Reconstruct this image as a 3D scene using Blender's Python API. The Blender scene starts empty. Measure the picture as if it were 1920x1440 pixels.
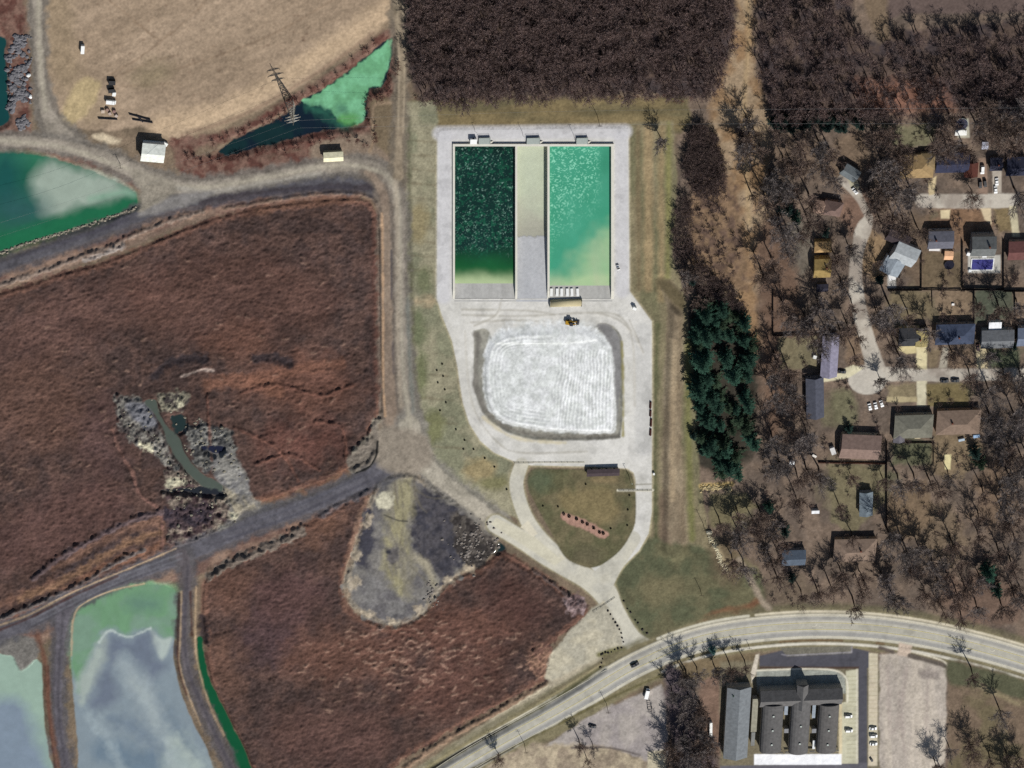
import bpy, math, random
import numpy as np
from mathutils import Matrix, Vector

# ------------------------------------------------------------------ camera, sky, sun
SCN = bpy.context.scene
ROOTC = SCN.collection
S = 0.30                                  # metres per photo pixel across the view
DIST = 3000.0
TILT, VIEW_AZ = math.radians(31.0), math.radians(168.0)   # the satellite looks down and to the SSE
SUN_EL, SUN_AZ = math.radians(43.0), math.radians(155.5)
fwd = Vector((math.sin(TILT) * math.sin(VIEW_AZ), math.sin(TILT) * math.cos(VIEW_AZ), -math.cos(TILT)))
cz = -fwd
cx_ = Vector((0, 1, 0)).cross(cz).normalized()
cy_ = cz.cross(cx_)
_roll = math.radians(1.9)
CX = (cx_ * math.cos(_roll) + cy_ * math.sin(_roll)).normalized()
CY = cz.cross(CX).normalized()
CAM = -fwd * DIST
cam_data = bpy.data.cameras.new('camera')
cam_data.sensor_fit = 'HORIZONTAL'
cam_data.sensor_width = 36.0
cam_data.lens = 36.0 * DIST / (1920 * S)
cam_data.clip_start, cam_data.clip_end = 10.0, 30000.0
cam = bpy.data.objects.new('camera', cam_data)
cam.matrix_world = Matrix(((CX.x, CY.x, cz.x, CAM.x), (CX.y, CY.y, cz.y, CAM.y), (CX.z, CY.z, cz.z, CAM.z), (0, 0, 0, 1)))
ROOTC.objects.link(cam)
SCN.camera = cam

world = bpy.data.worlds.new("World")
SCN.world = world
world.use_nodes = True
wn = world.node_tree
sky = wn.nodes.new('ShaderNodeTexSky')
sky.sky_type = 'NISHITA'
sky.sun_disc = False
sky.sun_elevation, sky.sun_rotation = SUN_EL, SUN_AZ
wn.links.new(sky.outputs['Color'], wn.nodes['Background'].inputs['Color'])
wn.nodes['Background'].inputs['Strength'].default_value = 0.058

sun_data = bpy.data.lights.new('sun', 'SUN')
sun_data.energy = 4.45
sun_data.angle = math.radians(0.5)
sun_data.color = (1.0, 0.98, 0.95)
sun = bpy.data.objects.new('sun', sun_data)
sd_ = Vector((math.sin(SUN_AZ) * math.cos(SUN_EL), math.cos(SUN_AZ) * math.cos(SUN_EL), math.sin(SUN_EL)))
sun.rotation_euler = sd_.to_track_quat('Z', 'Y').to_euler()
sun.location = sd_ * 400
ROOTC.objects.link(sun)
SCN.view_settings.view_transform = 'Standard'
SCN.view_settings.look = 'None'
SCN.view_settings.exposure = 0.0
SCN.view_settings.gamma = 1.0
SCN.cycles.max_bounces = 4
SCN.cycles.use_denoising = False

def P(px, py, z=0.0):
    """Where the ray through photo pixel (px, py) meets the level z: world x, y."""
    px, py = np.asarray(px, dtype=float), np.asarray(py, dtype=float)
    a, b = (px - 960) * S / DIST, (720 - py) * S / DIST
    d = [a * CX[i] + b * CY[i] + fwd[i] for i in range(3)]
    t = (z - CAM.z) / d[2]
    return CAM.x + t * d[0], CAM.y + t * d[1]

def Pv(px, py, z=0.0):
    x, y = P(px, py, z)
    return Vector((float(x), float(y), float(z)))

SY = float(P(960, 700)[1] - P(960, 740)[1]) / 40      # metres per pixel down the view
SX = float(P(980, 720)[0] - P(940, 720)[0]) / 40

# ------------------------------------------------------------------ helpers
def lin(c):
    c = np.asarray(c, dtype=float) / 255.0
    return np.where(c <= 0.04045, c / 12.92, ((c + 0.055) / 1.055) ** 2.4)
KALB = 1.0
def alb(c):
    return np.clip(lin(c) * KALB, 0.004, 0.86)

def tag(o, label=None, cat=None, group=None, kind=None):
    if label: o['label'] = label
    if cat: o['category'] = cat
    if group: o['group'] = group
    if kind: o['kind'] = kind
    return o

def empty(name, loc, rz=0.0):
    o = bpy.data.objects.new(name, None)
    o.empty_display_size = 0.5
    ROOTC.objects.link(o)
    o.location, o.rotation_euler = loc, (0, 0, rz)
    return o

class MB:
    """Collects boxes, bars, prisms; build() links them as one mesh object."""
    def __init__(s): s.v, s.f = [], []
    def add(s, vs, fs):
        n = len(s.v)
        s.v += [tuple(map(float, q)) for q in vs]
        s.f += [tuple(i + n for i in q) for q in fs]
        return s
    def box(s, x0, x1, y0, y1, z0, z1):
        return s.add([(x0, y0, z0), (x1, y0, z0), (x1, y1, z0), (x0, y1, z0), (x0, y0, z1), (x1, y0, z1), (x1, y1, z1), (x0, y1, z1)],
                     [(3, 2, 1, 0), (4, 5, 6, 7), (0, 1, 5, 4), (1, 2, 6, 5), (2, 3, 7, 6), (3, 0, 4, 7)])
    def prism(s, prof, a0, a1, axis='y'):
        """Closed profile of (u, z) pairs, counter-clockwise, swept along an axis."""
        n = len(prof)
        mk = (lambda u, z, a: (u, a, z)) if axis == 'y' else (lambda u, z, a: (a, u, z))
        vs = [mk(u, z, a0) for u, z in prof] + [mk(u, z, a1) for u, z in prof]
        fs = [tuple(range(n)), tuple(reversed(range(n, 2 * n)))] + [(i, (i + 1) % n + 0, (i + 1) % n + n, i + n)[::-1] for i in range(n)]
        return s.add(vs, fs)
    def slab(s, pts, z0, z1):
        n = len(pts)
        vs = [(x, y, z0) for x, y in pts] + [(x, y, z1) for x, y in pts]
        fs = [tuple(reversed(range(n))), tuple(range(n, 2 * n))] + [(i, (i + 1) % n, (i + 1) % n + n, i + n) for i in range(n)]
        return s.add(vs, fs)
    def bar(s, a, b, r0, r1=None, n=4):
        r1 = r0 if r1 is None else r1
        a, b = Vector(a), Vector(b)
        d = (b - a).normalized()
        u = d.orthogonal().normalized(); w = d.cross(u)
        vs = []
        for p, r in ((a, r0), (b, r1)):
            vs += [p + (u * math.cos(2 * math.pi * k / n) + w * math.sin(2 * math.pi * k / n)) * r for k in range(n)]
        fs = [(k, (k + 1) % n, (k + 1) % n + n, k + n) for k in range(n)] + [tuple(reversed(range(n))), tuple(range(n, 2 * n))]
        return s.add(vs, fs)
    def disc(s, c, r, z0, z1, n=20):
        return s.slab([(c[0] + r * math.cos(2 * math.pi * k / n), c[1] + r * math.sin(2 * math.pi * k / n)) for k in range(n)], z0, z1)
    def rock(s, c, r, rng, flat=0.7):
        """A knobbly stone: an octahedron split once and pushed about."""
        base = [(1, 0, 0), (-1, 0, 0), (0, 1, 0), (0, -1, 0), (0, 0, 1), (0, 0, -1)]
        tri = [(0, 2, 4), (2, 1, 4), (1, 3, 4), (3, 0, 4), (2, 0, 5), (1, 2, 5), (3, 1, 5), (0, 3, 5)]
        vs = [Vector(b) for b in base]; cache = {}; fs = []
        def mid(i, j):
            k = (min(i, j), max(i, j))
            if k not in cache:
                cache[k] = len(vs); vs.append((vs[i] + vs[j]).normalized())
            return cache[k]
        for a, b, d in tri:
            x, y, z = mid(a, b), mid(b, d), mid(d, a)
            fs += [(a, x, z), (x, b, y), (z, y, d), (x, y, z)]
        sx, sy = rng.uniform(.8, 1.3), rng.uniform(.8, 1.3)
        out = []
        for q in vs:
            k = r * rng.uniform(.78, 1.18)
            out.append((c[0] + q.x * k * sx, c[1] + q.y * k * sy, c[2] + q.z * k * flat))
        return s.add(out, fs)
    def mesh(s, name):
        me = bpy.data.meshes.new(name)
        me.from_pydata(s.v, [], s.f)
        return me
    def build(s, name, mat, parent=None, smooth=False):
        me = s.mesh(name)
        me.materials.append(mat)
        if smooth: me.polygons.foreach_set('use_smooth', [True] * len(me.polygons))
        o = bpy.data.objects.new(name, me)
        ROOTC.objects.link(o)
        if parent: o.parent = parent
        return o

def copy_tree(o, parent=None, mats=None):
    """A thing, its parts and their sub-parts; mats swaps materials by part name."""
    c = o.copy()
    ROOTC.objects.link(c)
    c.parent = parent
    if mats and o.data:
        for stem_, m in mats.items():
            if o.name.split('.')[0] == stem_:
                c.data = o.data.copy(); c.data.materials[0] = m
    for ch in list(o.children): copy_tree(ch, c, mats)
    return c

_M = {}
def mat(key, rgb, var=0.12, scale=1.2, rough=0.85, bump=0.0, metal=0.0, spec=0.12, rand=0.0):
    """Principled material: base colour broken up by two noises and, for copies, by a random value per object."""
    if key in _M: return _M[key]
    m = bpy.data.materials.new(key)
    m.use_nodes = True
    t = m.node_tree; b = t.nodes['Principled BSDF']
    b.inputs['Roughness'].default_value = rough
    b.inputs['Metallic'].default_value = metal
    b.inputs['Specular IOR Level'].default_value = spec
    a = alb(rgb)
    tc = t.nodes.new('ShaderNodeTexCoord')
    n1 = t.nodes.new('ShaderNodeTexNoise'); n1.inputs['Scale'].default_value = scale; n1.inputs['Detail'].default_value = 5
    t.links.new(tc.outputs['Object'], n1.inputs['Vector'])
    mr = t.nodes.new('ShaderNodeMapRange')
    mr.inputs['From Min'].default_value, mr.inputs['From Max'].default_value = 0.25, 0.75
    mr.inputs['To Min'].default_value, mr.inputs['To Max'].default_value = 1 - var, 1 + var
    t.links.new(n1.outputs['Fac'], mr.inputs['Value'])
    val = mr.outputs['Result']
    if rand:
        oi = t.nodes.new('ShaderNodeObjectInfo')
        m2 = t.nodes.new('ShaderNodeMapRange'); m2.inputs['To Min'].default_value, m2.inputs['To Max'].default_value = 1 - rand, 1 + rand
        t.links.new(oi.outputs['Random'], m2.inputs['Value'])
        mu = t.nodes.new('ShaderNodeMath'); mu.operation = 'MULTIPLY'
        t.links.new(val, mu.inputs[0]); t.links.new(m2.outputs['Result'], mu.inputs[1]); val = mu.outputs[0]
    vm = t.nodes.new('ShaderNodeVectorMath'); vm.operation = 'SCALE'
    vm.inputs[0].default_value = a
    t.links.new(val, vm.inputs['Scale'])
    t.links.new(vm.outputs['Vector'], b.inputs['Base Color'])
    if bump:
        bp = t.nodes.new('ShaderNodeBump'); bp.inputs['Strength'].default_value = bump; bp.inputs['Distance'].default_value = 0.3
        t.links.new(n1.outputs['Fac'], bp.inputs['Height']); t.links.new(bp.outputs['Normal'], b.inputs['Normal'])
    _M[key] = m
    return m

def vmat(key, rough=0.9, grain=0.12, scale=1.1, bump=0.25, spec=0.08):
    """Ground material: the mesh's own colour attribute, broken up by fine noise."""
    if key in _M: return _M[key]
    m = bpy.data.materials.new(key)
    m.use_nodes = True
    t = m.node_tree; b = t.nodes['Principled BSDF']
    b.inputs['Roughness'].default_value = rough
    b.inputs['Specular IOR Level'].default_value = spec
    at = t.nodes.new('ShaderNodeAttribute'); at.attribute_name = 'Col'
    tc = t.nodes.new('ShaderNodeTexCoord')
    n1 = t.nodes.new('ShaderNodeTexNoise'); n1.inputs['Scale'].default_value = scale; n1.inputs['Detail'].default_value = 4
    t.links.new(tc.outputs['Object'], n1.inputs['Vector'])
    mr = t.nodes.new('ShaderNodeMapRange')
    mr.inputs['From Min'].default_value, mr.inputs['From Max'].default_value = 0.25, 0.75
    mr.inputs['To Min'].default_value, mr.inputs['To Max'].default_value = 1 - grain, 1 + grain
    t.links.new(n1.outputs['Fac'], mr.inputs['Value'])
    vm = t.nodes.new('ShaderNodeVectorMath'); vm.operation = 'SCALE'
    t.links.new(at.outputs['Color'], vm.inputs[0]); t.links.new(mr.outputs['Result'], vm.inputs['Scale'])
    t.links.new(vm.outputs['Vector'], b.inputs['Base Color'])
    if bump:
        bp = t.nodes.new('ShaderNodeBump'); bp.inputs['Strength'].default_value = bump; bp.inputs['Distance'].default_value = 0.25
        t.links.new(n1.outputs['Fac'], bp.inputs['Height']); t.links.new(bp.outputs['Normal'], b.inputs['Normal'])
    _M[key] = m
    return m

# ------------------------------------------------------------------ the ground as one fine sheet, split by what covers it
G = 1.7
gx = np.arange(-110, 2030.1, G); gy = np.arange(-90, 1530.1, G)
PX, PY = np.meshgrid(gx, gy)
NY, NX = PX.shape
COL = np.zeros((NY, NX, 3)); Z = np.zeros((NY, NX)); REG = np.zeros((NY, NX), dtype=np.int16)

_lat = {}
def vnoise(x, y, sx, sy, seed):
    if seed not in _lat: _lat[seed] = np.random.default_rng(seed).random((257, 257))
    T = _lat[seed]
    u, v = x / sx + 1000.37, y / sy + 1000.71
    iu, iv = np.floor(u).astype(int), np.floor(v).astype(int)
    fu, fv = u - iu, v - iv
    fu, fv = fu * fu * (3 - 2 * fu), fv * fv * (3 - 2 * fv)
    a, b = iu % 256, iv % 256
    a1, b1 = (iu + 1) % 256, (iv + 1) % 256
    return (T[b, a] * (1 - fu) + T[b, a1] * fu) * (1 - fv) + (T[b1, a] * (1 - fu) + T[b1, a1] * fu) * fv

def fbm(x, y, s, seed, octv=3, ang=0.0, asp=1.0):
    """Noise in 0..1; asp stretches it along the direction ang (degrees, from +x, y down)."""
    if ang or asp != 1.0:
        c, q = math.cos(math.radians(ang)), math.sin(math.radians(ang))
        x, y = (x * c + y * q) / asp, -x * q + y * c
    o, amp, tot = 0, 1.0, 0
    for k in range(octv):
        o = o + amp * vnoise(x, y, s / 2 ** k, s / 2 ** k, seed * 7 + k); tot += amp; amp *= 0.55
    return o / tot

def spline(pts, closed=False, n=6):
    p = np.asarray(pts, dtype=float)
    m = len(p); out = []
    rng = range(m if closed else m - 1)
    for i in rng:
        p0 = p[(i - 1) % m] if closed or i > 0 else p[i]
        p1, p2 = p[i], p[(i + 1) % m]
        p3 = p[(i + 2) % m] if closed or i + 2 < m else p2
        for k in range(n):
            t = k / n
            out.append(0.5 * (2 * p1 + (p2 - p0) * t + (2 * p0 - 5 * p1 + 4 * p2 - p3) * t * t + (3 * p1 - p0 - 3 * p2 + p3) * t ** 3))
    if not closed: out.append(p[-1])
    return np.array(out)

def window(pts, pad):
    x0, y0 = pts[:, :2].min(0) - pad; x1, y1 = pts[:, :2].max(0) + pad
    j0, j1 = np.searchsorted(gx, [x0, x1]); i0, i1 = np.searchsorted(gy, [y0, y1])
    return (slice(max(i0 - 1, 0), min(i1 + 1, NY)), slice(max(j0 - 1, 0), min(j1 + 1, NX)))

def sd_poly(pts, w):
    x, y = PX[w], PY[w]
    d2 = np.full(x.shape, 1e12); ins = np.zeros(x.shape, dtype=bool)
    n = len(pts)
    for i in range(n):
        (ax, ay), (bx, by) = pts[i], pts[(i + 1) % n]
        ex, ey = bx - ax, by - ay
        L = ex * ex + ey * ey + 1e-9
        t = np.clip(((x - ax) * ex + (y - ay) * ey) / L, 0, 1)
        d2 = np.minimum(d2, (x - ax - t * ex) ** 2 + (y - ay - t * ey) ** 2)
        if ay != by:
            ins ^= ((ay > y) != (by > y)) & (x < (bx - ax) * (y - ay) / (by - ay) + ax)
    d = np.sqrt(d2)
    return np.where(ins, d, -d)

def sd_line(pts, w, width):
    """Half-width minus the distance to the polyline; a third column in pts gives widths point by point."""
    x, y = PX[w], PY[w]
    best = np.full(x.shape, -1e6)
    for i in range(len(pts) - 1):
        ax, ay = pts[i][:2]; bx, by = pts[i + 1][:2]
        w0, w1 = (pts[i][2], pts[i + 1][2]) if len(pts[i]) > 2 else (width, width)
        ex, ey = bx - ax, by - ay
        L = ex * ex + ey * ey + 1e-9
        t = np.clip(((x - ax) * ex + (y - ay) * ey) / L, 0, 1)
        best = np.maximum(best, (w0 + t * (w1 - w0)) / 2 - np.hypot(x - ax - t * ex, y - ay - t * ey))
    return best

class Shape:
    def __init__(s, w, sd): s.w, s.sd = w, sd
def poly(pts, smooth=False, pad=40):
    p = np.asarray(pts, dtype=float)
    if smooth: p = spline(p, True)
    w = window(p, pad)
    return Shape(w, sd_poly(p, w))
def line(pts, width=10, smooth=True, pad=30):
    p = np.asarray(pts, dtype=float)
    if smooth and len(p) > 2: p = spline(p)
    w = window(p, pad + width)
    return Shape(w, sd_line(p, w, width))
def ell(cx, cy, rx, ry, ang=0):
    t = np.linspace(0, 2 * np.pi, 24, endpoint=False)
    c, q = math.cos(math.radians(ang)), math.sin(math.radians(ang))
    return poly(np.stack([cx + rx * np.cos(t) * c - ry * np.sin(t) * q, cy + rx * np.cos(t) * q + ry * np.sin(t) * c], 1))

def sstep(a, b, x):
    t = np.clip((x - a) / (b - a), 0, 1)
    return t * t * (3 - 2 * t)

_seed = [11]
def alpha(sh, soft=3.0, jit=0.0, js=14.0):
    _seed[0] += 1
    sd = sh.sd
    if jit: sd = sd + (fbm(PX[sh.w], PY[sh.w], js, _seed[0], 3) - 0.5) * 2 * jit
    return np.clip(sd / soft + 0.5, 0, 1)

def paint(sh, rgb, soft=3.0, jit=0.0, js=14.0, var=0.10, vs=16.0, ang=0.0, asp=1.0, op=1.0, reg=None, rgb2=None, mixs=40.0, z=None):
    """Lay a cover on the ground: colour with noise, soft ragged edge, region id and level."""
    a = alpha(sh, soft, jit, js) * op
    x, y = PX[sh.w], PY[sh.w]
    c = np.broadcast_to(alb(rgb), a.shape + (3,))
    if rgb2 is not None:
        m = sstep(0.35, 0.65, fbm(x, y, mixs, _seed[0] + 500, 3, ang, asp))[..., None]
        c = c * (1 - m) + alb(rgb2) * m
    if var:
        c = c * (1 + var * 2.2 * (fbm(x, y, vs, _seed[0] + 900, 4, ang, asp) - 0.5))[..., None]
    COL[sh.w] = COL[sh.w] * (1 - a[..., None]) + c * a[..., None]
    if reg is not None:
        r = REG[sh.w]; r[a > 0.5 * op] = reg
    if z is not None:
        Z[sh.w] = Z[sh.w] * (1 - a) + z * a
    return a

def bank(sh, depth, out=7.0):
    Z[sh.w] += (depth - Z[sh.w]) * sstep(-out, 0.0, sh.sd)
def berm(sh, h, ramp=8.0):
    Z[sh.w] += h * sstep(0, ramp, sh.sd)
REGIONS = {0: ('ground', 'structure', 'dry winter grass and leaf litter over the whole site', 'ground', dict(grain=.16, scale=.9, bump=.35))}
def region(name, kind, label, cat, **kw):
    k = len(REGIONS)
    REGIONS[k] = (name, kind, label, cat, kw)
    return k

# ------------------------------------------------------------------ what covers the ground, from the oldest layer to the newest
x, y = PX, PY
W_ALL = (slice(0, NY), slice(0, NX))
ALL = Shape(W_ALL, np.full(PX.shape, 100.0))
Z += (fbm(x, y, 90, 3, 3) - 0.5) * 0.5 + (fbm(x, y, 7, 4, 2) - 0.5) * 0.22
paint(ALL, (122, 106, 88), rgb2=(104, 92, 76), mixs=70, var=.18, vs=16)
# yards to the east: leaf litter, tan lawn, olive lawn
EAST = poly([(1270, -100), (2040, -100), (2040, 1540), (1240, 1540), (1250, 1210), (1420, 1140), (1420, 1060), (1330, 1000), (1310, 900), (1285, 560), (1262, 480), (1275, 230)])
paint(EAST, (118, 102, 88), soft=8, jit=6, rgb2=(98, 86, 76), mixs=34, var=.28, vs=9)
for (cx, cy, rx, ry, ang, c) in [
    (1700, 262, 55, 18, 0, (112, 106, 80)), (1500, 290, 60, 40, 20, (120, 97, 76)), (1590, 300, 36, 50, 30, (122, 98, 74)), (1600, 395, 34, 40, 30, (128, 94, 74)),
    (1730, 470, 34, 70, 0, (112, 90, 68)), (1790, 420, 60, 40, 0, (124, 92, 66)), (1735, 570, 60, 26, 0, (112, 98, 70)), (1790, 565, 38, 26, 0, (128, 106, 82)),
    (1850, 565, 36, 26, 0, (78, 82, 66)), (1900, 580, 20, 60, 0, (122, 98, 78)), (1495, 655, 36, 28, 0, (116, 106, 78)), (1610, 650, 26, 40, 20, (126, 100, 74)),
    (1780, 690, 30, 20, 0, (118, 96, 76)), (1885, 670, 34, 16, 0, (78, 84, 58)), (1700, 740, 34, 14, 0, (128, 112, 80)), (1775, 741, 44, 22, 0, (110, 98, 68)),
    (1570, 770, 30, 40, 10, (112, 104, 74)), (1720, 845, 34, 24, 0, (82, 84, 60)), (1790, 850, 50, 40, 0, (122, 102, 72)), (1580, 920, 44, 60, 0, (116, 104, 76)),
    (1700, 960, 44, 46, 0, (120, 98, 72)), (1640, 900, 40, 30, 0, (92, 90, 64)), (1770, 1000, 44, 60, -20, (126, 104, 78)), (1860, 930, 40, 60, 0, (124, 98, 74)),
    (1850, 1130, 80, 50, 10, (118, 90, 72)), (1370, 960, 40, 36, 0, (112, 102, 74)), (1470, 1110, 60, 30, 0, (110, 92, 72)), (1640, 480, 24, 40, 0, (150, 118, 78)),
    (1500, 470, 36, 50, 0, (112, 102, 86)), (1690, 590, 30, 40, 0, (112, 98, 70))]:
    c = tuple(.72 * v + .28 * (sum(c) / 3 - 4) for v in c)
    paint(ell(cx, cy, rx, ry, ang), c, soft=16, jit=22, js=26, var=.24, vs=8, op=.85)
paint(poly([(1300, 556), (1400, 550), (1420, 640), (1414, 820), (1390, 872), (1312, 872), (1296, 760), (1292, 640)], True), (58, 54, 46), soft=12, jit=8, var=.3, vs=7)  # shade between the pines painted dark into the ground
# woodland floors
NWOOD = [(765, -95), (1378, -95), (1376, 60), (1360, 130), (1332, 172), (1290, 182), (1200, 176), (1080, 178), (980, 176), (880, 186), (790, 178), (764, 110)]
EWOOD = [(1424, -95), (1592, -95), (1600, 40), (1640, 80), (1664, 70), (1690, 56), (2040, 50), (2040, 215), (1760, 205), (1620, 212), (1440, 212), (1424, 120)]
for pts in (NWOOD, EWOOD):
    paint(poly(pts, True), (88, 74, 66), soft=10, jit=8, rgb2=(66, 58, 58), mixs=22, var=.3, vs=8)
paint(poly([(1600, 150), (1760, 150), (1790, 205), (1620, 215)]), (120, 88, 74), soft=22, jit=8, var=.25, vs=8)
R_FIELD = region('field', 'structure', 'bare brown ploughed field beyond the wood', 'field', grain=.12, scale=.8, bump=.3)
paint(poly([(1612, -100), (2040, -100), (2040, 22), (1690, 26), (1655, 44), (1625, 18)]), (96, 82, 76), soft=6, jit=3, var=.12, vs=20, asp=5, reg=R_FIELD)
paint(poly([(1605, -100), (1662, -100), (1665, 40), (1670, 72), (1650, 80), (1625, 30)]), (112, 96, 78), soft=10, jit=5)
# sandy gap and track between the two woods
GAP = line([(1396, -100, 44), (1395, 40, 36), (1392, 110, 46), (1385, 170, 90), (1385, 220, 110), (1396, 300, 90), (1398, 380, 84), (1402, 450, 80), (1388, 520, 56), (1400, 580, 40), (1420, 660, 24)], 40)
paint(poly([(1372, 215), (1432, 215), (1438, 300), (1436, 400), (1440, 480), (1428, 560), (1395, 560), (1372, 470), (1366, 380), (1372, 300)], True), (140, 122, 100), soft=16, jit=12, js=16, var=.2, vs=8)
paint(GAP, (152, 132, 107), soft=12, jit=10, js=18, rgb2=(136, 110, 82), mixs=30, var=.16, vs=10)
paint(line([(1400, -40), (1404, 80), (1396, 180), (1400, 300), (1405, 420)], 8), (168, 144, 108), soft=8, jit=3, op=.6)
paint(poly([(1300, 330), (1370, 330), (1390, 430), (1400, 540), (1330, 520), (1290, 480)], True), (98, 80, 68), soft=16, jit=10, js=12, rgb2=(124, 102, 80), mixs=16, var=.3, vs=7)
paint(poly([(1420, 440), (1470, 420), (1500, 600), (1460, 820), (1430, 760), (1425, 600)], True), (104, 84, 70), soft=20, jit=10, var=.24, vs=9)
# grass round the basins
paint(poly([(762, 188), (1290, 182), (1300, 225), (1275, 250), (1180, 238), (824, 242), (760, 250)]), (100, 92, 68), soft=8, jit=5, rgb2=(120, 106, 76), mixs=26, var=.18, vs=14, ang=-3, asp=5)
paint(poly([(1180, 232), (1262, 226), (1270, 330), (1262, 480), (1286, 560), (1300, 700), (1312, 900), (1330, 1000), (1420, 1065), (1422, 1140), (1215, 1200), (1160, 1140), (1216, 1010), (1222, 600), (1180, 540)]),
      (130, 120, 94), soft=5, jit=3, rgb2=(110, 106, 80), mixs=30, var=.18, vs=12, ang=90, asp=4)
for (a, b, wd, c) in [((1196, 240), (1198, 540), 9, (112, 98, 74)), ((1216, 240), (1216, 540), 16, (150, 130, 98)), ((1240, 240), (1240, 560), 12, (142, 124, 92)), ((1254, 230), (1252, 530), 9, (126, 122, 76))]:
    paint(line([a, b], wd, False), c, soft=9, jit=4, js=20, op=.8, var=.2, vs=8, ang=90, asp=3)
BERM = line([(1252, 540, 26), (1266, 580, 30), (1262, 700, 34), (1260, 850, 38), (1263, 960, 46), (1264, 1030, 52)], 30)
berm(BERM, 2.2, 14)
paint(BERM, (142, 128, 106), soft=8, jit=4, rgb2=(126, 112, 92), mixs=16, var=.18, vs=9, ang=90, asp=3)
paint(line([(1262, 640), (1260, 850), (1262, 930)], 10), (172, 152, 122), soft=10, jit=5, op=.6)
paint(line([(1240, 930, 14), (1240, 1000, 26), (1250, 1030, 14)], 20), (116, 98, 82), soft=14, jit=6, op=.7)
paint(line([(1232, 610), (1228, 860), (1230, 1010)], 9), (92, 92, 66), soft=8, jit=3)
paint(line([(1290, 640), (1292, 860), (1298, 1010)], 12), (112, 110, 72), soft=8, jit=3)
paint(ell(1264, 1034, 30, 12), (160, 142, 104), soft=10, jit=4, op=.6)
DIP = poly([(1228, 530), (1250, 525), (1285, 560), (1280, 582), (1255, 562)], True); bank(DIP, -1.0, 12)
paint(DIP, (98, 88, 66), soft=10, jit=3)
paint(poly([(1150, 1085), (1170, 1040), (1215, 1010), (1330, 1030), (1360, 1060), (1422, 1070), (1425, 1135), (1330, 1160), (1215, 1200), (1180, 1160)], True), (100, 96, 72), soft=10, jit=5, rgb2=(86, 88, 66), mixs=34, var=.2, vs=10)
paint(ell(1240, 1110, 40, 30), (112, 104, 78), soft=24, jit=10, op=.7)
paint(ell(1362, 1050, 30, 50, -20), (104, 88, 70), soft=24, jit=8, op=.7)
paint(line([(1300, 1178), (1345, 1152), (1400, 1140), (1420, 1128)], 14), (116, 84, 62), soft=9, jit=4)
# west grass strip between the gravel road and the apron
GSTRIP = poly([(760, 190), (820, 190), (822, 560), (850, 640), (862, 740), (882, 796), (920, 840), (962, 866), (968, 920), (985, 975), (930, 962), (850, 905), (800, 862), (778, 800), (768, 700), (762, 560)])
paint(GSTRIP, (144, 138, 114), soft=5, jit=3, rgb2=(124, 123, 100), mixs=34, var=.16, vs=10)
for yy in list(range(262, 520, 27)) + [700, 745, 790, 836]:
    paint(line([(766 + max(0, yy - 600) * .12, yy), (818 + max(0, yy - 600) * .2, yy + 5)], 3), (104, 92, 72), soft=5, jit=3, op=.5)
for (cx, cy, rx, ry, c) in [(795, 525, 16, 26, (102, 106, 78)), (785, 620, 14, 36, (98, 104, 76)), (790, 700, 12, 40, (104, 108, 76)), (812, 800, 20, 30, (112, 112, 78)), (925, 905, 30, 14, (116, 112, 78)), (785, 420, 18, 40, (136, 124, 92)), (800, 566, 26, 6, (172, 152, 122)), (900, 880, 30, 20, (150, 134, 98))]:
    paint(ell(cx, cy, rx, ry), c, soft=16, jit=8, op=.85)
paint(line([(766, 220), (768, 420), (772, 560), (776, 700), (790, 820)], 7), (96, 94, 74), soft=8, jit=3)
# dry bare field in the north-west
FIELD = poly([(80, -100), (742, -100), (742, 20), (700, 66), (650, 100), (600, 136), (555, 166), (500, 198), (440, 226), (380, 246), (335, 262), (300, 250), (262, 236), (225, 244), (170, 244), (120, 232), (96, 200), (86, 120)])
R_CROP = region('field', 'structure', 'dry tan stubble field with faint wheel tracks', 'field', grain=.1, scale=.7, bump=.25)
paint(FIELD, (158, 138, 116), soft=5, jit=3, rgb2=(146, 127, 106), mixs=44, var=.17, vs=8, ang=-24, asp=4, reg=R_CROP)
paint(line([(300, 236), (380, 224), (450, 196), (530, 150), (600, 104), (680, 54), (740, 6)], 40), (186, 162, 132), soft=26, jit=8, var=.12, vs=9, ang=-28, asp=5, op=.8)
paint(line([(350, 250), (440, 222), (530, 176), (620, 120), (700, 62)], 7), (140, 118, 98), soft=5, jit=2, op=.8)
paint(line([(100, -60, 60), (110, 60, 56), (130, 150, 60), (170, 215, 40)], 50), (142, 124, 100), soft=30, jit=10, var=.14, op=.8)
paint(poly([(150, 150), (190, 155), (170, 200), (140, 232), (112, 226), (125, 190)], True), (172, 153, 116), soft=9, jit=5, var=.16, vs=8, ang=-55, asp=4)
for q in [((190, -10), (255, 40), (290, 72)), ((320, 62), (262, 108), (205, 140)), ((320, 64), (380, 8), (400, -30)), ((330, 130), (420, 100), (520, 60), (640, -10)), ((200, 150), (300, 112), (335, 104)), ((230, 162), (330, 156)), ((250, 40), (300, 76))]:
    paint(line(q, 3.4), (128, 108, 88), soft=4, jit=2, js=9, op=.55)
rng = np.random.default_rng(5)
for k in range(46):
    paint(ell(rng.uniform(180, 640), rng.uniform(0, 190), rng.uniform(1.5, 4), 2), (112, 92, 76), soft=3, op=.6, jit=1)
paint(ell(285, 140, 40, 22, -20), (132, 118, 94), soft=30, jit=12, op=.8)
paint(ell(200, 260, 26, 6, 12), (196, 180, 152), soft=8, jit=4)
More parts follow.
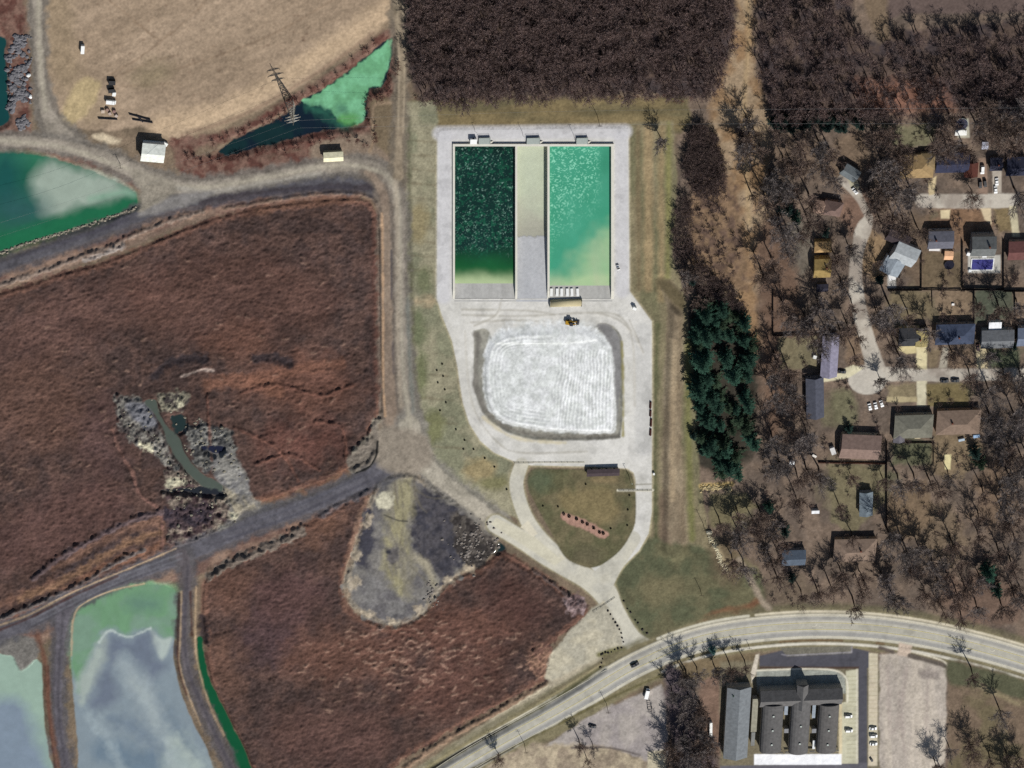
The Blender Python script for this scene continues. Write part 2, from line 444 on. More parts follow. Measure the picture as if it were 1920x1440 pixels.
# reddish brush on the banks of the lagoon, roads and ponds
BR = (92, 62, 54)
for pts, wd in [([(330, 268), (400, 262), (470, 238), (540, 196), (590, 166), (650, 128), (740, 56)], 20), ([(340, 300), (400, 300), (470, 290), (560, 270), (640, 250), (690, 246), (690, 190), (722, 174), (742, 110), (742, 66)], 26),
                ([(0, 276), (100, 285), (180, 306), (260, 345), (300, 372), (270, 400)], 22), ([(345, 285), (360, 320), (440, 318), (560, 300), (650, 270)], 34), ([(8, -60), (22, 70), (30, 260)], 60)]:
    paint(line(pts, wd), BR, soft=10, jit=8, js=12, rgb2=(118, 92, 80), mixs=14, var=.3, vs=7)
R_SCRUB = 0
paint(poly([(592, 268), (720, 250), (735, 300), (700, 308), (600, 305)], True), (128, 112, 96), soft=10, jit=6, var=.2, vs=9)
paint(poly([(694, 192), (730, 186), (738, 260), (730, 290), (700, 262)], True), (112, 98, 78), soft=8, jit=3)
paint(line([(740, 192), (705, 196), (698, 215), (700, 262), (690, 290)], 5), (142, 122, 100), soft=5, jit=1)
for pts, wd in [([(-100, 556), (0, 526), (60, 508), (130, 484), (200, 460), (270, 430), (340, 404), (450, 380), (560, 366), (660, 362)], 34), ([(-100, 1190), (0, 1160), (100, 1118), (200, 1074), (330, 1020), (430, 984)], 40), ([(-60, 1240), (60, 1190), (200, 1118), (300, 1084), (420, 1034), (560, 980), (690, 920)], 44)]:
    paint(line(pts, wd), (112, 88, 78), soft=12, jit=7, js=10, rgb2=(136, 112, 96), mixs=14, var=.28, vs=7, ang=-20, asp=3)
# reed beds
R_REED = region('reed_bed', 'stuff', 'reddish brown dead reed bed filling the large marsh west of the gravel road', 'reeds', grain=.22, scale=.9, bump=.5)
R_REED2 = region('reed_bed', 'stuff', 'reddish brown dead reed bed filling the marsh south of the dark dike road', 'reeds', grain=.22, scale=.9, bump=.5)
M1 = poly(spline([(-108, 566), (0, 548), (100, 516), (200, 488), (300, 446), (400, 408), (500, 386), (600, 374), (660, 370), (694, 378), (708, 410), (712, 520), (714, 650), (716, 760), (700, 800), (690, 850), (650, 880), (600, 905), (520, 932), (470, 950), (420, 992), (330, 1030), (200, 1086), (100, 1128), (0, 1168), (-108, 1205)], True, 4))
M2 = poly(spline([(388, 1082), (440, 1046), (520, 1014), (600, 968), (660, 934), (700, 900), (690, 960), (662, 1030), (646, 1090), (656, 1140), (700, 1166), (742, 1174), (792, 1150), (814, 1118), (852, 1082), (900, 1062), (944, 1034), (1000, 1064), (1050, 1098), (1096, 1132), (1100, 1152), (1060, 1186), (1012, 1228), (1020, 1272), (960, 1308), (880, 1350), (800, 1396), (740, 1440), (700, 1530), (500, 1530), (466, 1440), (436, 1370), (400, 1300), (384, 1205), (378, 1130)], True, 4))
for M, r in ((M1, R_REED), (M2, R_REED2)):
    w = M.w; xx, yy = PX[w], PY[w]
    paint(M, (84, 65, 58), soft=4, jit=12, js=12, rgb2=(69, 55, 51), mixs=22, var=.42, vs=4.4, reg=r)
    paint(Shape(w, np.where(M.sd > -4, -np.abs(M.sd - 5) + 6, -50)), (118, 86, 72), soft=6, jit=7, js=8, var=.4, vs=5, op=.6)
    hump = fbm(xx, yy, 4.4, 71, 2, -15, 1.6) * 1.1 + fbm(xx, yy, 10, 72, 2, -12, 2) * .6 + fbm(xx, yy, 70, 73, 2) * .5
    Z[w] += sstep(0, 6, M.sd) * (hump - .2)
for (cx, cy, rx, ry, ang, c, o) in [(120, 600, 190, 60, -20, (104, 74, 66), .5), (430, 560, 200, 90, 0, (100, 68, 58), .5), (560, 720, 110, 60, 0, (120, 78, 62), .6), (80, 760, 100, 90, 0, (112, 80, 66), .5),
        (100, 980, 150, 60, -25, (94, 66, 62), .6), (190, 820, 50, 80, 0, (84, 62, 62), .6), (560, 830, 80, 40, 0, (108, 66, 56), .7), (450, 640, 60, 30, 0, (122, 80, 62), .5),
        (540, 1130, 70, 60, -30, (84, 60, 60), .8), (500, 1200, 50, 40, 0, (70, 54, 60), .8), (640, 1230, 120, 50, 0, (122, 82, 66), .6), (850, 1180, 120, 50, 0, (114, 74, 60), .6), (620, 1380, 120, 60, 0, (92, 64, 58), .6),
        (850, 1280, 110, 50, -20, (108, 70, 58), .6), (430, 1110, 30, 40, 0, (124, 88, 72), .7), (600, 990, 40, 24, -20, (124, 88, 68), .7), (960, 1130, 60, 40, 20, (88, 58, 52), .7), (420, 1240, 30, 60, 0, (132, 96, 78), .6)]:
    c = tuple(.62 * v + .38 * q for v, q in zip(c, (84, 66, 58)))
    paint(ell(cx, cy, rx, ry, ang), c, soft=50, jit=30, js=26, var=.3, vs=6, op=o)
for pts, wd, c in [([(120, 1110), (180, 1070), (240, 1045), (300, 1020)], 16, (138, 94, 70)), ([(100, 1066), (160, 1030), (240, 990), (300, 975)], 10, (140, 104, 84)), ([(0, 1130), (60, 1108), (110, 1085)], 14, (128, 92, 74)), ([(110, 1080), (180, 1040), (250, 1006)], 9, (62, 54, 58)),
        ([(0, 535), (100, 506), (200, 474), (300, 434), (400, 398)], 9, (134, 116, 100)), ([(480, 395), (580, 378), (660, 372)], 10, (140, 100, 78)), ([(480, 940), (560, 925), (640, 890), (680, 860)], 12, (130, 88, 66)),
        ([(486, 926), (560, 920), (630, 884)], 4, (64, 42, 36)), ([(470, 710), (560, 690), (640, 680)], 20, (124, 82, 64)), ([(390, 720), (450, 712), (520, 730)], 26, (130, 86, 66)), ([(702, 430), (703, 560), (706, 740)], 12, (76, 48, 42)), ([(385, 1090), (383, 1200)], 10, (128, 92, 76)), ([(300, 960), (298, 1030), (270, 1045)], 4, (146, 110, 90)), ([(690, 930), (664, 1010), (650, 1080), (654, 1130)], 10, (166, 132, 108))]:
    c = tuple(.7 * v + .3 * q for v, q in zip(c, (96, 80, 72)))
    paint(line(pts, wd), c, soft=10, jit=8, js=12, var=.3, vs=6, op=.7)
rng = np.random.default_rng(8)
for k in range(330):                                   # pale flattened reed streaks with their own low ridges
    if k < 250: px_ = rng.uniform(540, 1010); py_ = rng.uniform(1150, 1340); px_, py_ = (px_, py_) if k % 2 else (760 + rng.normal(0, 70), 1230 + rng.normal(0, 34))
    else: px_, py_ = rng.uniform(20, 680), rng.uniform(450, 900)
    if k % 12 == 0: px_, py_ = rng.uniform(0, 40), rng.uniform(860, 920)
    L = rng.uniform(3, 12); a = rng.normal(-8, 20)
    sh = line([(px_, py_), (px_ + L * math.cos(math.radians(a)), py_ + L * math.sin(math.radians(a)))], rng.uniform(2, 4), False, 14)
    if py_ > 1170 + abs(px_ - 800) * .3 - 40 or k >= 250:
        paint(sh, (158, 128, 110), soft=3.4, jit=2, js=6, op=.5 if k < 250 else .3); Z[sh.w] += .5 * sstep(-4, 2, sh.sd)
for pts in ([(290, 700), (320, 678), (350, 672), (386, 672)], [(480, 672), (510, 668), (545, 680)], [(380, 1160), (384, 1200)]):
    sh = line(pts, 18); paint(sh, (48, 42, 44), soft=9, jit=9, js=9, var=.4, vs=5, op=.9); Z[sh.w] -= .8 * sstep(0, 8, sh.sd)
paint(line([(340, 704), (360, 698), (378, 692), (400, 694)], 4), (168, 150, 138), soft=4, jit=2)
# rubble and dead growth round the small channel
def heap(pts, h, c, c2, js=12, smooth=True, sc=7):
    """A broken, lumpy patch: real bumps, so the sun gives it its dark and bright sides."""
    sh = poly(pts, smooth); _seed[0] += 1
    n = fbm(PX[sh.w], PY[sh.w], sc, 400 + _seed[0], 3)
    paint(sh, c, soft=6, jit=11, js=js, rgb2=c2, mixs=9, var=.5, vs=5)
    Z[sh.w] += sstep(-2, 6, sh.sd + (fbm(PX[sh.w], PY[sh.w], js, 700 + _seed[0], 2) - .5) * 16) * (n - .34) * h
def ridge(pts, wd, h, c, jit=4, op=.9):
    sh = line(pts, wd); _seed[0] += 1
    n = fbm(PX[sh.w], PY[sh.w], 9, 800 + _seed[0], 2)
    paint(sh, c, soft=4, jit=jit, js=9, var=.35, vs=5, op=op)
    Z[sh.w] += h * sstep(-3, wd * .45, sh.sd + (n - .5) * jit * 2) * (.6 + .8 * n)
GY, DKR = (122, 118, 110), (70, 64, 62)
heap([(214, 736), (240, 738), (268, 750), (284, 772), (300, 800), (314, 832), (336, 862), (350, 884), (332, 892), (302, 864), (280, 838), (254, 832), (228, 804), (220, 770)], 3.6, GY, DKR)
heap([(290, 742), (320, 734), (348, 738), (350, 756), (330, 768), (306, 772)], 3.4, (136, 130, 112), DKR)
heap([(346, 800), (372, 792), (412, 798), (438, 818), (442, 850), (420, 862), (400, 868), (384, 884), (362, 858), (350, 830)], 3.6, (112, 110, 104), (62, 62, 62))
heap([(306, 884), (345, 880), (392, 916), (424, 930), (446, 960), (436, 990), (400, 1006), (345, 1018), (310, 1012), (330, 960), (312, 930)], 3.4, (124, 112, 100), (72, 58, 58))
paint(poly([(398, 848), (436, 850), (460, 888), (470, 926), (452, 950), (428, 930), (404, 896)], True), (134, 131, 124), soft=6, jit=6, rgb2=(112, 110, 108), mixs=12, var=.2, vs=7)
paint(poly([(236, 756), (262, 752), (284, 770), (292, 796), (270, 800), (246, 784)], True), (104, 104, 108), soft=7, jit=6, var=.2, vs=7)
paint(poly([(418, 915), (440, 922), (470, 930), (512, 956), (480, 984), (444, 1000), (420, 1010), (430, 960)], True), (140, 132, 114), soft=9, jit=9, js=9, rgb2=(112, 108, 102), mixs=10, var=.28, vs=6, ang=60, asp=2.5)
for cx, cy, rx, ry, ang in [(272, 836, 16, 7, 30), (330, 902, 18, 8, -10), (420, 990, 14, 7, -30), (440, 968, 12, 6, 40), (336, 752, 10, 5, 20)]:
    paint(ell(cx, cy, rx, ry, ang), (186, 180, 154), soft=7, jit=8, js=6, var=.4, vs=5)
heap([(308, 952), (350, 944), (396, 942), (392, 972), (350, 988), (312, 982)], 2.2, (72, 60, 62), (50, 44, 50))
ridge([(210, 800), (222, 838), (246, 880), (262, 925), (300, 960), (304, 1030)], 5, .7, (118, 88, 78))
ridge([(300, 958), (240, 976), (160, 1016), (100, 1052), (60, 1084)], 11, 1.3, (92, 78, 78), 6)
paint(line([(300, 996), (240, 1016), (170, 1056), (110, 1092), (40, 1120)], 12), (124, 96, 76), soft=9, jit=8, js=9, var=.3, vs=6)
ridge([(270, 1030), (230, 1046), (170, 1082), (110, 1112), (40, 1142), (-60, 1182)], 7, 1.4, (104, 96, 92), 4)
ridge([(392, 1078), (440, 1050), (520, 1016), (566, 992), (540, 1010)], 16, 1.5, (112, 102, 92), 8)
ridge([(600, 968), (650, 938), (690, 916)], 8, 1.0, (104, 80, 70), 6)
ridge([(660, 848), (690, 822), (704, 790), (712, 788)], 12, 1.6, (126, 120, 106), 6)
ridge([(660, 880), (690, 872), (702, 850)], 9, 1.4, (132, 126, 112), 5)
ridge([(-60, 556), (0, 534), (60, 515), (130, 490), (200, 464), (290, 424), (380, 396)], 8, 1.1, (132, 116, 104), 5)
ridge([(160, 486), (200, 474), (232, 460)], 10, 1.5, (146, 136, 128), 6)
ridge([(420, 392), (520, 374), (620, 362), (686, 366), (706, 384), (714, 420)], 5, .8, (118, 98, 84), 3)
ridge([(1022, 1282), (960, 1318), (880, 1362), (800, 1410), (740, 1456)], 9, 1.3, (140, 116, 96), 5)
ridge([(1000, 1070), (1048, 1102), (1076, 1122)], 7, 1.0, (84, 72, 68), 5)
heap([(1058, 1120), (1078, 1114), (1098, 1126), (1096, 1146), (1070, 1150), (1058, 1136)], 3.4, (138, 120, 118), (108, 90, 88), 8)
heap([(1000, 1200), (1030, 1206), (1036, 1240), (1016, 1268), (990, 1240)], 2.2, (138, 108, 90), (104, 78, 68), 9)
for q in ([(388, 740), (396, 860)], [(452, 735), (520, 720), (600, 740), (660, 720)], [(440, 800), (520, 840), (560, 900)], [(590, 790), (640, 800), (650, 860)], [(480, 870), (540, 850), (600, 880)]):
    ridge(q, 5, .9, (112, 78, 66), 4, .6)
sh = line([(708, 430), (709, 560), (711, 700), (712, 770)], 8); Z[sh.w] -= 1.3 * sstep(-3, 4, sh.sd)
sh = line([(944, 1040), (1000, 1074), (1050, 1110)], 7); Z[sh.w] -= 1.3 * sstep(-3, 4, sh.sd)
R_W = {}
def water(name_label, sh, level, rgb, jit=2.0, out=8.0, soft=3.0, **kw):
    r = region('pond_water', 'structure', name_label, 'water', rough=.12, grain=.04, scale=.25, bump=.0, spec=.12)
    bank(sh, level, out)
    sd0 = sh.sd
    a = paint(sh, rgb, soft=soft, jit=jit, reg=r, var=kw.pop('var', .06), z=level, **kw)
    return r
water('dull olive water in the narrow channel through the reed bed', poly([(272, 754), (292, 752), (300, 778), (314, 800), (336, 822), (346, 850), (376, 886), (404, 902), (418, 914), (410, 926), (380, 914), (346, 880), (320, 842), (306, 806), (294, 784)], True), -.4, (76, 84, 76), out=4)
water('dark teal water in the small hollow beside the reed channel', poly([(326, 780), (346, 778), (350, 800), (340, 812), (330, 812), (320, 794)], True), -.5, (34, 48, 48), out=4, jit=7, js=9)
water('navy water in the hollow under the grey rubble', poly([(378, 838), (400, 836), (420, 838), (414, 850), (400, 852)], True), -.6, (30, 34, 52), out=5, jit=6, js=8)
water('dark pool beside the foot of the reed channel', poly([(302, 920), (360, 914), (416, 922), (414, 930), (360, 926)], True), -.6, (36, 40, 46), out=4, jit=5, js=8)
# lagoon in the north: dark water with a mat of algae over its east end
LAG = poly([(410, 287), (440, 262), (500, 236), (540, 212), (572, 186), (600, 174), (642, 144), (690, 106), (722, 80), (736, 72), (740, 92), (734, 116), (726, 150), (716, 166), (694, 168), (688, 190), (690, 212), (680, 234), (652, 240), (600, 248), (560, 260), (480, 278), (430, 294)])
RL = water('dark navy lagoon water under the pylon', LAG, -1.2, (16, 30, 42), jit=4, js=10, out=10, rgb2=(18, 42, 44), mixs=30)
ALG = poly([(566, 190), (600, 175), (642, 146), (690, 108), (722, 84), (735, 76), (736, 100), (730, 116), (722, 148), (714, 163), (690, 166), (684, 190), (686, 214), (678, 231), (652, 235), (634, 226), (618, 210), (600, 202), (578, 200)])
R_ALG = region('algae', 'stuff', 'bright green algae mat floating on the lagoon', 'algae', rough=.7, grain=.08, scale=.6, bump=.1)
paint(ALG, (112, 172, 130), soft=4, jit=5, js=9, rgb2=(98, 154, 112), mixs=24, var=.1, vs=9, reg=R_ALG)
paint(line([(580, 204), (606, 212), (628, 228), (650, 238)], 16), (40, 84, 70), soft=16, jit=8, js=9, var=.2, vs=6)
paint(ell(655, 226, 22, 10), (84, 142, 78), soft=10, jit=5, op=.8)
paint(ell(640, 205, 12, 10), (60, 104, 88), soft=12, jit=6, op=.6)
# teal pond at the west edge
PT = poly(spline([(-108, 292), (0, 288), (60, 290), (120, 304), (175, 324), (226, 346), (252, 362), (258, 384), (240, 398), (180, 416), (100, 442), (40, 458), (0, 474), (-108, 506)], True, 4))
RT = water('green pond water with a pale cloudy patch', PT, -1.0, (36, 92, 68), jit=3, out=10, js=9)
paint(poly([(96, 306), (178, 326), (226, 348), (250, 364), (222, 372), (164, 386), (106, 404), (74, 396), (60, 340), (80, 314)], True), (150, 162, 148), soft=26, jit=12, js=30, var=.08, op=.95)
paint(ell(40, 298, 44, 12), (58, 124, 96), soft=30, op=.6)
paint(ell(10, 340, 34, 60), (24, 74, 74), soft=50, op=.8)
paint(ell(40, 395, 50, 30), (46, 84, 84), soft=50, op=.8)
paint(line([(-100, 500), (0, 462), (100, 428), (250, 390)], 34), (30, 100, 66), soft=18, jit=3, op=.8)
paint(line([(170, 375), (230, 362), (252, 368)], 10), (120, 160, 134), soft=12, op=.6)
for k in (0, 12):
    pass
water('dark teal water at the north-west edge', poly([(-108, 60), (2, 70), (8, 100), (14, 150), (15, 200), (6, 236), (-108, 246)], True), -1.0, (20, 62, 62), jit=3)
# two grey ponds in the south-west, sun glint painted into their colour
PA = poly(spline([(136, 1168), (152, 1138), (200, 1114), (268, 1098), (312, 1102), (330, 1114), (330, 1150), (326, 1205), (326, 1242), (340, 1300), (362, 1356), (386, 1402), (402, 1450), (420, 1528), (160, 1528), (148, 1420), (140, 1330), (134, 1240)], True, 4))
RA = water('grey pond water with painted sun glint, green along its top bank', PA, -1.0, (126, 138, 144), jit=1.5, out=9)
paint(poly([(130, 1150), (200, 1100), (330, 1100), (330, 1180), (322, 1200), (300, 1196), (282, 1178), (242, 1192), (206, 1182), (186, 1200), (160, 1250), (148, 1300), (132, 1240)], True), (104, 142, 106), soft=14, jit=8, js=16, rgb2=(114, 142, 120), mixs=40, var=.08, op=.95)
paint(ell(268, 1134, 34, 16), (96, 126, 110), soft=26, jit=8, op=.8)
paint(poly([(150, 1270), (180, 1220), (200, 1190), (204, 1230), (180, 1270), (164, 1312), (152, 1320), (142, 1290)], True), (158, 168, 158), soft=16, jit=7, op=.85)
paint(poly([(282, 1182), (304, 1200), (322, 1196), (318, 1215), (304, 1240), (292, 1220)], True), (166, 176, 168), soft=7, jit=2, op=.9)
paint(poly([(206, 1190), (244, 1200), (280, 1184), (296, 1230), (310, 1250), (286, 1278), (262, 1250), (236, 1226), (214, 1260), (222, 1310), (190, 1330), (170, 1322), (186, 1276), (202, 1236)], True), (98, 106, 120), soft=24, jit=12, js=24, var=.1, vs=14, op=.85)
paint(line([(186, 1206), (206, 1184), (240, 1196), (282, 1180)], 3), (176, 186, 180), soft=5, jit=3, js=7)
paint(line([(225, 1240, 16), (262, 1290, 44), (290, 1340, 40)], 30), (146, 156, 158), soft=26, jit=12, op=.8, var=.12, vs=7)
paint(poly([(330, 1380), (360, 1400), (390, 1440), (400, 1520), (330, 1520), (300, 1440)], True), (156, 168, 162), soft=36, jit=20, op=.7)
paint(ell(240, 1420, 60, 26, 15), (98, 116, 130), soft=30, jit=22, js=24, op=.8)
for q, cc in ([(170, 1340), (200, 1390), (230, 1440)], (152, 164, 166)), ([(250, 1280), (284, 1330), (310, 1390), (330, 1440)], (160, 170, 168)), ([(300, 1300), (330, 1360), (360, 1420)], (104, 118, 128)), ([(210, 1350), (260, 1370), (300, 1420)], (100, 114, 128)), ([(330, 1390), (360, 1430), (380, 1470)], (168, 178, 168)):
    paint(line(q, 14), cc, soft=22, jit=14, js=14, op=.6, var=.14, vs=6)
PB = poly(spline([(-108, 1222), (0, 1226), (70, 1238), (80, 1268), (81, 1330), (92, 1420), (110, 1528), (-108, 1528)], True, 3))
RB = water('milky green pond water in the far south-west corner', PB, -1.0, (142, 164, 148), jit=2)
paint(poly([(-100, 1330), (20, 1310), (60, 1350), (84, 1440), (90, 1530), (-100, 1530)], True), (118, 130, 146), soft=40, jit=18, js=40, op=.9)
paint(poly([(0, 1200), (60, 1195), (72, 1225), (40, 1256), (20, 1232), (0, 1226)], True), (112, 108, 102), soft=6, jit=6, var=.3, vs=7, reg=0, z=-.2)
water('deep green water in the ditch along the marsh', line([(374, 1200, 10), (377, 1240, 16), (384, 1275, 18), (401, 1312, 18), (425, 1362, 20), (449, 1416, 25), (486, 1528, 32)], 14), -1.0, (14, 78, 48), jit=2, out=6, js=12)
water('dark green water at the corner of the mud flat', poly([(916, 1012), (934, 1016), (948, 1030), (930, 1038), (916, 1034)], True), -.8, (22, 40, 42), jit=1, out=4)
# mud flat
R_MUD = region('mudflat', 'structure', 'grey dredged mud flat with a yellowish centre', 'mudflat', grain=.12, scale=.8, bump=.3)
MUD = poly(spline([(716, 896), (780, 892), (830, 926), (900, 966), (926, 1000), (930, 1026), (900, 1056), (856, 1080), (820, 1110), (794, 1146), (745, 1170), (702, 1160), (660, 1136), (648, 1090), (664, 1034), (684, 970), (702, 916)], True, 4))
paint(MUD, (120, 116, 110), soft=5, jit=20, js=15, rgb2=(98, 95, 94), mixs=24, var=.24, vs=7, reg=R_MUD)
Z[MUD.w] += sstep(0, 8, MUD.sd) * .7 + sstep(0, 8, -np.abs(MUD.sd - 2) + 7) * 2.4 * (fbm(PX[MUD.w], PY[MUD.w], 8, 91, 3) - .3)
paint(Shape(MUD.w, 6 - np.abs(MUD.sd - 2)), (150, 138, 118), soft=5, jit=6, js=7, var=.5, vs=5, op=.55)
paint(line([(690, 960, 16), (688, 1010, 26), (680, 1050, 20)], 20), (64, 63, 70), soft=9, jit=9, js=10)
paint(poly([(796, 914), (836, 928), (872, 962), (880, 1010), (866, 1050), (836, 1090), (812, 1076), (790, 1046), (772, 1000), (768, 950)], True), (58, 57, 63), soft=8, jit=13, js=12, rgb2=(76, 73, 76), mixs=12, var=.34, vs=6)
paint(poly([(850, 960), (900, 975), (926, 1010), (920, 1050), (880, 1060), (852, 1020)], True), (84, 78, 72), soft=8, jit=10, js=10, rgb2=(52, 48, 46), mixs=8, var=.6, vs=5)
paint(line([(752, 890, 46), (748, 950, 50), (742, 1010, 48), (746, 1060, 50), (756, 1110, 36)], 40), (142, 135, 106), soft=20, jit=14, js=16, rgb2=(126, 120, 104), mixs=14, var=.2, vs=7, ang=80, asp=2.5)
paint(line([(690, 1100, 50), (720, 1130, 60), (760, 1140, 40)], 40), (118, 115, 112), soft=20, jit=12, rgb2=(98, 95, 95), mixs=18, var=.25, vs=6)
for cx, cy, rx, ry in [(664, 1092, 10, 14), (690, 1150, 14, 6), (736, 1164, 12, 5), (786, 1142, 10, 7), (668, 1040, 7, 12), (690, 975, 6, 14), (840, 1088, 10, 8), (880, 1066, 12, 6), (908, 985, 12, 5)]:
    paint(ell(cx, cy, rx, ry, 20), (172, 158, 136), soft=7, jit=8, js=6, var=.5, vs=5, op=.8)
for q in ([(748, 880), (770, 868), (800, 866), (830, 880)], [(730, 884), (760, 872), (790, 880), (812, 912)], [(744, 860), (740, 900), (746, 950)], [(790, 866), (776, 900), (780, 940)], [(700, 850), (740, 868), (790, 900), (830, 930)]):
    paint(line(q, 2.6), (96, 88, 78), soft=3.5, jit=1.5, op=.65)
paint(ell(738, 1040, 14, 18), (92, 88, 86), soft=14, jit=12, js=9, var=.5, vs=5)
paint(ell(728, 1034, 6, 5), (50, 50, 56), soft=5, jit=3)
for q in ([(770, 1060), (800, 1090)], [(760, 900), (800, 930), (840, 932)], [(748, 880), (756, 960), (750, 1020)], [(774, 885), (784, 940), (800, 960)]):
    paint(line(q, 3), (104, 98, 84), soft=4, jit=2, op=.6)
paint(ell(722, 938, 16, 17), (190, 184, 160), soft=6, jit=6, js=8, var=.25, vs=6)
paint(line([(720, 964), (745, 974), (764, 976)], 2.4), (70, 68, 62), soft=2.5)
paint(line([(776, 1040), (800, 1060), (812, 1094)], 14), (150, 142, 122), soft=10, jit=6)
# ------------------------------------------------------------------ gravel roads and dikes
R_GRAV = region('gravel_road', 'structure', 'dusty gravel service roads on the dikes', 'road', grain=.08, scale=.9, bump=.15)
R_DARK = region('gravel_road', 'structure', 'dark grey cinder dike roads', 'road', grain=.08, scale=.9, bump=.15)
GR, DK = (146, 137, 124), (84, 82, 86)
gravel = [
    ([(66, -100, 22), (70, 20, 21), (74, 110, 20), (80, 170, 22), (90, 215, 30), (110, 250, 44), (135, 268, 40)], GR),
    ([(-100, 256, 22), (0, 262, 22), (60, 265, 24), (120, 274, 26), (180, 290, 26), (240, 315, 30), (290, 338, 36), (345, 350, 28), (400, 347, 24), (470, 337, 24), (560, 320, 24), (620, 310, 28), (680, 310, 30), (714, 324, 30), (738, 350, 28), (748, 400, 26), (748, 500, 24), (750, 600, 26), (755, 700, 32), (762, 770, 40), (768, 830, 58)], GR),
    ([(736, -100, 16), (744, 30, 16), (752, 100, 17), (752, 180, 17), (748, 250, 17), (747, 330, 20)], (142, 128, 108)),
    ([(690, 322, 14), (712, 350, 16), (722, 386, 18), (724, 450, 18), (726, 560, 20), (728, 680, 22), (734, 780, 28), (745, 840, 36)], (138, 122, 106)),
    ([(768, 800, 50), (778, 840, 46), (800, 874, 38), (836, 906, 34), (880, 940, 32), (936, 984, 32)], (166, 158, 142)),
]
dark = [
    ([(-100, 536, 22), (0, 500, 22), (60, 480, 22), (130, 455, 22), (200, 430, 22), (260, 404, 26), (310, 384, 32), (380, 370, 28), (450, 358, 26), (540, 348, 26), (620, 342, 26), (680, 344, 22), (704, 360, 14)], DK),
    ([(-100, 1228, 26), (0, 1188, 28), (60, 1166, 26), (130, 1130, 28), (200, 1096, 26), (280, 1066, 28), (340, 1042, 32), (420, 1008, 34), (480, 980, 36), (560, 954, 34), (640, 922, 34), (700, 890, 38), (750, 860, 40)], (94, 92, 97)),
    ([(340, 1040, 30), (352, 1080, 18), (346, 1130, 16), (344, 1190, 15), (350, 1250, 15), (372, 1310, 15), (400, 1370, 16), (432, 1440, 17), (468, 1530, 18)], (98, 92, 94)),
    ([(120, 1136, 40), (114, 1190, 22), (108, 1290, 18), (112, 1370, 18), (124, 1440, 19), (140, 1530, 20)], (96, 92, 97)),
]
for lst, r in ((dark, R_DARK), (gravel, R_GRAV)):
    for pts, c in lst:
        wide = line([(q[0], q[1], q[2] + 16) for q in pts], 10)
        paint(wide, tuple(int(v * .62 + 22) for v in c), soft=9, jit=9, js=12, var=.3, vs=7, op=.85)
        pts = [(q[0], q[1], q[2] * .84) for q in pts]
        L = line(pts, 10)
        Z[L.w] += (0.35 - Z[L.w]) * sstep(-6, 4, L.sd)
        paint(L, c, soft=5, jit=3.5, js=10, var=.2, vs=8, reg=r, rgb2=tuple(int(v * .9) for v in c), mixs=26)
for pts, c in [([(70, -90), (73, 60), (77, 140), (85, 205)], (164, 156, 138)), ([(0, 262), (120, 276), (240, 316), (350, 350), (470, 338), (620, 310), (700, 318), (742, 356), (750, 500), (752, 600), (758, 720), (775, 830)], (166, 158, 140)), ([(330, 352), (400, 358), (480, 345), (600, 325)], (158, 152, 140)), ([(742, 340), (746, 500), (746, 640), (752, 760)], (160, 148, 130))]:
    paint(line(pts, 7), c, soft=7, jit=3, op=.75)
paint(line([(380, 378), (450, 366), (540, 356), (620, 350), (690, 352)], 13), (62, 57, 60), soft=7, jit=5, js=9, var=.3, vs=6)
for q in ([(60, 1172), (200, 1104), (330, 1050)], [(352, 1060), (346, 1180), (352, 1250), (374, 1310), (434, 1440)], [(118, 1150), (112, 1240), (110, 1330), (122, 1430)], [(420, 1014), (560, 962), (690, 902)]):
    paint(line(q, 5), (70, 67, 72), soft=5, jit=2.5, js=8, op=.7)
for dx in (-5, 5):
    paint(line([(745 + dx, -90), (753 + dx, 100), (751 + dx, 250)], 2.5), (160, 146, 124), soft=3.5, op=.7)
    paint(line([(420 + dx, 1006 + dx), (560 + dx, 954 + dx), (700 + dx, 890 + dx)], 2.5), (76, 76, 84), soft=4, op=.6)
    paint(line([(60, 1166 + dx), (200, 1096 + dx), (340, 1042 + dx)], 2.5), (122, 122, 126), soft=4, op=.5)
paint(poly([(244, 318), (300, 335), (330, 352), (300, 385), (262, 398), (262, 360)], True), (140, 132, 118), soft=9, jit=4, var=.16)
paint(poly([(258, 404), (330, 366), (400, 360), (340, 388)], True), (126, 122, 118), soft=8, jit=4)
paint(line([(716, 400), (718, 560), (718, 700), (722, 780)], 4), (192, 158, 124), soft=4, jit=2, op=.7)
paint(line([(734, 470), (734, 560)], 3), (74, 70, 72), soft=4); paint(line([(736, 640), (738, 700)], 3), (92, 84, 80), soft=4, jit=2)
paint(line([(764, 560), (768, 680), (775, 770)], 7), (112, 112, 104), soft=7, jit=3)
paint(poly([(700, 808), (740, 800), (800, 820), (810, 860), (780, 890), (740, 890), (710, 870)], True), (136, 126, 112), soft=12, jit=6, var=.14, vs=9)
paint(poly([(655, 850), (690, 820), (704, 790), (708, 830), (704, 860), (668, 882), (650, 870)], True), (112, 104, 94), soft=6, jit=5, var=.3, vs=7)
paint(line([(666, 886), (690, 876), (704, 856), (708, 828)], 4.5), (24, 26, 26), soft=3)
for pts in ([(400, 388), (480, 368), (580, 352), (660, 350)], [(30, 482), (130, 450), (240, 410)], [(140, 448), (240, 412)]):
    paint(line(pts, 6), (64, 62, 70), soft=6, jit=3, op=.5)
for pts in ([(0, 476), (60, 455), (150, 428), (252, 394)],):       # rock-edged bank
    paint(line(pts, 3), (150, 140, 124), soft=3, jit=3, js=5)
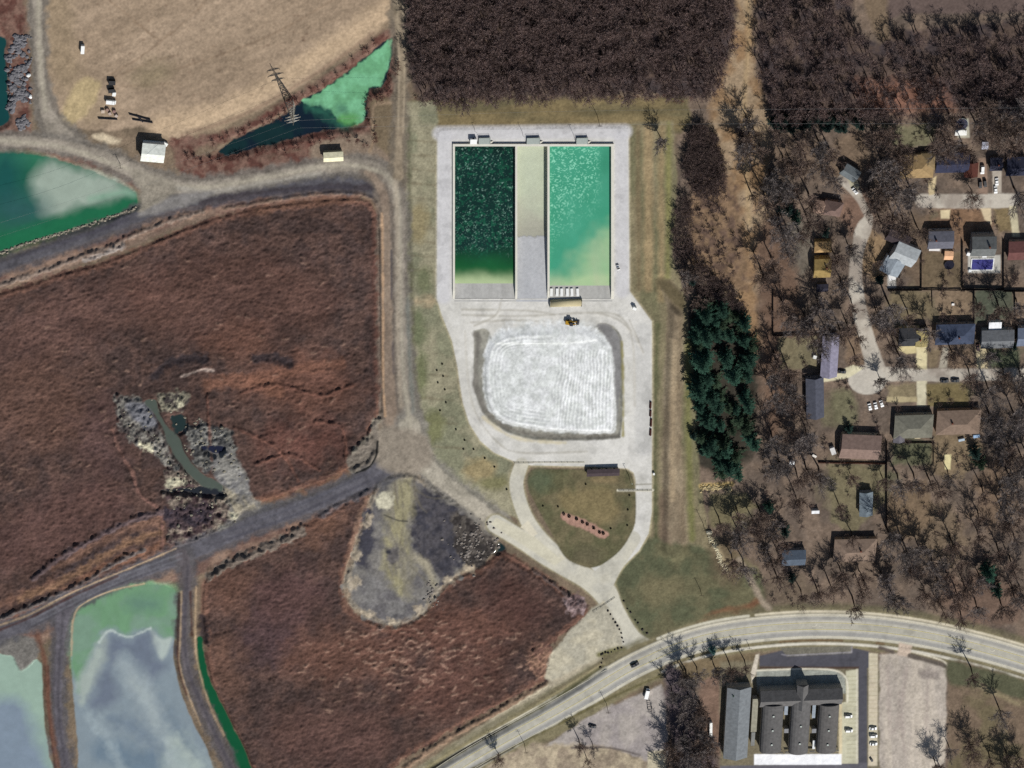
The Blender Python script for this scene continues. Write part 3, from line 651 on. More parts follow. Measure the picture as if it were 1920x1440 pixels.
for pts in ([(136, 1170), (150, 1138), (200, 1112), (270, 1096)], [(340, 1110), (338, 1190), (336, 1245), (352, 1300), (376, 1360)], [(368, 1100), (366, 1190), (372, 1250), (392, 1320), (420, 1380)], [(0, 1172), (60, 1150), (140, 1108), (260, 1058), (330, 1028)], [(136, 1165), (134, 1230)]):
    paint(line(pts, 3), (176, 152, 122), soft=3.5, jit=1.5, op=.75)
for pts in ([(336, 1112), (334, 1240), (350, 1302)], [(357, 1110), (360, 1190)], [(0, 1180), (60, 1156), (130, 1120), (220, 1080)], [(90, 1250), (92, 1340), (104, 1440)]):
    paint(line(pts, 4), (70, 44, 38), soft=4, jit=2, op=.8)
paint(line([(70, 1192), (84, 1240), (92, 1330), (110, 1440)], 9), (104, 72, 58), soft=6, jit=4, op=.8)
# ------------------------------------------------------------------ concrete apron, loop road, drying bed
R_APR = region('concrete_apron', 'structure', 'pale concrete apron round the two basins and the loop road', 'apron', grain=.05, scale=.8, bump=.06)
APR = poly([(820, 262), (824, 246), (840, 243), (1178, 240), (1180, 545), (1222, 602), (1222, 960), (1216, 1000), (1198, 1032), (1158, 1072), (1146, 1092), (1128, 1084), (1108, 1064), (1132, 1058), (1164, 1032), (1184, 1002), (1191, 980), (1192, 902), (1188, 886), (1176, 878), (1098, 874), (992, 872), (962, 864), (926, 848), (900, 826), (880, 794), (868, 756), (862, 720), (858, 690), (848, 640), (828, 590), (819, 560)])
Z[APR.w] += (.3 - Z[APR.w]) * sstep(-5, 2, APR.sd)
edge = Shape(APR.w, APR.sd + 3); paint(edge, (176, 166, 134), soft=4, jit=1, op=.7)
paint(APR, (205, 202, 194), soft=2.2, rgb2=(194, 191, 182), mixs=40, var=.07, vs=12, reg=R_APR)
for pts in ([(824, 250), (1172, 246)], [(834, 256), (832, 556)], [(1164, 256), (1166, 545)]):
    paint(line(pts, 26, False), (192, 190, 190), soft=8, var=.05, vs=12, op=.8)
paint(line([(1206, 620), (1206, 840)], 30, False), (190, 188, 182), soft=8, var=.05, op=.8)
for q in ([(866, 580), (990, 582), (1040, 590)], [(866, 590), (980, 592), (1100, 586), (1160, 592), (1196, 640)], [(884, 604), (960, 600), (1040, 604)], [(872, 620), (876, 700), (890, 770), (930, 826), (975, 848), (1100, 846)], [(1120, 586), (1164, 602), (1186, 640), (1190, 760)], [(1180, 600), (1206, 660)], [(940, 560), (930, 590), (890, 610)]):
    paint(line(q, 3), (164, 159, 146), soft=4, jit=1.5, op=.75)
    paint(line([(a, b + 5) for a, b in q], 2.5), (210, 206, 196), soft=4, jit=1.5, op=.6)
R_BED = region('drying_bed', 'structure', 'white dried sediment bed with combed tracks', 'drying bed', grain=.06, scale=1.2, bump=.12)
PIT = poly(spline([(888, 630), (892, 618), (912, 617), (922, 632), (926, 634), (950, 612), (1010, 604), (1092, 606), (1118, 612), (1122, 605), (1140, 606), (1160, 622), (1167, 650), (1168, 760), (1164, 812), (1150, 822), (1050, 826), (980, 820), (930, 798), (904, 770), (890, 720)], True, 4))
_top = sd_poly(np.array([(926, 590), (1112, 590), (1116, 634), (1060, 640), (930, 640), (922, 634)], dtype=float), PIT.w)
PIT.sd = np.minimum(PIT.sd, -_top)
paint(PIT, (146, 143, 131), soft=3, jit=2, rgb2=(128, 126, 116), mixs=14, var=.3, vs=7)
Z[PIT.w] += sstep(0, 5, PIT.sd) * -.6
BEDS = poly(spline([(912, 650), (926, 626), (950, 612), (1010, 604), (1092, 605), (1124, 620), (1146, 648), (1155, 690), (1156, 760), (1154, 806), (1136, 814), (1060, 812), (1000, 806), (946, 794), (914, 764), (906, 700)], True, 4))
w = BEDS.w; xx, yy = PX[w], PY[w]
BEDS.sd = BEDS.sd * (.35 + .65 * sstep(615, 670, PY[BEDS.w]))
a = paint(BEDS, (214, 215, 212), soft=5, jit=4, js=8, rgb2=(200, 202, 197), mixs=14, var=.1, vs=8, reg=R_BED)
wob = fbm(xx, yy, 60, 131, 3) * 14 + fbm(xx, yy, 9, 133, 2) * 2.2
rows = np.sin(2 * np.pi * (xx + .06 * yy + wob) / 6.4) * sstep(1020, 1060, xx) * sstep(640, 670, yy)
arcs = np.sin(2 * np.pi * (BEDS.sd + wob * .5) / 6.8) * sstep(1050, 1000, xx) * .6 * sstep(46, 30, BEDS.sd)
st = (rows + arcs) * .34 * (.4 + 1.2 * fbm(xx, yy, 22, 134, 2)) + (fbm(xx, yy, 5, 132, 2, 60, 3) - .5) * .5
COL[w] *= (1 + .3 * st * sstep(2, 10, BEDS.sd))[..., None]
Z[w] += sstep(0, 10, BEDS.sd) * (1.0 + .42 * st)
for sft in (4, 9):
    ring = Shape(w, 2.0 - np.abs(BEDS.sd - sft) - 8 * sstep(690, 650, yy)); paint(ring, (224, 224, 222) if sft == 9 else (168, 168, 164), soft=3, jit=1, op=.6)
paint(poly(spline([(1118, 612), (1128, 606), (1142, 610), (1160, 628), (1164, 650), (1164, 700), (1158, 790), (1154, 740), (1150, 670), (1140, 640)], True, 4)), (126, 124, 122), soft=5, jit=3, var=.2, vs=7)
paint(line([(891, 628), (896, 640), (892, 720), (908, 766)], 10), (116, 112, 104), soft=6, jit=4, var=.3, vs=7)
paint(line([(910, 770), (940, 796), (990, 814), (1060, 820), (1160, 818)], 7), (118, 114, 104), soft=5, jit=4, js=6, var=.4, vs=5)
paint(line([(906, 782), (950, 814), (1000, 826), (1060, 830)], 6), (196, 184, 150), soft=5, jit=3, op=.7)
paint(line([(1166, 640), (1169, 740), (1168, 816)], 4), (150, 142, 100), soft=4, jit=2)
# grass island, west curve, entry road
R_ISL = 0
ISL = poly(spline([(996, 882), (1040, 879), (1100, 880), (1168, 880), (1184, 892), (1191, 920), (1192, 968), (1184, 998), (1164, 1030), (1132, 1056), (1106, 1064), (1078, 1056), (1056, 1040), (1030, 992), (1006, 948), (991, 914)], True, 4))
R_DRV = region('entry_road', 'structure', 'pale concrete entry road with its curved west branch', 'road', grain=.05, scale=.8, bump=.06)
entry = [[(978, 870, 25), (968, 905, 26), (976, 945, 26), (994, 985, 28), (1022, 1022, 32), (1060, 1056, 34)], [(930, 982, 34), (980, 1012, 34), (1020, 1036, 40), (1060, 1062, 36), (1100, 1084, 38), (1132, 1108, 44), (1150, 1140, 36), (1168, 1172, 34), (1184, 1204, 46), (1204, 1234, 76)], [(1186, 1010, 30), (1150, 1060, 34), (1128, 1090, 46)]]
for pts in entry:
    L = line(pts, 20); Z[L.w] += (.3 - Z[L.w]) * sstep(-6, 2, L.sd)
    paint(Shape(L.w, np.where(REG[L.w] == R_APR, -9, L.sd + 3)), (150, 142, 112), soft=4, jit=2, op=.7)
for pts in entry:
    paint(line(pts, 20), (194, 189, 172), soft=2.4, rgb2=(184, 180, 166), mixs=30, var=.06, vs=10, reg=R_DRV)
paint(poly([(930, 970), (1000, 1004), (1050, 1046), (1046, 1036), (1060, 1046), (1040, 1060), (975, 1018), (920, 982)]), (196, 190, 168), soft=3, reg=R_DRV, var=.05)
paint(poly([(976, 988), (990, 975), (1008, 1000), (1000, 1006)]), (206, 198, 176), soft=2)
paint(ISL, (104, 96, 72), soft=2.5, rgb2=(88, 86, 62), mixs=30, var=.18, vs=9, reg=0, z=.25)
paint(poly([(1050, 930), (1090, 912), (1140, 916), (1160, 960), (1130, 985), (1090, 970), (1060, 960)], True), (126, 112, 80), soft=20, jit=10, op=.8)
paint(ell(1012, 900, 22, 24), (82, 90, 68), soft=18, jit=8, op=.8); paint(ell(1100, 1040, 30, 16), (92, 86, 66), soft=16, jit=6, op=.8)
paint(ell(1130, 900, 26, 8), (122, 108, 80), soft=10, jit=4)
paint(poly([(1053, 962), (1062, 962), (1100, 976), (1138, 997), (1138, 1006), (1126, 1008), (1090, 990), (1070, 984), (1054, 972)], True), (160, 126, 110), soft=3, jit=2.5, js=7, var=.15)
paint(line([(1158, 919), (1224, 919)], 3.6, False), (206, 200, 180), soft=2.5); paint(line([(1192, 908), (1222, 907)], 2.4, False), (150, 146, 132), soft=2.5)
paint(line([(964, 866), (1095, 866)], 2.2, False), (214, 206, 182), soft=2.5)
# gravel lot by the entrance and the verge path
R_LOT = region('gravel_lot', 'structure', 'pale gravel turn-out beside the entrance', 'gravel lot', grain=.08, scale=.9, bump=.12)
LOT = poly([(1026, 1250), (1040, 1216), (1072, 1180), (1110, 1140), (1132, 1128), (1150, 1152), (1164, 1180), (1167, 1212), (1130, 1226), (1122, 1240), (1090, 1258), (1040, 1284), (1022, 1272)])
paint(LOT, (178, 170, 148), soft=5, jit=5, js=12, rgb2=(166, 160, 142), mixs=26, var=.12, vs=8, reg=R_LOT)
paint(line([(1124, 1228), (1166, 1216), (1166, 1230), (1124, 1256)], 10), (112, 108, 76), soft=6, jit=2)
paint(line([(760, 1470, 26), (830, 1420, 20), (900, 1372, 16), (1000, 1308, 16), (1060, 1272, 16), (1126, 1236, 8)], 16), (168, 158, 136), soft=6, jit=3, var=.12)
# ------------------------------------------------------------------ main road
ROADC = [(640, 1590), (700, 1548), (790, 1484), (870, 1430), (960, 1378), (1040, 1334), (1110, 1294), (1170, 1258), (1220, 1233), (1270, 1212), (1340, 1192), (1420, 1180), (1500, 1174), (1580, 1174), (1660, 1180), (1740, 1192), (1820, 1210), (1900, 1232), (1990, 1262), (2040, 1280)]
rc = spline(ROADC)
tn = np.gradient(rc, axis=0); tn /= np.linalg.norm(tn, axis=1)[:, None]
nr = np.stack([-tn[:, 1], tn[:, 0]], 1)                 # points down the picture (south side)
def off(d): return rc + nr * d
R_ROAD = region('road', 'structure', 'grey concrete main road with a centre turning lane', 'road', grain=.05, scale=.8, bump=.06)
R_WALK = region('pavement', 'structure', 'pale concrete pavement along the main road', 'pavement', grain=.05, scale=.8, bump=.06)
verge = line(off(4), 78, False); paint(verge, (122, 114, 88), soft=8, jit=4, var=.16, vs=9)
Z[verge.w] += (.15 - Z[verge.w]) * sstep(-6, 6, verge.sd)
paint(line(off(-38), 8, False), (98, 94, 70), soft=8, jit=3, op=.7)
road = line(off(0), 47, False); Z[road.w] += (.3 - Z[road.w]) * sstep(-3, 1, road.sd)
paint(road, (184, 179, 164), soft=2.5, var=.06, vs=9, reg=R_ROAD)
for d, wd, c in [(-14.5, 9, (160, 157, 148)), (0, 12, (170, 166, 152)), (14.5, 9, (158, 156, 150)), (-20.5, 3, (204, 196, 174)), (20.5, 3, (198, 192, 172)), (-14.5, 3, (150, 147, 140)), (14.5, 3, (148, 146, 140))]:
    paint(line(off(d), wd, False), c, soft=3, jit=.8, var=.08, vs=8, op=.9)
SWK = off(33)[np.searchsorted(rc[:, 0], 1225):]
walk = line(SWK, 5, False); Z[walk.w] += (.3 - Z[walk.w]) * sstep(-3, 1, walk.sd)
paint(walk, (202, 196, 180), soft=2.2, reg=R_WALK)
paint(line(off(27)[np.searchsorted(rc[:, 0], 1460):np.searchsorted(rc[:, 0], 1590)], 3.4, False), (104, 84, 62), soft=3, jit=1)
paint(line(off(27)[np.searchsorted(rc[:, 0], 1640):np.searchsorted(rc[:, 0], 1672)], 4, False), (112, 94, 70), soft=3, jit=1)
paint(line(off(27)[np.searchsorted(rc[:, 0], 1715):np.searchsorted(rc[:, 0], 1770)], 4, False), (108, 98, 72), soft=3, jit=1)
NWK = off(-27)
paint(line(NWK[np.searchsorted(rc[:, 0], 1240):np.searchsorted(rc[:, 0], 1420)], 5, False), (198, 192, 172), soft=2.5, reg=R_WALK)
paint(line(NWK[np.searchsorted(rc[:, 0], 1420):], 4.5, False), (202, 192, 168), soft=2.5, reg=R_WALK)
DITCH = line([(700, 1510, 9), (815, 1440, 8), (885, 1400, 7), (952, 1362, 5), (1010, 1330, 7), (1080, 1286, 8), (1130, 1252, 6)], 7); bank(DITCH, -.9, 8)
paint(DITCH, (84, 82, 58), soft=6, jit=2)
paint(line([(700, 1512), (815, 1440), (885, 1398), (950, 1363)], 4.5), (28, 28, 26), soft=3)  # shadow in the ditch, painted as a black line
paint(line([(800, 1490), (892, 1438), (962, 1400), (1030, 1366), (1100, 1330), (1180, 1292), (1250, 1262)], 5), (96, 90, 62), soft=4, jit=2)
paint(line([(870, 1452), (962, 1402)], 3), (34, 34, 32), soft=3, op=.8)  # second painted line of ditch shadow
# ------------------------------------------------------------------ lots south of the road
R_SLOT = region('gravel_lot', 'structure', 'mauve grey gravel truck lot south of the main road', 'gravel lot', grain=.08, scale=.9, bump=.12)
paint(poly([(1020, 1400), (1098, 1346), (1130, 1330), (1240, 1284), (1250, 1310), (1252, 1410), (1240, 1440), (1150, 1405), (1068, 1402)]), (150, 142, 138), soft=5, jit=4, rgb2=(160, 152, 144), mixs=40, var=.08, vs=12, reg=R_SLOT)
paint(poly([(870, 1470), (940, 1420), (1000, 1392), (1065, 1395), (1150, 1402), (1230, 1436), (1230, 1540), (780, 1540)]), (168, 154, 130), soft=8, jit=7, rgb2=(142, 128, 110), mixs=18, var=.22, vs=8)
paint(line([(1072, 1402), (1140, 1402), (1200, 1416)], 3), (92, 84, 80), soft=4, jit=1)
paint(poly([(1215, 1410), (1248, 1405), (1250, 1540), (1210, 1540)]), (186, 176, 150), soft=4)
paint(line([(1260, 1260, 30), (1275, 1320, 56), (1300, 1400, 70), (1320, 1530, 90)], 50), (88, 78, 80), soft=14, jit=8, var=.26, vs=8)
paint(poly([(1312, 1250), (1350, 1262), (1352, 1420), (1320, 1400), (1312, 1320)]), (120, 98, 84), soft=8, jit=7, var=.24)
paint(poly([(1270, 1240), (1420, 1222), (1424, 1240), (1410, 1262), (1330, 1270), (1290, 1290)]), (112, 98, 76), soft=8, jit=5)
# school grounds
R_ASP = region('parking_lot', 'structure', 'dark asphalt drive round the school', 'parking lot', grain=.05, scale=.8, bump=.06)
R_BAY = region('parking_lot', 'structure', 'pale concrete parking bays beside the school', 'parking lot', grain=.05, scale=.8, bump=.06)
R_PLAZA = region('pavement', 'structure', 'bright white paved plaza at the south front of the school', 'pavement', grain=.03, scale=.8, bump=.04)
R_RLOT = region('gravel_lot', 'structure', 'bare pinkish gravel lot east of the school', 'gravel lot', grain=.08, scale=.9, bump=.12)
paint(poly([(1350, 1240), (1660, 1240), (1660, 1540), (1350, 1540)]), (116, 108, 88), soft=6, jit=2)
paint(poly([(1424, 1230), (1468, 1219), (1540, 1215), (1606, 1216), (1630, 1222), (1630, 1252), (1424, 1250)]), (78, 77, 83), soft=2.4, reg=R_ASP, var=.06)
paint(poly([(1462, 1214), (1598, 1211), (1597, 1225), (1476, 1231)]), (110, 106, 94), soft=2.5, reg=0)
paint(line([(1466, 1227), (1476, 1229), (1597, 1223), (1597, 1213)], 2, False), (146, 142, 146), soft=2.5)
paint(poly([(1609, 1225), (1626, 1225), (1626, 1540), (1609, 1540)]), (80, 79, 85), soft=2.2, reg=R_ASP, var=.06)
paint(poly([(1350, 1436), (1626, 1430), (1626, 1540), (1350, 1540)]), (96, 94, 100), soft=3, reg=R_ASP, var=.06)
paint(poly([(1424, 1250), (1610, 1250), (1610, 1254), (1424, 1254)]), (74, 58, 50), soft=3)
paint(poly([(1418, 1256), (1565, 1256), (1584, 1270), (1588, 1300), (1578, 1300), (1576, 1320), (1420, 1300)]), (146, 148, 138), soft=3)
paint(poly([(1586, 1258), (1608, 1255), (1608, 1432), (1574, 1432), (1574, 1318), (1586, 1316)]), (190, 186, 160), soft=2.2, reg=R_BAY, var=.05)
paint(line([(1607, 1256), (1607, 1430)], 4, False), (206, 200, 178), soft=2.5)
paint(line([(1576, 1320), (1576, 1430)], 6, False), (204, 190, 156), soft=2.5)
for k in range(20): paint(line([(1588, 1268 + k * 8), (1605, 1268 + k * 8)], 1.2, False), (160, 154, 124), soft=2, op=.7)
paint(line([(1412, 1258), (1500, 1254), (1560, 1256), (1582, 1266), (1589, 1284), (1589, 1316)], 3), (214, 208, 188), soft=2.2, reg=R_WALK)
paint(poly([(1417, 1228), (1424, 1226), (1418, 1262), (1410, 1280), (1408, 1262)]), (204, 194, 176), soft=2.5)
paint(poly([(1629, 1224), (1646, 1226), (1645, 1436), (1628, 1436)]), (192, 183, 158), soft=2.4, reg=R_BAY, rgb2=(198, 186, 162), mixs=40, var=.05)
for k in range(24): paint(line([(1630, 1232 + k * 8), (1644, 1232 + k * 8)], 1.2, False), (166, 154, 124), soft=2, op=.6)
paint(poly([(1414, 1414), (1578, 1414), (1578, 1434), (1414, 1434)]), (246, 246, 244), soft=2, reg=R_PLAZA, var=.02)
paint(poly([(1649, 1228), (1676, 1224), (1720, 1232), (1775, 1252), (1775, 1300), (1772, 1440), (1700, 1450), (1649, 1440)]), (168, 158, 146), soft=4, jit=3, rgb2=(182, 171, 156), mixs=20, var=.14, vs=9, ang=88, asp=5, reg=R_RLOT)
for q in ([(1700, 1250), (1690, 1340), (1698, 1420)], [(1740, 1280), (1735, 1400)], [(1664, 1250), (1668, 1380)], [(1676, 1370), (1684, 1350), (1686, 1300)]):
    paint(line(q, 5), (156, 142, 134), soft=7, jit=4, op=.5)
paint(ell(1740, 1264, 18, 10), (128, 118, 112), soft=8, jit=7, op=.7)
paint(poly([(1686, 1198 + 6), (1710, 1210), (1706, 1232), (1682, 1228)]), (186, 168, 150), soft=4)
paint(line([(1650, 1214), (1674, 1222)], 7, False), (96, 86, 78), soft=4, jit=1); paint(line([(1706, 1229), (1774, 1248)], 9, False), (92, 84, 76), soft=4, jit=1)
paint(line([(1712, 1222), (1766, 1238), (1780, 1254), (1788, 1266)], 3), (196, 188, 168), soft=2.5)
paint(poly([(1778, 1240), (1800, 1236), (2040, 1310), (2040, 1540), (1778, 1540)]), (104, 94, 72), soft=6, jit=4, rgb2=(112, 96, 80), mixs=36, var=.22, vs=8)
paint(poly([(1778, 1238), (1830, 1250), (1920, 1276), (1920, 1310), (1840, 1290), (1780, 1280)], True), (84, 84, 64), soft=10, jit=4)
paint(line([(1840, 1286), (1910, 1320)], 7), (144, 132, 102), soft=8, jit=3, op=.8)
for pts, c in [([(1460, 634), (1534, 628), (1534, 690), (1462, 694)], (116, 108, 84)), ([(1742, 720), (1812, 720), (1816, 760), (1742, 762)], (112, 104, 78)), ([(1664, 726), (1690, 718), (1716, 720), (1716, 744), (1664, 744)], (130, 118, 92)), ([(1672, 830), (1748, 832), (1748, 872), (1674, 872)], (92, 92, 70)),
    ([(1752, 822), (1838, 820), (1838, 846), (1800, 900), (1752, 890)], (122, 106, 84)), ([(1560, 736), (1596, 730), (1604, 780), (1590, 812), (1566, 790)], (110, 106, 82)), ([(1552, 872), (1658, 872), (1660, 940), (1600, 1000), (1560, 980)], (112, 104, 80)), ([(1730, 472), (1802, 470), (1802, 538), (1730, 540)], (106, 92, 72)),
    ([(1670, 546), (1745, 546), (1745, 596), (1690, 604), (1672, 580)], (112, 100, 78)), ([(1750, 546), (1824, 546), (1824, 604), (1760, 598)], (126, 108, 88)), ([(1828, 546), (1900, 546), (1900, 600), (1828, 606)], (80, 84, 70)), ([(1906, 548), (1940, 548), (1940, 610), (1906, 610)], (122, 104, 86)), ([(1855, 656), (1912, 656), (1912, 690), (1855, 690)], (82, 88, 68)),
    ([(1740, 655), (1762, 655), (1756, 690), (1740, 690)], (118, 104, 82)), ([(1780, 655), (1826, 655), (1828, 690), (1778, 690)], (118, 100, 82)), ([(1782, 394), (1838, 392), (1846, 412), (1800, 440), (1786, 420)], (124, 98, 76)), ([(1746, 396), (1762, 396), (1762, 410), (1746, 410)], (104, 94, 76)), ([(1862, 390), (1890, 390), (1898, 430), (1872, 436)], (124, 108, 78)), ([(1640, 236), (1750, 232), (1752, 270), (1646, 274)], (112, 108, 84)),
    ([(1668, 930), (1738, 900), (1752, 980), (1700, 1010), (1666, 990)], (118, 100, 80)), ([(1330, 925), (1400, 925), (1420, 950), (1360, 990), (1332, 985)], (112, 104, 78))]:
    paint(poly(pts), c, soft=7, jit=6, js=12, var=.2, vs=8, op=.9)
# residential streets and drives
R_STR = region('street', 'structure', 'pale concrete residential streets and their turning circle', 'street', grain=.05, scale=.8, bump=.06)
R_DRIVE = region('driveway', 'structure', 'pale concrete driveways and patios of the houses', 'driveway', grain=.05, scale=.8, bump=.06)
ST = (184, 176, 162)
streets = [[(1728, 376, 26), (1800, 377, 27), (1880, 376, 27), (1900, 374, 22)], [(1640, 700, 30), (1690, 702, 25), (1760, 703, 24), (1850, 702, 23), (2040, 700, 23)], [(1628, 410, 18), (1618, 432, 30), (1610, 462, 24), (1604, 500, 24), (1606, 550, 27), (1616, 600, 28), (1630, 650, 30), (1642, 690, 36)], [(1580, 336, 18), (1604, 360, 18), (1618, 384, 14), (1630, 408, 14)]]
for pts in streets:
    L = line(pts, 20); Z[L.w] += (.2 - Z[L.w]) * sstep(-5, 2, L.sd)
    paint(L, ST, soft=3, jit=1, rgb2=(152, 142, 130), mixs=30, var=.07, vs=10, reg=R_STR)
paint(ell(1626, 712, 36, 28), (184, 177, 164), soft=3, reg=R_STR, var=.06)
drives = [([(1585, 690), (1600, 684), (1620, 690), (1592, 708), (1540, 718), (1538, 708), (1575, 700)], (206, 198, 166)), ([(1718, 648), (1738, 648), (1738, 692), (1718, 692)], (206, 194, 154)), ([(1684, 645), (1718, 645), (1718, 662), (1700, 664), (1684, 656)], (196, 182, 138)),
    ([(1830, 650), (1850, 650), (1852, 690), (1832, 690)], (204, 188, 150)), ([(1768, 652), (1778, 652), (1776, 690), (1760, 690)], (160, 152, 136)), ([(1718, 714), (1738, 714), (1736, 762), (1720, 762)], (196, 188, 160)), ([(1662, 744), (1720, 744), (1720, 754), (1662, 754)], (170, 156, 122)),
    ([(1763, 394), (1782, 393), (1780, 410), (1764, 410)], (204, 188, 152)), ([(1838, 390), (1858, 390), (1860, 422), (1846, 412)], (196, 178, 146)), ([(1892, 386), (1906, 386), (1912, 444), (1898, 444)], (186, 176, 146)), ([(1742, 455), (1766, 455), (1764, 472), (1742, 468)], (160, 152, 142)),
    ([(1815, 478), (1876, 478), (1876, 512), (1815, 512)], (180, 176, 166)), ([(1740, 340), (1756, 330), (1752, 364), (1742, 366)], (196, 178, 140)), ([(1832, 296), (1850, 296), (1852, 364), (1834, 364)], (142, 120, 104)), ([(1860, 310), (1878, 310), (1878, 362), (1862, 362)], (170, 160, 146)), ([(1582, 320), (1600, 318), (1612, 352), (1598, 356)], (168, 162, 138)),
    ([(1664, 508), (1680, 502), (1680, 540), (1664, 540)], (176, 172, 164)), ([(1795, 222), (1816, 222), (1818, 258), (1796, 258)], (170, 166, 150)), ([(1770, 852), (1784, 852), (1782, 880), (1772, 880)], (212, 200, 152))]
for pts, c in drives:
    paint(poly(pts), c, soft=2.4, jit=.8, var=.08, vs=8, reg=R_DRIVE)
paint(poly([(1736, 720), (1812, 720), (1818, 760), (1740, 762)]), (112, 100, 70), soft=3, var=.12)
paint(line([(1385, 1050), (1404, 1080), (1425, 1120), (1440, 1140)], 12), (150, 136, 118), soft=6, jit=3)
paint(line([(1315, 912), (1370, 908)], 9), (176, 152, 100), soft=5, jit=3, js=6)
paint(line([(1332, 1000, 8), (1345, 1030, 10), (1362, 1062, 12)], 8), (150, 136, 108), soft=6, jit=4)
# the basins are built as walls and floors of their own: leave their hole open
HOLE = (849.5, 268.5, 1148.5, 560.0)
hole = (PX > HOLE[0] + 2) & (PX < HOLE[2] - 2) & (PY > HOLE[1] + 3) & (PY < HOLE[3] - 1)
REG[hole] = -1
# fine tonal life over everything dry
AMP = np.ones(PX.shape)
for r, (name, *_q) in REGIONS.items():
    if name == 'pond_water': AMP[REG == r] = .12
    elif name in ('concrete_apron', 'entry_road', 'road', 'pavement', 'parking_lot', 'street', 'driveway'): AMP[REG == r] = .4
    elif name == 'algae': AMP[REG == r] = .5
COL *= np.clip(1 + AMP * (.22 * (fbm(x, y, 3.6, 201, 2) - .5) * 2 + .2 * (fbm(x, y, 11, 203, 3) - .5) * 2 + .10 * (fbm(x, y, 90, 202, 3) - .5) * 2), .3, 2)[..., None]
reed = (REG == R_REED) | (REG == R_REED2)
COL[reed] *= np.clip(1 + .6 * (fbm(x, y, 52, 207, 4, -15, 1.6) - .5) + .5 * (fbm(x, y, 17, 208, 3, -10, 1.8) - .5), .5, 1.6)[reed][:, None]
hard = AMP == .4
COL[hard] *= (1 - .16 * sstep(.58, .75, fbm(x, y, 26, 205, 4)))[hard][:, None]
COL = np.clip(COL, .003, .9)
WX, WY = P(PX, PY, 0.0)
# outermost rows run on to the horizon
for A, s_ in ((WX, 1), (WY, 1)): pass
WX[:, 0] -= 4000; WX[:, -1] += 4000; WY[0, :] += 4000; WY[-1, :] -= 4000

def ground_z(px, py):
    i = int(round((py - gy[0]) / G)); j = int(round((px - gx[0]) / G))
    return float(Z[min(max(i, 0), NY - 1), min(max(j, 0), NX - 1)])

idx = np.arange(NY * NX).reshape(NY, NX)
quad = np.stack([idx[1:, :-1], idx[1:, 1:], idx[:-1, 1:], idx[:-1, :-1]], -1).reshape(-1, 4)
qreg = REG[:-1, :-1].copy(); qreg[0, :] = 0; qreg[-1, :] = 0; qreg[:, 0] = 0; qreg[:, -1] = 0
qreg = qreg.reshape(-1)
ALLV = np.stack([WX, WY, Z], -1).reshape(-1, 3); ALLC = COL.reshape(-1, 3)

def grid_mesh(name, q, m):
    used, inv = np.unique(q, return_inverse=True)
    inv = inv.reshape(-1, 4)
    me = bpy.data.meshes.new(name)
    me.vertices.add(len(used)); me.vertices.foreach_set('co', ALLV[used].astype(np.float32).ravel())
    me.loops.add(inv.size); me.loops.foreach_set('vertex_index', inv.astype(np.int32).ravel())
    me.polygons.add(len(inv)); me.polygons.foreach_set('loop_start', np.arange(0, inv.size, 4, dtype=np.int32))
    me.polygons.foreach_set('loop_total', np.full(len(inv), 4, dtype=np.int32))
    me.polygons.foreach_set('use_smooth', np.ones(len(inv), dtype=bool))
    at = me.color_attributes.new('Col', 'FLOAT_COLOR', 'POINT')
    at.data.foreach_set('color', np.concatenate([ALLC[used], np.ones((len(used), 1))], 1).astype(np.float32).ravel())
    me.update(calc_edges=True)
    me.materials.append(m)
    o = bpy.data.objects.new(name, me)
    ROOTC.objects.link(o)
    return o

for r, (name, kind, label, cat, kw) in REGIONS.items():
    q = quad[qreg == r]
    if len(q):
        tag(grid_mesh(name, q, vmat(f'{name}_{r}_cover', **kw)), label, cat, None, kind)

# ------------------------------------------------------------------ the two basins and the dry one between them
M_CONC = mat('pale_concrete', (206, 202, 188), var=.07, scale=.5, rough=.85, bump=.1)
M_CONCG = mat('grey_concrete', (178, 178, 180), var=.10, scale=.35, rough=.9, bump=.15)
M_CONCD = mat('weathered_concrete', (140, 138, 126), var=.15, scale=.5, rough=.9, bump=.15)
RIM = 1.4
def patch(name, x0, x1, y0, y1, zf, colf, m, step=1.0, kind='structure', label=None, cat=None, parent=None, refz=0.0):
    """A fine sheet over a pixel rectangle laid at the level zf(py)."""
    xs = np.linspace(x0, x1, max(2, int((x1 - x0) / step) + 1)); ys = np.linspace(y0, y1, max(2, int((y1 - y0) / step) + 1))
    qx, qy = np.meshgrid(xs, ys)
    zz = np.broadcast_to(zf(qx, qy), qx.shape)
    wx, wy = P(qx, qy, refz)
    c = colf(qx, qy)
    n, k = qx.shape
    ii = np.arange(n * k).reshape(n, k)
    q = np.stack([ii[1:, :-1], ii[1:, 1:], ii[:-1, 1:], ii[:-1, :-1]], -1).reshape(-1, 4)
    me = bpy.data.meshes.new(name)
    me.from_pydata(np.stack([wx, wy, zz], -1).reshape(-1, 3).tolist(), [], q.tolist())
    at = me.color_attributes.new('Col', 'FLOAT_COLOR', 'POINT')
    at.data.foreach_set('color', np.concatenate([c.reshape(-1, 3), np.ones((n * k, 1))], 1).astype(np.float32).ravel())
    me.polygons.foreach_set('use_smooth', [True] * len(me.polygons))
    me.materials.append(m)
    o = bpy.data.objects.new(name, me); ROOTC.objects.link(o)
    if parent: o.parent = parent
    if label: tag(o, label, cat, None, kind)
    return o
def mixc(c0, c1, t): return alb(c0) * (1 - t[..., None]) + alb(c1) * t[..., None]

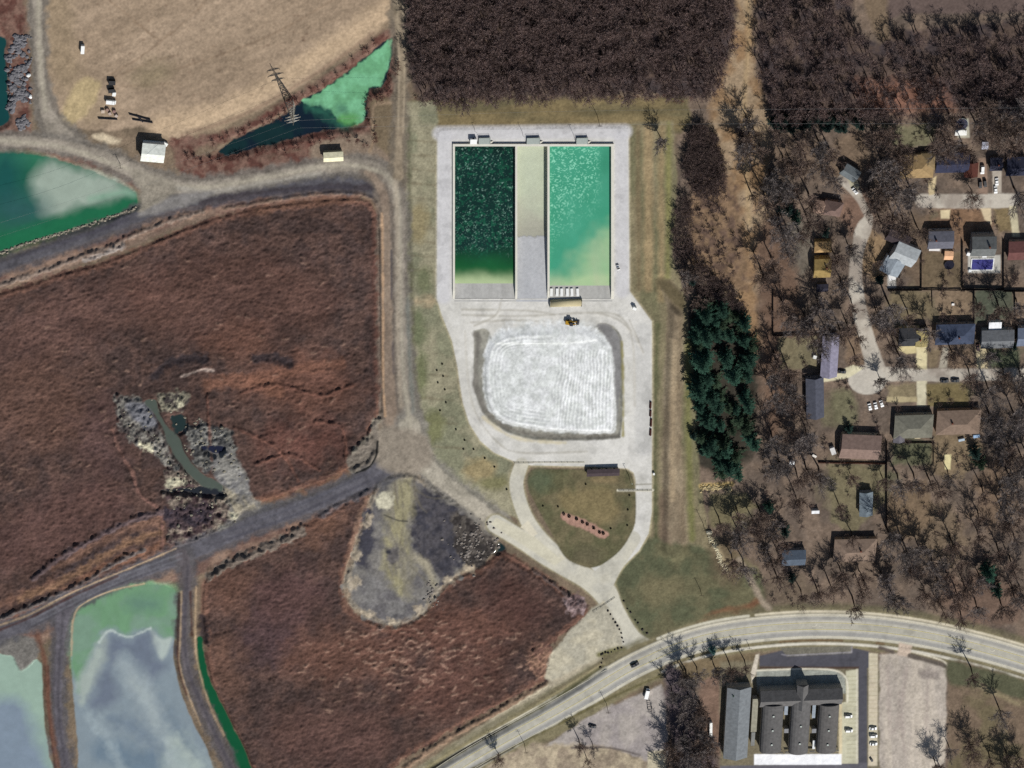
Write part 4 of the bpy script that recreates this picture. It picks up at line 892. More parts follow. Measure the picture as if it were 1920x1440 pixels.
bas = empty('concrete_basin', (0, 0, 0))
tag(bas, 'twin concrete settling basins with a dry sloping chamber between them', 'basin')
def wall_px(x0, x1, y0, y1, parent, lo=-4.5, drop=True):
    """A basin wall whose top edge shows at the given pixels; its south end ramps down to the apron."""
    b = MB()
    def pt(px, py, z):
        X, Y = P(px, py, RIM); return (float(X), float(Y), z)
    if drop:
        ym = y1 - 16
        top = [(x0, y0, RIM), (x1, y0, RIM), (x1, ym, RIM), (x0, ym, RIM)]
        b.add([pt(*t) for t in top] + [pt(t[0], t[1], lo) for t in top] + [pt(x0, y1, .36), pt(x1, y1, .36), pt(x0, y1, lo), pt(x1, y1, lo)],
              [(3, 2, 1, 0), (0, 1, 5, 4), (1, 2, 6, 5), (3, 0, 4, 7), (2, 3, 8, 9), (2, 9, 11, 6), (8, 3, 7, 10), (9, 8, 10, 11), (4, 5, 6, 11, 10, 7)])
    else:
        top = [(x0, y0, RIM), (x1, y0, RIM), (x1, y1, RIM), (x0, y1, RIM)]
        b.add([pt(*t) for t in top] + [pt(t[0], t[1], lo) for t in top], [(3, 2, 1, 0), (4, 5, 6, 7), (0, 1, 5, 4), (1, 2, 6, 5), (2, 3, 7, 6), (3, 0, 4, 7)])
    return b.build('wall', M_CONC, parent)
wall_px(849.0, 853.0, 274.6, 562, bas); wall_px(966.2, 970.0, 274.6, 562, bas); wall_px(1026.6, 1030.6, 274.6, 562, bas); wall_px(1146.0, 1151.0, 274.6, 562, bas)
wall_px(849.0, 1151.0, 270.2, 274.5, bas, drop=False)
FM = vmat('basin_floor', rough=.85, grain=.07, scale=.7, bump=.1)
WM = vmat('basin_water', rough=.12, grain=.03, scale=.3, bump=0, spec=.12)
def conc(qx, qy, c0=(176, 178, 182), c1=(160, 160, 160)):
    return mixc(c0, c1, fbm(qx, qy, 9, 301, 3, 88, 5)) * (1 + .18 * (fbm(qx, qy, 4, 302, 2) - .5))[..., None]
ramp = lambda y0, z0, y1, z1: (lambda qx, qy: z0 + (z1 - z0) * np.clip((qy - y0) / (y1 - y0), 0, 1))
patch('ramp', 852, 968, 490, 565, ramp(533, -1.12, 563, .34), lambda a, b: conc(a, b, (190, 188, 182), (164, 162, 156)), FM, 1.5, parent=bas)
patch('ramp', 1029, 1148, 490, 565, ramp(536, -.72, 563, .34), lambda a, b: conc(a, b, (186, 184, 176), (164, 162, 156)), FM, 1.5, parent=bas)
def midc(qx, qy):
    c = conc(qx, qy, (184, 184, 184), (166, 167, 168))
    e = qy - 446 + (fbm(qx, qy, 10, 311, 3) - .5) * 16
    wet = mixc((180, 186, 162), (162, 160, 144), sstep(350, 440, qy + (fbm(qx, qy, 30, 312) - .5) * 60))
    wet = wet * (1 + .14 * (fbm(qx, qy, 12, 313) - .5))[..., None]
    t = sstep(-2, 2, e)[..., None]
    line_ = np.exp(-(e / 1.6) ** 2)[..., None]
    return (wet * (1 - t) + c * t) * (1 - .25 * line_)
patch('floor', 968, 1029, 268, 565, ramp(430, -2.7, 563, .34), midc, FM, 1.2, parent=bas)
def w_col(qx, qy):
    t = sstep(455, 505, qy + (fbm(qx, qy, 30, 321) - .5) * 16)
    c = mixc((16, 44, 40), (24, 84, 46), t)
    g = sstep(.5, .72, fbm(qx, qy, 5.0, 329, 2)) * (1 - t)
    c = c * (1 - .6 * g[..., None]) + alb((26, 86, 62)) * (.6 * g[..., None])
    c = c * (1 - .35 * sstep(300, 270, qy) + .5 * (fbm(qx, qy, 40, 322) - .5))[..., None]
    t2 = sstep(498, 531, qy + (fbm(qx, qy, 24, 328) - .5) * 10)[..., None] ** 1.4
    c = c * (1 - t2) + alb((168, 184, 140)) * t2
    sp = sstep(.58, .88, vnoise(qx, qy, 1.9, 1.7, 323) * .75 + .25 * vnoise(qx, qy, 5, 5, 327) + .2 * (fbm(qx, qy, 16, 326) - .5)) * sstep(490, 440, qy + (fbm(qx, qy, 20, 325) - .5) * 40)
    return c * (1 - .7 * sp[..., None]) + mixc((44, 104, 80), (150, 190, 172), sstep(.35, .7, fbm(qx, qy, 4, 324))) * (.52 * sp[..., None])  # sun glints on the ripples, painted into the colour as pale flecks
def e_col(qx, qy):
    c = mixc((58, 142, 110), (74, 156, 126), fbm(qx, qy, 30, 331))
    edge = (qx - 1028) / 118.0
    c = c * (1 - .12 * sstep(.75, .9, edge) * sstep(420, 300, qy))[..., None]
    pl = sstep(-40, 60, (qy - 500) + (qx - 1040) * 1.05 * sstep(330, 420, qy) + (fbm(qx, qy, 36, 332) - .5) * 80 - 25)
    pl = np.clip(pl * .75 + .45 * sstep(505, 532, qy), 0, 1)[..., None]
    c = c * (1 - pl) + mixc((176, 186, 150), (156, 190, 140), fbm(qx, qy, 18, 333, 3, 75, 5)) * pl
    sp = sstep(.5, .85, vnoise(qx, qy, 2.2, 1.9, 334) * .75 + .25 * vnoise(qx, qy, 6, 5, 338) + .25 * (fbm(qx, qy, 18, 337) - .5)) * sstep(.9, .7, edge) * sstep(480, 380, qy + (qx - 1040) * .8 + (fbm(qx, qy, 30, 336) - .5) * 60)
    return c * (1 - .6 * sp[..., None]) + alb((160, 226, 194)) * (.6 * sp[..., None])  # pale flecks are sun glints painted into the water colour
patch('pond_water', 852, 969, 272, 537, lambda a, b: -1.1 + 0 * a, w_col, WM, .8, label='dark green water with painted sun glints in the west basin', cat='water', refz=-1.1)
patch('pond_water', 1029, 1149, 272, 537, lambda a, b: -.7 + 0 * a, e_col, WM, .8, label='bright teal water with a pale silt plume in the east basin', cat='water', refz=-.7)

def fr(cx, cy, z, rot=0.0):
    """Frame on the ground under the pixel where something of height z shows."""
    X, Y = P(cx, cy, z)
    return (float(X), float(Y), 0.0), -math.radians(rot)

M_STEEL = mat('galvanised_steel', (120, 126, 122), var=.1, scale=1, rough=.5, metal=.4)
M_WHITE = mat('white_paint', (238, 238, 232), var=.04, scale=.8, rough=.5)
M_BLACK = mat('black_rubber', (22, 22, 24), var=.1, scale=2, rough=.8)
M_DARK = mat('dark_steel', (44, 44, 50), var=.15, scale=1.5, rough=.6)
def platform(px0, px1, py0, py1, label):
    loc, rz = fr((px0 + px1) / 2, (py0 + py1) / 2, 1.5)
    w, d = (px1 - px0) * SX / 2, (py1 - py0) * SY / 2
    t = empty('pump_platform', loc, rz); tag(t, label, 'platform', 'pump platforms on the north wall of the basins')
    MB().box(-w, w, -d, d, 1.3, 1.5).build('deck', M_STEEL, t)
    for sx in (-1, 1):
        for sy in (-1, 1): MB().box(sx * (w - .15) - .1, sx * (w - .15) + .1, sy * (d - .15) - .1, sy * (d - .15) + .1, .28, 1.3).build('leg', M_DARK, t)
    r = MB()
    for sx in (-1, 1): r.bar((sx * w, -d, 2.4), (sx * w, d, 2.4), .04); r.bar((sx * w, d, 1.5), (sx * w, d, 2.4), .04); r.bar((sx * w, -d, 1.5), (sx * w, -d, 2.4), .04)
    r.bar((-w, d, 2.4), (w, d, 2.4), .04); r.bar((-w, d, 1.95), (w, d, 1.95), .04)
    r.build('railing', M_STEEL, t)
    st = MB()
    for k in range(5): st.box(w + .1 + k * .34, w + .44 + k * .34, -d + .2, -d + 1.3, .3 , 1.32 - k * .22)
    st.build('stair', M_CONC, t)
platform(898, 919, 259, 270, 'grey pump platform beside the white pump house, north wall of the dark basin')
platform(988, 1012, 259, 270, 'grey pump platform at the north end of the dry middle chamber')
platform(1081, 1102, 259, 270, 'grey pump platform on the north wall of the teal basin')
loc, rz = fr(888, 266, 2.6)
t = empty('pump_house', loc, rz); tag(t, 'small white pump house box on the north wall of the dark basin', 'pump house')
MB().box(-1.7, 1.7, -1.3, 1.3, .25, 2.5).build('wall', M_WHITE, t); MB().box(-1.85, 1.85, -1.45, 1.45, 2.5, 2.65).build('roof', M_WHITE, t); MB().box(-.45, .45, 1.3, 1.33, .3, 2.2).build('door', M_DARK, t)

# ------------------------------------------------------------------ houses
def shingle(key, rgb): return mat('shingle_' + key, rgb, var=.2, scale=.55, rough=.9, bump=.25)
M_TRIM = mat('white_trim', (206, 204, 198), var=.05, scale=1, rough=.6)
M_GLASS = mat('window_glass', (40, 48, 58), var=.05, scale=1, rough=.2, spec=.2)
M_BRICK = mat('chimney_brick', (120, 76, 62), var=.15, scale=3, rough=.9)
def roof_mesh(b, x0, x1, y0, y1, he, hr, kind, ov=.5):
    x0, x1, y0, y1 = x0 - ov, x1 + ov, y0 - ov, y1 + ov
    th = .2
    if kind == 'flat':
        return b.box(x0, x1, y0, y1, he, he + .3)
    if kind == 'gx':      # ridge along x
        ym = (y0 + y1) / 2
        return b.prism([(y0, he - .15), (y1, he - .15), (y1, he + .05), (ym, hr + .05), (y0, he + .05)], x0, x1, 'x')
    if kind == 'gy':
        xm = (x0 + x1) / 2
        return b.prism([(x0, he - .15), (x1, he - .15), (x1, he + .05), (xm, hr + .05), (x0, he + .05)], x0, x1 if False else y1, 'y') if False else b.prism([(x0, he - .15), (x1, he - .15), (x1, he + .05), (xm, hr + .05), (x0, he + .05)], y0, y1, 'y')
    w, d = x1 - x0, y1 - y0
    xm, ym = (x0 + x1) / 2, (y0 + y1) / 2
    base = [(x0, y0, he), (x1, y0, he), (x1, y1, he), (x0, y1, he)]
    low = [(p[0], p[1], he - .2) for p in base]
    if w >= d: rd = [(x0 + d / 2, ym, hr), (x1 - d / 2, ym, hr)]; fs = [(0, 1, 5, 4), (1, 2, 5), (2, 3, 4, 5), (3, 0, 4)]
    else: rd = [(xm, y0 + w / 2, hr), (xm, y1 - w / 2, hr)]; fs = [(0, 1, 4), (1, 2, 5, 4), (2, 3, 5), (3, 0, 4, 5)]
    return b.add(base + rd + low, fs + [(0, 6, 7, 1), (1, 7, 8, 2), (2, 8, 9, 3), (3, 9, 6, 0), (9, 8, 7, 6)])
def house(name, label, cat, cx, cy, w, d, rot, he, hr, kind, roof, wall, extra=(), chimney=None, door='s', win=True):
    """A house whose eaves show at the given pixel rectangle; extra = wings (dx, dy, w, d, he, hr, kind[, roof])."""
    loc, rz = fr(cx, cy, he, rot)
    t = empty(name, loc, rz); tag(t, label, cat)
    w, d = w * SX, d * SY
    rm = shingle('_'.join(map(str, roof)), roof); wm = mat('siding_' + '_'.join(map(str, wall)), wall, var=.06, scale=1, rough=.7)
    def block(x0, x1, y0, y1, he, hr, kind, rm):
        i = .45 if kind != 'flat' else .3
        x0, x1, y0, y1 = x0 + i, x1 - i, y0 + i, y1 - i
        b = MB()
        if kind == 'gx': b.prism([(y0, -.3), (y1, -.3), (y1, he - .15), ((y0 + y1) / 2, hr - .2), (y0, he - .15)], x0 + .1, x1 - .1, 'x')
        elif kind == 'gy': b.prism([(x0, -.3), (x1, -.3), (x1, he - .15), ((x0 + x1) / 2, hr - .2), (x0, he - .15)], y0 + .1, y1 - .1, 'y')
        else: b.box(x0, x1, y0, y1, -.3, he - .19)
        b.build('wall', wm, t)
        r = MB(); roof_mesh(r, x0, x1, y0, y1, he, hr, kind, i)
        return r.build('roof', rm, t), (x0, x1, y0, y1)
    r0, (x0, x1, y0, y1) = block(-w / 2, w / 2, -d / 2, d / 2, he, hr, kind, rm)
    for e in extra:
        rr = shingle('_'.join(map(str, e[7])), e[7]) if len(e) > 7 else rm
        ex, ey, ew, ed = e[0] * SX, -e[1] * SY, e[2] * SX, e[3] * SY
        block(ex - ew / 2, ex + ew / 2, ey - ed / 2, ey + ed / 2, e[4], e[5], e[6], rr)
    if chimney:
        c = MB(); c.box(chimney[0] - .45, chimney[0] + .45, chimney[1] - .35, chimney[1] + .35, he, hr + .9)
        c.build('chimney', M_BRICK, r0)
    if door:
        ys = y0 - .04 if door == 's' else y1
        xa = (x0 + x1) / 2 + .8
        MB().box(xa, xa + 1.0, ys, ys + .04, .1, min(2.15, he - .4)).build('door', M_DARK, t)
    if win and he > 2.6:
        for ys in (y0 - .05, y1 + .01):
            for fx in (.2, .8):
                xa = x0 + (x1 - x0) * fx
                f = MB().box(xa - .7, xa + .7, ys, ys + .04, 1.0, 2.2).build('window', M_TRIM, t)
                MB().box(xa - .6, xa + .6, ys - .01 if ys < 0 else ys + .04, ys if ys < 0 else ys + .05, 1.1, 2.1).build('pane', M_GLASS, f)
    return t
TAN, SLATE, NAVY = (150, 122, 84), (88, 92, 102), (62, 70, 86)
house('house', 'tan hipped house at the west end of the upper street', 'house', 1720, 312, 62, 42, 0, 3.2, 6.2, 'hip', (152, 128, 92), (180, 160, 126), [(20, -8, 30, 30, 3.2, 5.6, 'hip', (132, 114, 84))])
house('house', 'dark navy roofed house under trees south of the round pool', 'house', 1786, 305, 62, 36, 0, 3.2, 5.6, 'gx', (52, 54, 72), (96, 84, 76), [(36, 14, 26, 26, 3, 4.6, 'gy', (84, 50, 42))])
house('house', 'small dark house at the top of the drive with parked trucks', 'house', 1868, 308, 24, 24, 0, 3.2, 5.2, 'gx', (58, 58, 70), (110, 100, 92), chimney=(1, .5))
house('house', 'dark roofed house cut by the east edge below the north fence', 'house', 1905, 312, 36, 34, 0, 3.4, 6, 'gx', (48, 50, 64), (96, 90, 86))
house('house', 'brown hipped house turned askew at the head of the lane', 'house', 1561, 391, 36, 26, 12, 3.4, 6.2, 'hip', (116, 96, 88), (150, 120, 104), [(-22, 2, 26, 24, 3, 5, 'hip', (150, 124, 108))])
house('house', 'tan and yellow house with two stepped roofs west of the lane', 'house', 1542, 503, 32, 34, 0, 5.0, 7.4, 'gx', (146, 124, 78), (176, 152, 104), [(-1, -38, 32, 20, 4.4, 6.4, 'hip', (168, 138, 96))], chimney=(2, 1.4))
house('house', 'pale grey metal roofed house set at an angle east of the lane', 'house', 1697, 477, 48, 34, 26, 4.6, 6.8, 'gx', (168, 172, 172), (186, 184, 176), [(-8, 28, 40, 30, 4.0, 5.6, 'gy', (140, 148, 154))])
house('house', 'slate roofed house north of the round trampoline', 'house', 1764, 450, 48, 32, 0, 4.4, 6.6, 'gx', (98, 98, 106), (170, 166, 160), chimney=(-3, 1))
house('house', 'tall slate roofed house in front of the blue swimming pool', 'house', 1844, 462, 46, 36, 1, 6.4, 9.6, 'gx', (104, 106, 104), (150, 148, 142), chimney=(3, 1.2))
house('house', 'maroon roofed house cut by the east edge beside the blue pool yard', 'house', 1912, 470, 44, 34, 0, 3.6, 5.8, 'gx', (104, 70, 66), (150, 130, 118))
house('house', 'navy hipped house with pale eaves on the lower street', 'house', 1791, 627, 74, 38, 0, 3.8, 6.0, 'hip', (66, 74, 92), (150, 140, 128), chimney=(2, -1))
house('house', 'grey gabled house behind the white flat roofed shed', 'house', 1870, 636, 62, 34, 0, 4.2, 6.6, 'gx', (108, 110, 112), (160, 162, 156))
house('house', 'blue grey house cut by the east edge on the lower street', 'house', 1920, 632, 26, 34, 0, 4.2, 6.4, 'gx', (106, 114, 130), (160, 158, 156))
house('house', 'house with a dark front and a tan square wing on the lower street', 'house', 1705, 632, 42, 34, 0, 3.6, 5.6, 'gx', (62, 62, 64), (180, 160, 116), [(24, 2, 24, 30, 4.6, 5.4, 'gy', (158, 144, 98))], chimney=(6, -1))
house('house', 'lavender roofed house west of the turning circle', 'house', 1556, 668, 32, 78, 0, 3.8, 6.0, 'gy', (136, 132, 148), (170, 168, 176))
house('house', 'long dark slate roofed house below the lavender one', 'house', 1528, 746, 34, 76, -4, 4.0, 6.4, 'gy', (78, 80, 90), (120, 118, 122))
house('house', 'grey green roofed house with a pale deck behind it', 'house', 1713, 800, 74, 44, 0, 4.0, 6.4, 'hip', (112, 110, 98), (150, 142, 126), [(-26, 10, 22, 40, 3.6, 4.8, 'gy', (104, 100, 104))])
house('house', 'brown hipped house beside the grey green roofed house', 'house', 1797, 792, 84, 46, 0, 3.6, 6.2, 'hip', (124, 106, 92), (164, 134, 108), chimney=(-4, 1))
house('house', 'brown and cream gabled house north of the large back lawn', 'house', 1613, 838, 76, 46, 5, 4.0, 7.0, 'gx', (128, 108, 98), (186, 172, 146), [(-26, -6, 26, 30, 3.6, 5.6, 'hip', (128, 112, 106))])
house('house', 'tan hipped house in the trees above the main road', 'house', 1603, 1032, 82, 44, 1, 3.6, 6.2, 'hip', (128, 110, 96), (168, 140, 112), chimney=(3, 1))
house('house', 'shaded slate roofed house among trees above the main road', 'house', 1488, 1046, 46, 30, 0, 3.6, 5.6, 'gx', (82, 92, 104), (130, 128, 128))
house('house', 'dark grey house half hidden by trees at the head of the driveway', 'house', 1594, 324, 34, 22, 35, 3.4, 5.4, 'gx', (104, 110, 112), (130, 128, 120))
house('house', 'dark brown roofed house tucked behind the angled grey house', 'house', 1684, 447, 46, 22, 26, 3.2, 4.8, 'gx', (62, 54, 56), (110, 96, 90))
house('garden_shed', 'long grey gabled shed alone on the back lawn', 'shed', 1624, 945, 26, 46, -3, 3.4, 5.0, 'gy', (112, 122, 128), (140, 142, 142), win=False)
house('garden_shed', 'white flat roofed shed behind the grey gabled house', 'shed', 1866, 611, 24, 14, 0, 3.2, 3.4, 'flat', (244, 246, 246), (220, 220, 214), win=False)
house('garden_shed', 'pale orange roofed shed touching the round trampoline', 'shed', 1779, 479, 17, 16, 2, 2.6, 3.4, 'gx', (226, 178, 138), (200, 176, 150), win=False)
house('garden_shed', 'small pale shed south of the north fence', 'shed', 1847, 273, 12, 13, 0, 2.6, 3.2, 'gx', (176, 178, 190), (170, 168, 170), win=False)
house('garden_shed', 'dark shed under trees beside the narrow west lawn', 'shed', 1542, 540, 22, 14, 0, 2.8, 3.6, 'gx', (52, 50, 60), (90, 84, 80), win=False)
house('garden_shed', 'small white shed roof alone among the bare trees', 'shed', 1529, 960, 15, 6, 0, 2.4, 2.7, 'flat', (240, 240, 238), (190, 190, 186), win=False)
house('garden_shed', 'tiny white shed at the west end of the long hedge', 'shed', 1485, 868, 9, 6, 0, 2.2, 2.5, 'flat', (226, 226, 224), (180, 180, 176), win=False)
house('work_shed', 'white gabled shed at the bend of the dike road, largest in the north-west', 'shed', 287, 287, 42, 32, 7, 4.6, 6.4, 'gx', (226, 228, 216), (190, 196, 196), win=False)
house('work_shed', 'small cream roofed shed south of the lagoon', 'shed', 625, 294, 36, 17, -2, 3.4, 4.6, 'gx', (232, 224, 188), (170, 160, 130), win=False)
# shelter on the grass island
loc, rz = fr(1131, 886.5, 2.6)
t = empty('shelter', loc, rz); tag(t, 'long dark brown roofed shelter on the north edge of the grass island', 'shelter')
w, d = 31 * SX, 6.6 * SY
r = MB(); roof_mesh(r, -w, w, -d, d, 2.5, 3.0, 'gx', 0); r.build('roof', shingle('shelter', (74, 64, 66)), t)
MB().box(-w + .5, w - .5, -d + .5, d - .6, .2, 2.35).build('wall', mat('shelter_wall', (150, 134, 112), rough=.8), t)
for k in range(4): MB().box(-w * .7 + k * w * .46 - .45, -w * .7 + k * w * .46 + .45, d - .6, d - .56, .25, 2.2).build('door', M_DARK, t)
MB().box(-w, w, -d - 5.4, -d + .4, .05, .24).build('base_slab', mat('tan_slab', (150, 134, 106), var=.1, scale=.6), t)
# ------------------------------------------------------------------ school
sch = empty('school_building', (*[float(q) for q in P(1490, 1350, 0)], 0)); tag(sch, 'large school with three long vaulted wings and a dark north roof', 'school')
ox, oy = sch.location.x, sch.location.y
M_SCHW = mat('school_wall', (150, 146, 138), var=.06, scale=1, rough=.8)
def rect(px0, px1, py0, py1, z):
    (xa, ya), (xb, yb) = P(px0, py1, z), P(px1, py0, z)
    return float(xa) - ox, float(xb) - ox, float(ya) - oy, float(yb) - oy
def vault(px0, px1, py0, py1, he, hr, rgb, n=10, flatcut=.92):
    x0, x1, y0, y1 = rect(px0, px1, py0, py1, he)
    c, hw = (x0 + x1) / 2, (x1 - x0) / 2
    prof = [(c + hw * math.cos(a), he + (hr - he) * math.sin(a) ** .9) for a in np.linspace(0, math.pi, n)]
    MB().prism([(x0 + .3, -.3), (x1 - .3, -.3), (x1 - .3, he), (x0 + .3, he)], y0 + .3, y1 - .3, 'y').build('wall', M_SCHW, sch)
    return MB().prism([(p[0], p[1]) for p in prof] + [(x0, he - .25), (x1, he - .25)], y0, y1, 'y').build('roof', shingle('vault%d%d%d' % rgb, rgb), sch), (x0, x1, y0, y1)
vents = []
for px0, px1, py0, py1, c in [(1424, 1470, 1318, 1408, (96, 94, 92)), (1478, 1522, 1300, 1410, (100, 98, 96)), (1530, 1574, 1318, 1408, (98, 95, 92))]:
    r, (x0, x1, y0, y1) = vault(px0, px1, py0, py1, 5.0, 8.6, c)
    for k in range(3):
        yy = y0 + (y1 - y0) * (.2 + .3 * k)
        MB().box((x0 + x1) / 2 - .5, (x0 + x1) / 2 + .5, yy - .5, yy + .5, 8.5, 9.2).build('vent', M_STEEL, r)
def gable(px0, px1, py0, py1, he, hr, kind, rgb):
    x0, x1, y0, y1 = rect(px0, px1, py0, py1, he)
    b = MB(); i = .3
    if kind == 'gx': b.prism([(y0 + i, -.3), (y1 - i, -.3), (y1 - i, he - .1), ((y0 + y1) / 2, hr - .15), (y0 + i, he - .1)], x0 + i, x1 - i, 'x')
    elif kind == 'gy': b.prism([(x0 + i, -.3), (x1 - i, -.3), (x1 - i, he - .1), ((x0 + x1) / 2, hr - .15), (x0 + i, he - .1)], y0 + i, y1 - i, 'y')
    else: b.box(x0 + i, x1 - i, y0 + i, y1 - i, -.3, he)
    b.build('wall', M_SCHW, sch)
    r = MB(); roof_mesh(r, x0, x1, y0, y1, he, hr, kind, 0)
    return r.build('roof', shingle('school%d%d%d' % rgb, rgb), sch)
gable(1424, 1580, 1290, 1326, 6.0, 9.4, 'gx', (98, 96, 94))
gable(1492, 1516, 1284, 1330, 7.2, 9.8, 'gy', (104, 102, 100))
for px0, px1, py0, py1 in [(1470, 1479, 1366, 1374), (1522, 1531, 1366, 1374)]:
    gable(px0, px1, py0, py1, 4.0, 4.2, 'flat', (140, 140, 142))
gable(1470, 1478, 1318, 1340, 3.2, 3.4, 'flat', (150, 158, 166)); gable(1522, 1530, 1318, 1346, 3.2, 3.4, 'flat', (150, 160, 168)); gable(1523, 1529, 1388, 1404, 3.0, 3.2, 'flat', (220, 222, 220))
x0, x1, y0, y1 = rect(1424, 1574, 1408, 1412, 0)
for k in range(10):
    xa = x0 + (x1 - x0) * (k + .5) / 10
    f = MB().box(xa - 1.6, xa + 1.6, y0 - .1 + 1.15, y0 - .02 + 1.15, .9, 2.6).build('window', M_TRIM, sch)
hall = empty('school_hall', (0, 0, 0)); tag(hall, 'long grey gabled hall along the west side of the school', 'hall')
_s, sch = sch, hall; ox, oy = [float(q) for q in P(1385, 1355, 0)]; hall.location = (ox, oy, 0)
gable(1356, 1409, 1288, 1422, 5.6, 8.6, 'gy', (120, 124, 126))
gable(1407.6, 1422, 1310, 1372, 4.6, 4.9, 'flat', (150, 146, 128)); gable(1407.6, 1416, 1372.5, 1398, 4.6, 4.9, 'flat', (128, 128, 124))
MB().box(-1, 1, 19.9, 19.98, 0, 2.4).build('door', M_DARK, hall)
sch = _s
x0, y0 = [float(q) for q in P(1332, 1365, 0)]
t = empty('storage_container', (x0, y0, 0), math.radians(2)); tag(t, 'narrow white storage container west of the school hall', 'container')
MB().box(-.8, .8, -5.2, 5.2, .15, 2.5).build('body', M_WHITE, t); MB().box(-.75, .75, 5.2, 5.25, .2, 2.4).build('door', mat('door_grey', (180, 180, 176)), t)

# ------------------------------------------------------------------ trees
def tree_geometry(seed, H, R, limbs=6, subs=9, twigs=14, tw=.05, fork=.3, sides=4):
    """Bare tree: (trunk with its limbs) and (crown of branches and twigs), as two MBs."""
    rg = random.Random(seed)
    wood, twig = MB(), MB()
    def sliver(a, b, w):
        d = b - a
        u = d.cross(Vector((rg.uniform(-1, 1), rg.uniform(-1, 1), rg.uniform(-1, 1))))
        if u.length < 1e-4: return
        u = u.normalized() * w
        twig.add([a - u, a + u, b], [(0, 1, 2)])
    r0 = H * .018 + .06
    p = Vector((0, 0, -.2)); top = Vector((rg.uniform(-.5, .5), rg.uniform(-.5, .5), H * fork))
    wood.bar(p, top, r0 * 1.15, r0 * .8, 6)
    leader = top + Vector((rg.uniform(-.8, .8), rg.uniform(-.8, .8), H * (.93 - fork)))
    wood.bar(top, leader, r0 * .7, r0 * .12, sides)
    ends = [(top, leader, r0 * .5)]
    for k in range(limbs):
        a = 2 * math.pi * k / limbs + rg.uniform(-.5, .5)
        s0 = top.lerp(leader, rg.uniform(0, .45))
        out = R * rg.uniform(.6, 1.0); up = H * rg.uniform(.62, .95) - s0.z
        mid = s0 + Vector((math.cos(a) * out * .5, math.sin(a) * out * .5, up * .42))
        e = s0 + Vector((math.cos(a + rg.uniform(-.3, .3)) * out, math.sin(a + rg.uniform(-.3, .3)) * out, up))
        wood.bar(s0, mid, r0 * .55, r0 * .34, sides); wood.bar(mid, e, r0 * .34, r0 * .08, sides)
        ends += [(s0, mid, r0 * .3), (mid, e, r0 * .25)]
    for (a, b, r) in ends:
        for k in range(subs):
            q = a.lerp(b, rg.uniform(.25, 1))
            ang = rg.uniform(0, 6.283)
            L = R * rg.uniform(.22, .45)
            d = (b - a).normalized() * L * .6 + Vector((math.cos(ang), math.sin(ang), rg.uniform(.1, .8))) * L * .8
            e = q + d
            sliver(q, e, r * .45 + .03)
            for j in range(twigs):
                s1 = q.lerp(e, rg.uniform(.3, 1))
                an = rg.uniform(0, 6.283)
                l2 = R * rg.uniform(.14, .32)
                sliver(s1, s1 + d.normalized() * l2 * .5 + Vector((math.cos(an), math.sin(an), rg.uniform(-.1, .9))) * l2 * .8, tw)
    return wood, twig
M_BARK = mat('bark', (58, 48, 44), var=.2, scale=2, rough=.95, rand=.2)
M_TWIG = mat('twig', (134, 116, 104), var=.2, scale=.6, rough=.95, rand=.22)
M_TWIG2 = mat('twig_grey', (136, 126, 120), var=.2, scale=.6, rough=.95, rand=.2)
def make_bare(k, H, R, **kw):
    wood, twig = tree_geometry(100 + k, H, R, **kw)
    a, b = wood.mesh('trunk'), twig.mesh('crown')
    a.materials.append(M_BARK); b.materials.append(M_TWIG if k % 3 else M_TWIG2)
    return a, b
BARE = [make_bare(0, 13, 5.0), make_bare(1, 15, 5.5, limbs=7), make_bare(2, 12, 4.4, limbs=5), make_bare(3, 16, 6.0, limbs=8, subs=8), make_bare(4, 11, 5.2, limbs=7, fork=.22), make_bare(5, 14, 4.2, limbs=5, fork=.4), make_bare(6, 12, 4.8, limbs=8, tw=.07, fork=.2)]
def leafy_geometry(seed, H, R, levels=13, per=8, blades=5, sh=.55):
    """Conifer: whorls of drooping sprays round a straight trunk."""
    rg = random.Random(seed)
    wood, leaf = MB(), MB()
    wood.bar((0, 0, -.2), (0, 0, H * .96), H * .016 + .06, .03, 6)
    for l in range(levels):
        f = l / (levels - 1)
        z = H * (.12 + .86 * f); r = R * (1 - f) ** sh * rg.uniform(.75, 1.1) + .25
        for k in range(per):
            if rg.random() < .12: continue
            a = 6.283 * k / per + rg.uniform(-.35, .35) + l * .7
            rr = r * rg.uniform(.6, 1.12)
            d = Vector((math.cos(a), math.sin(a), 0)); s = Vector((-d.y, d.x, 0))
            z0, z1 = z + rr * .12, z - rr * rg.uniform(.02, .3)
            a0 = Vector((0, 0, z0)); a1 = d * rr + Vector((0, 0, z1))
            for j in range(blades):
                q = a0.lerp(a1, (j + .6) / blades + rg.uniform(-.06, .06))
                w = rr * .26 * (1 - .5 * j / blades) * rg.uniform(.7, 1.3) + .12
                for sg in (-1, 1):
                    tip = q + s * sg * w + d * w * .9 + Vector((0, 0, rg.uniform(-.3, .15)))
                    wd = d * w * .35 + Vector((0, 0, rg.uniform(-.12, .12)))
                    leaf.add([q - wd * .7, q + wd, tip], [(0, 1, 2)])
            leaf.add([a1 - d * rr * .35 - s * .16 * rr, a1 - d * rr * .35 + s * .16 * rr, a1 + d * .3], [(0, 1, 2)])
    return wood, leaf
M_PINE = mat('pine_needles', (42, 70, 56), var=.4, scale=.45, rough=.8, rand=.25)
M_PINE2 = mat('dark_spruce_needles', (34, 52, 46), var=.4, scale=.5, rough=.8, rand=.25)
M_PINE3 = mat('olive_pine_needles', (50, 66, 48), var=.4, scale=.5, rough=.8, rand=.25)
M_BLUE = mat('blue_spruce_needles', (84, 118, 110), var=.3, scale=.5, rough=.8)
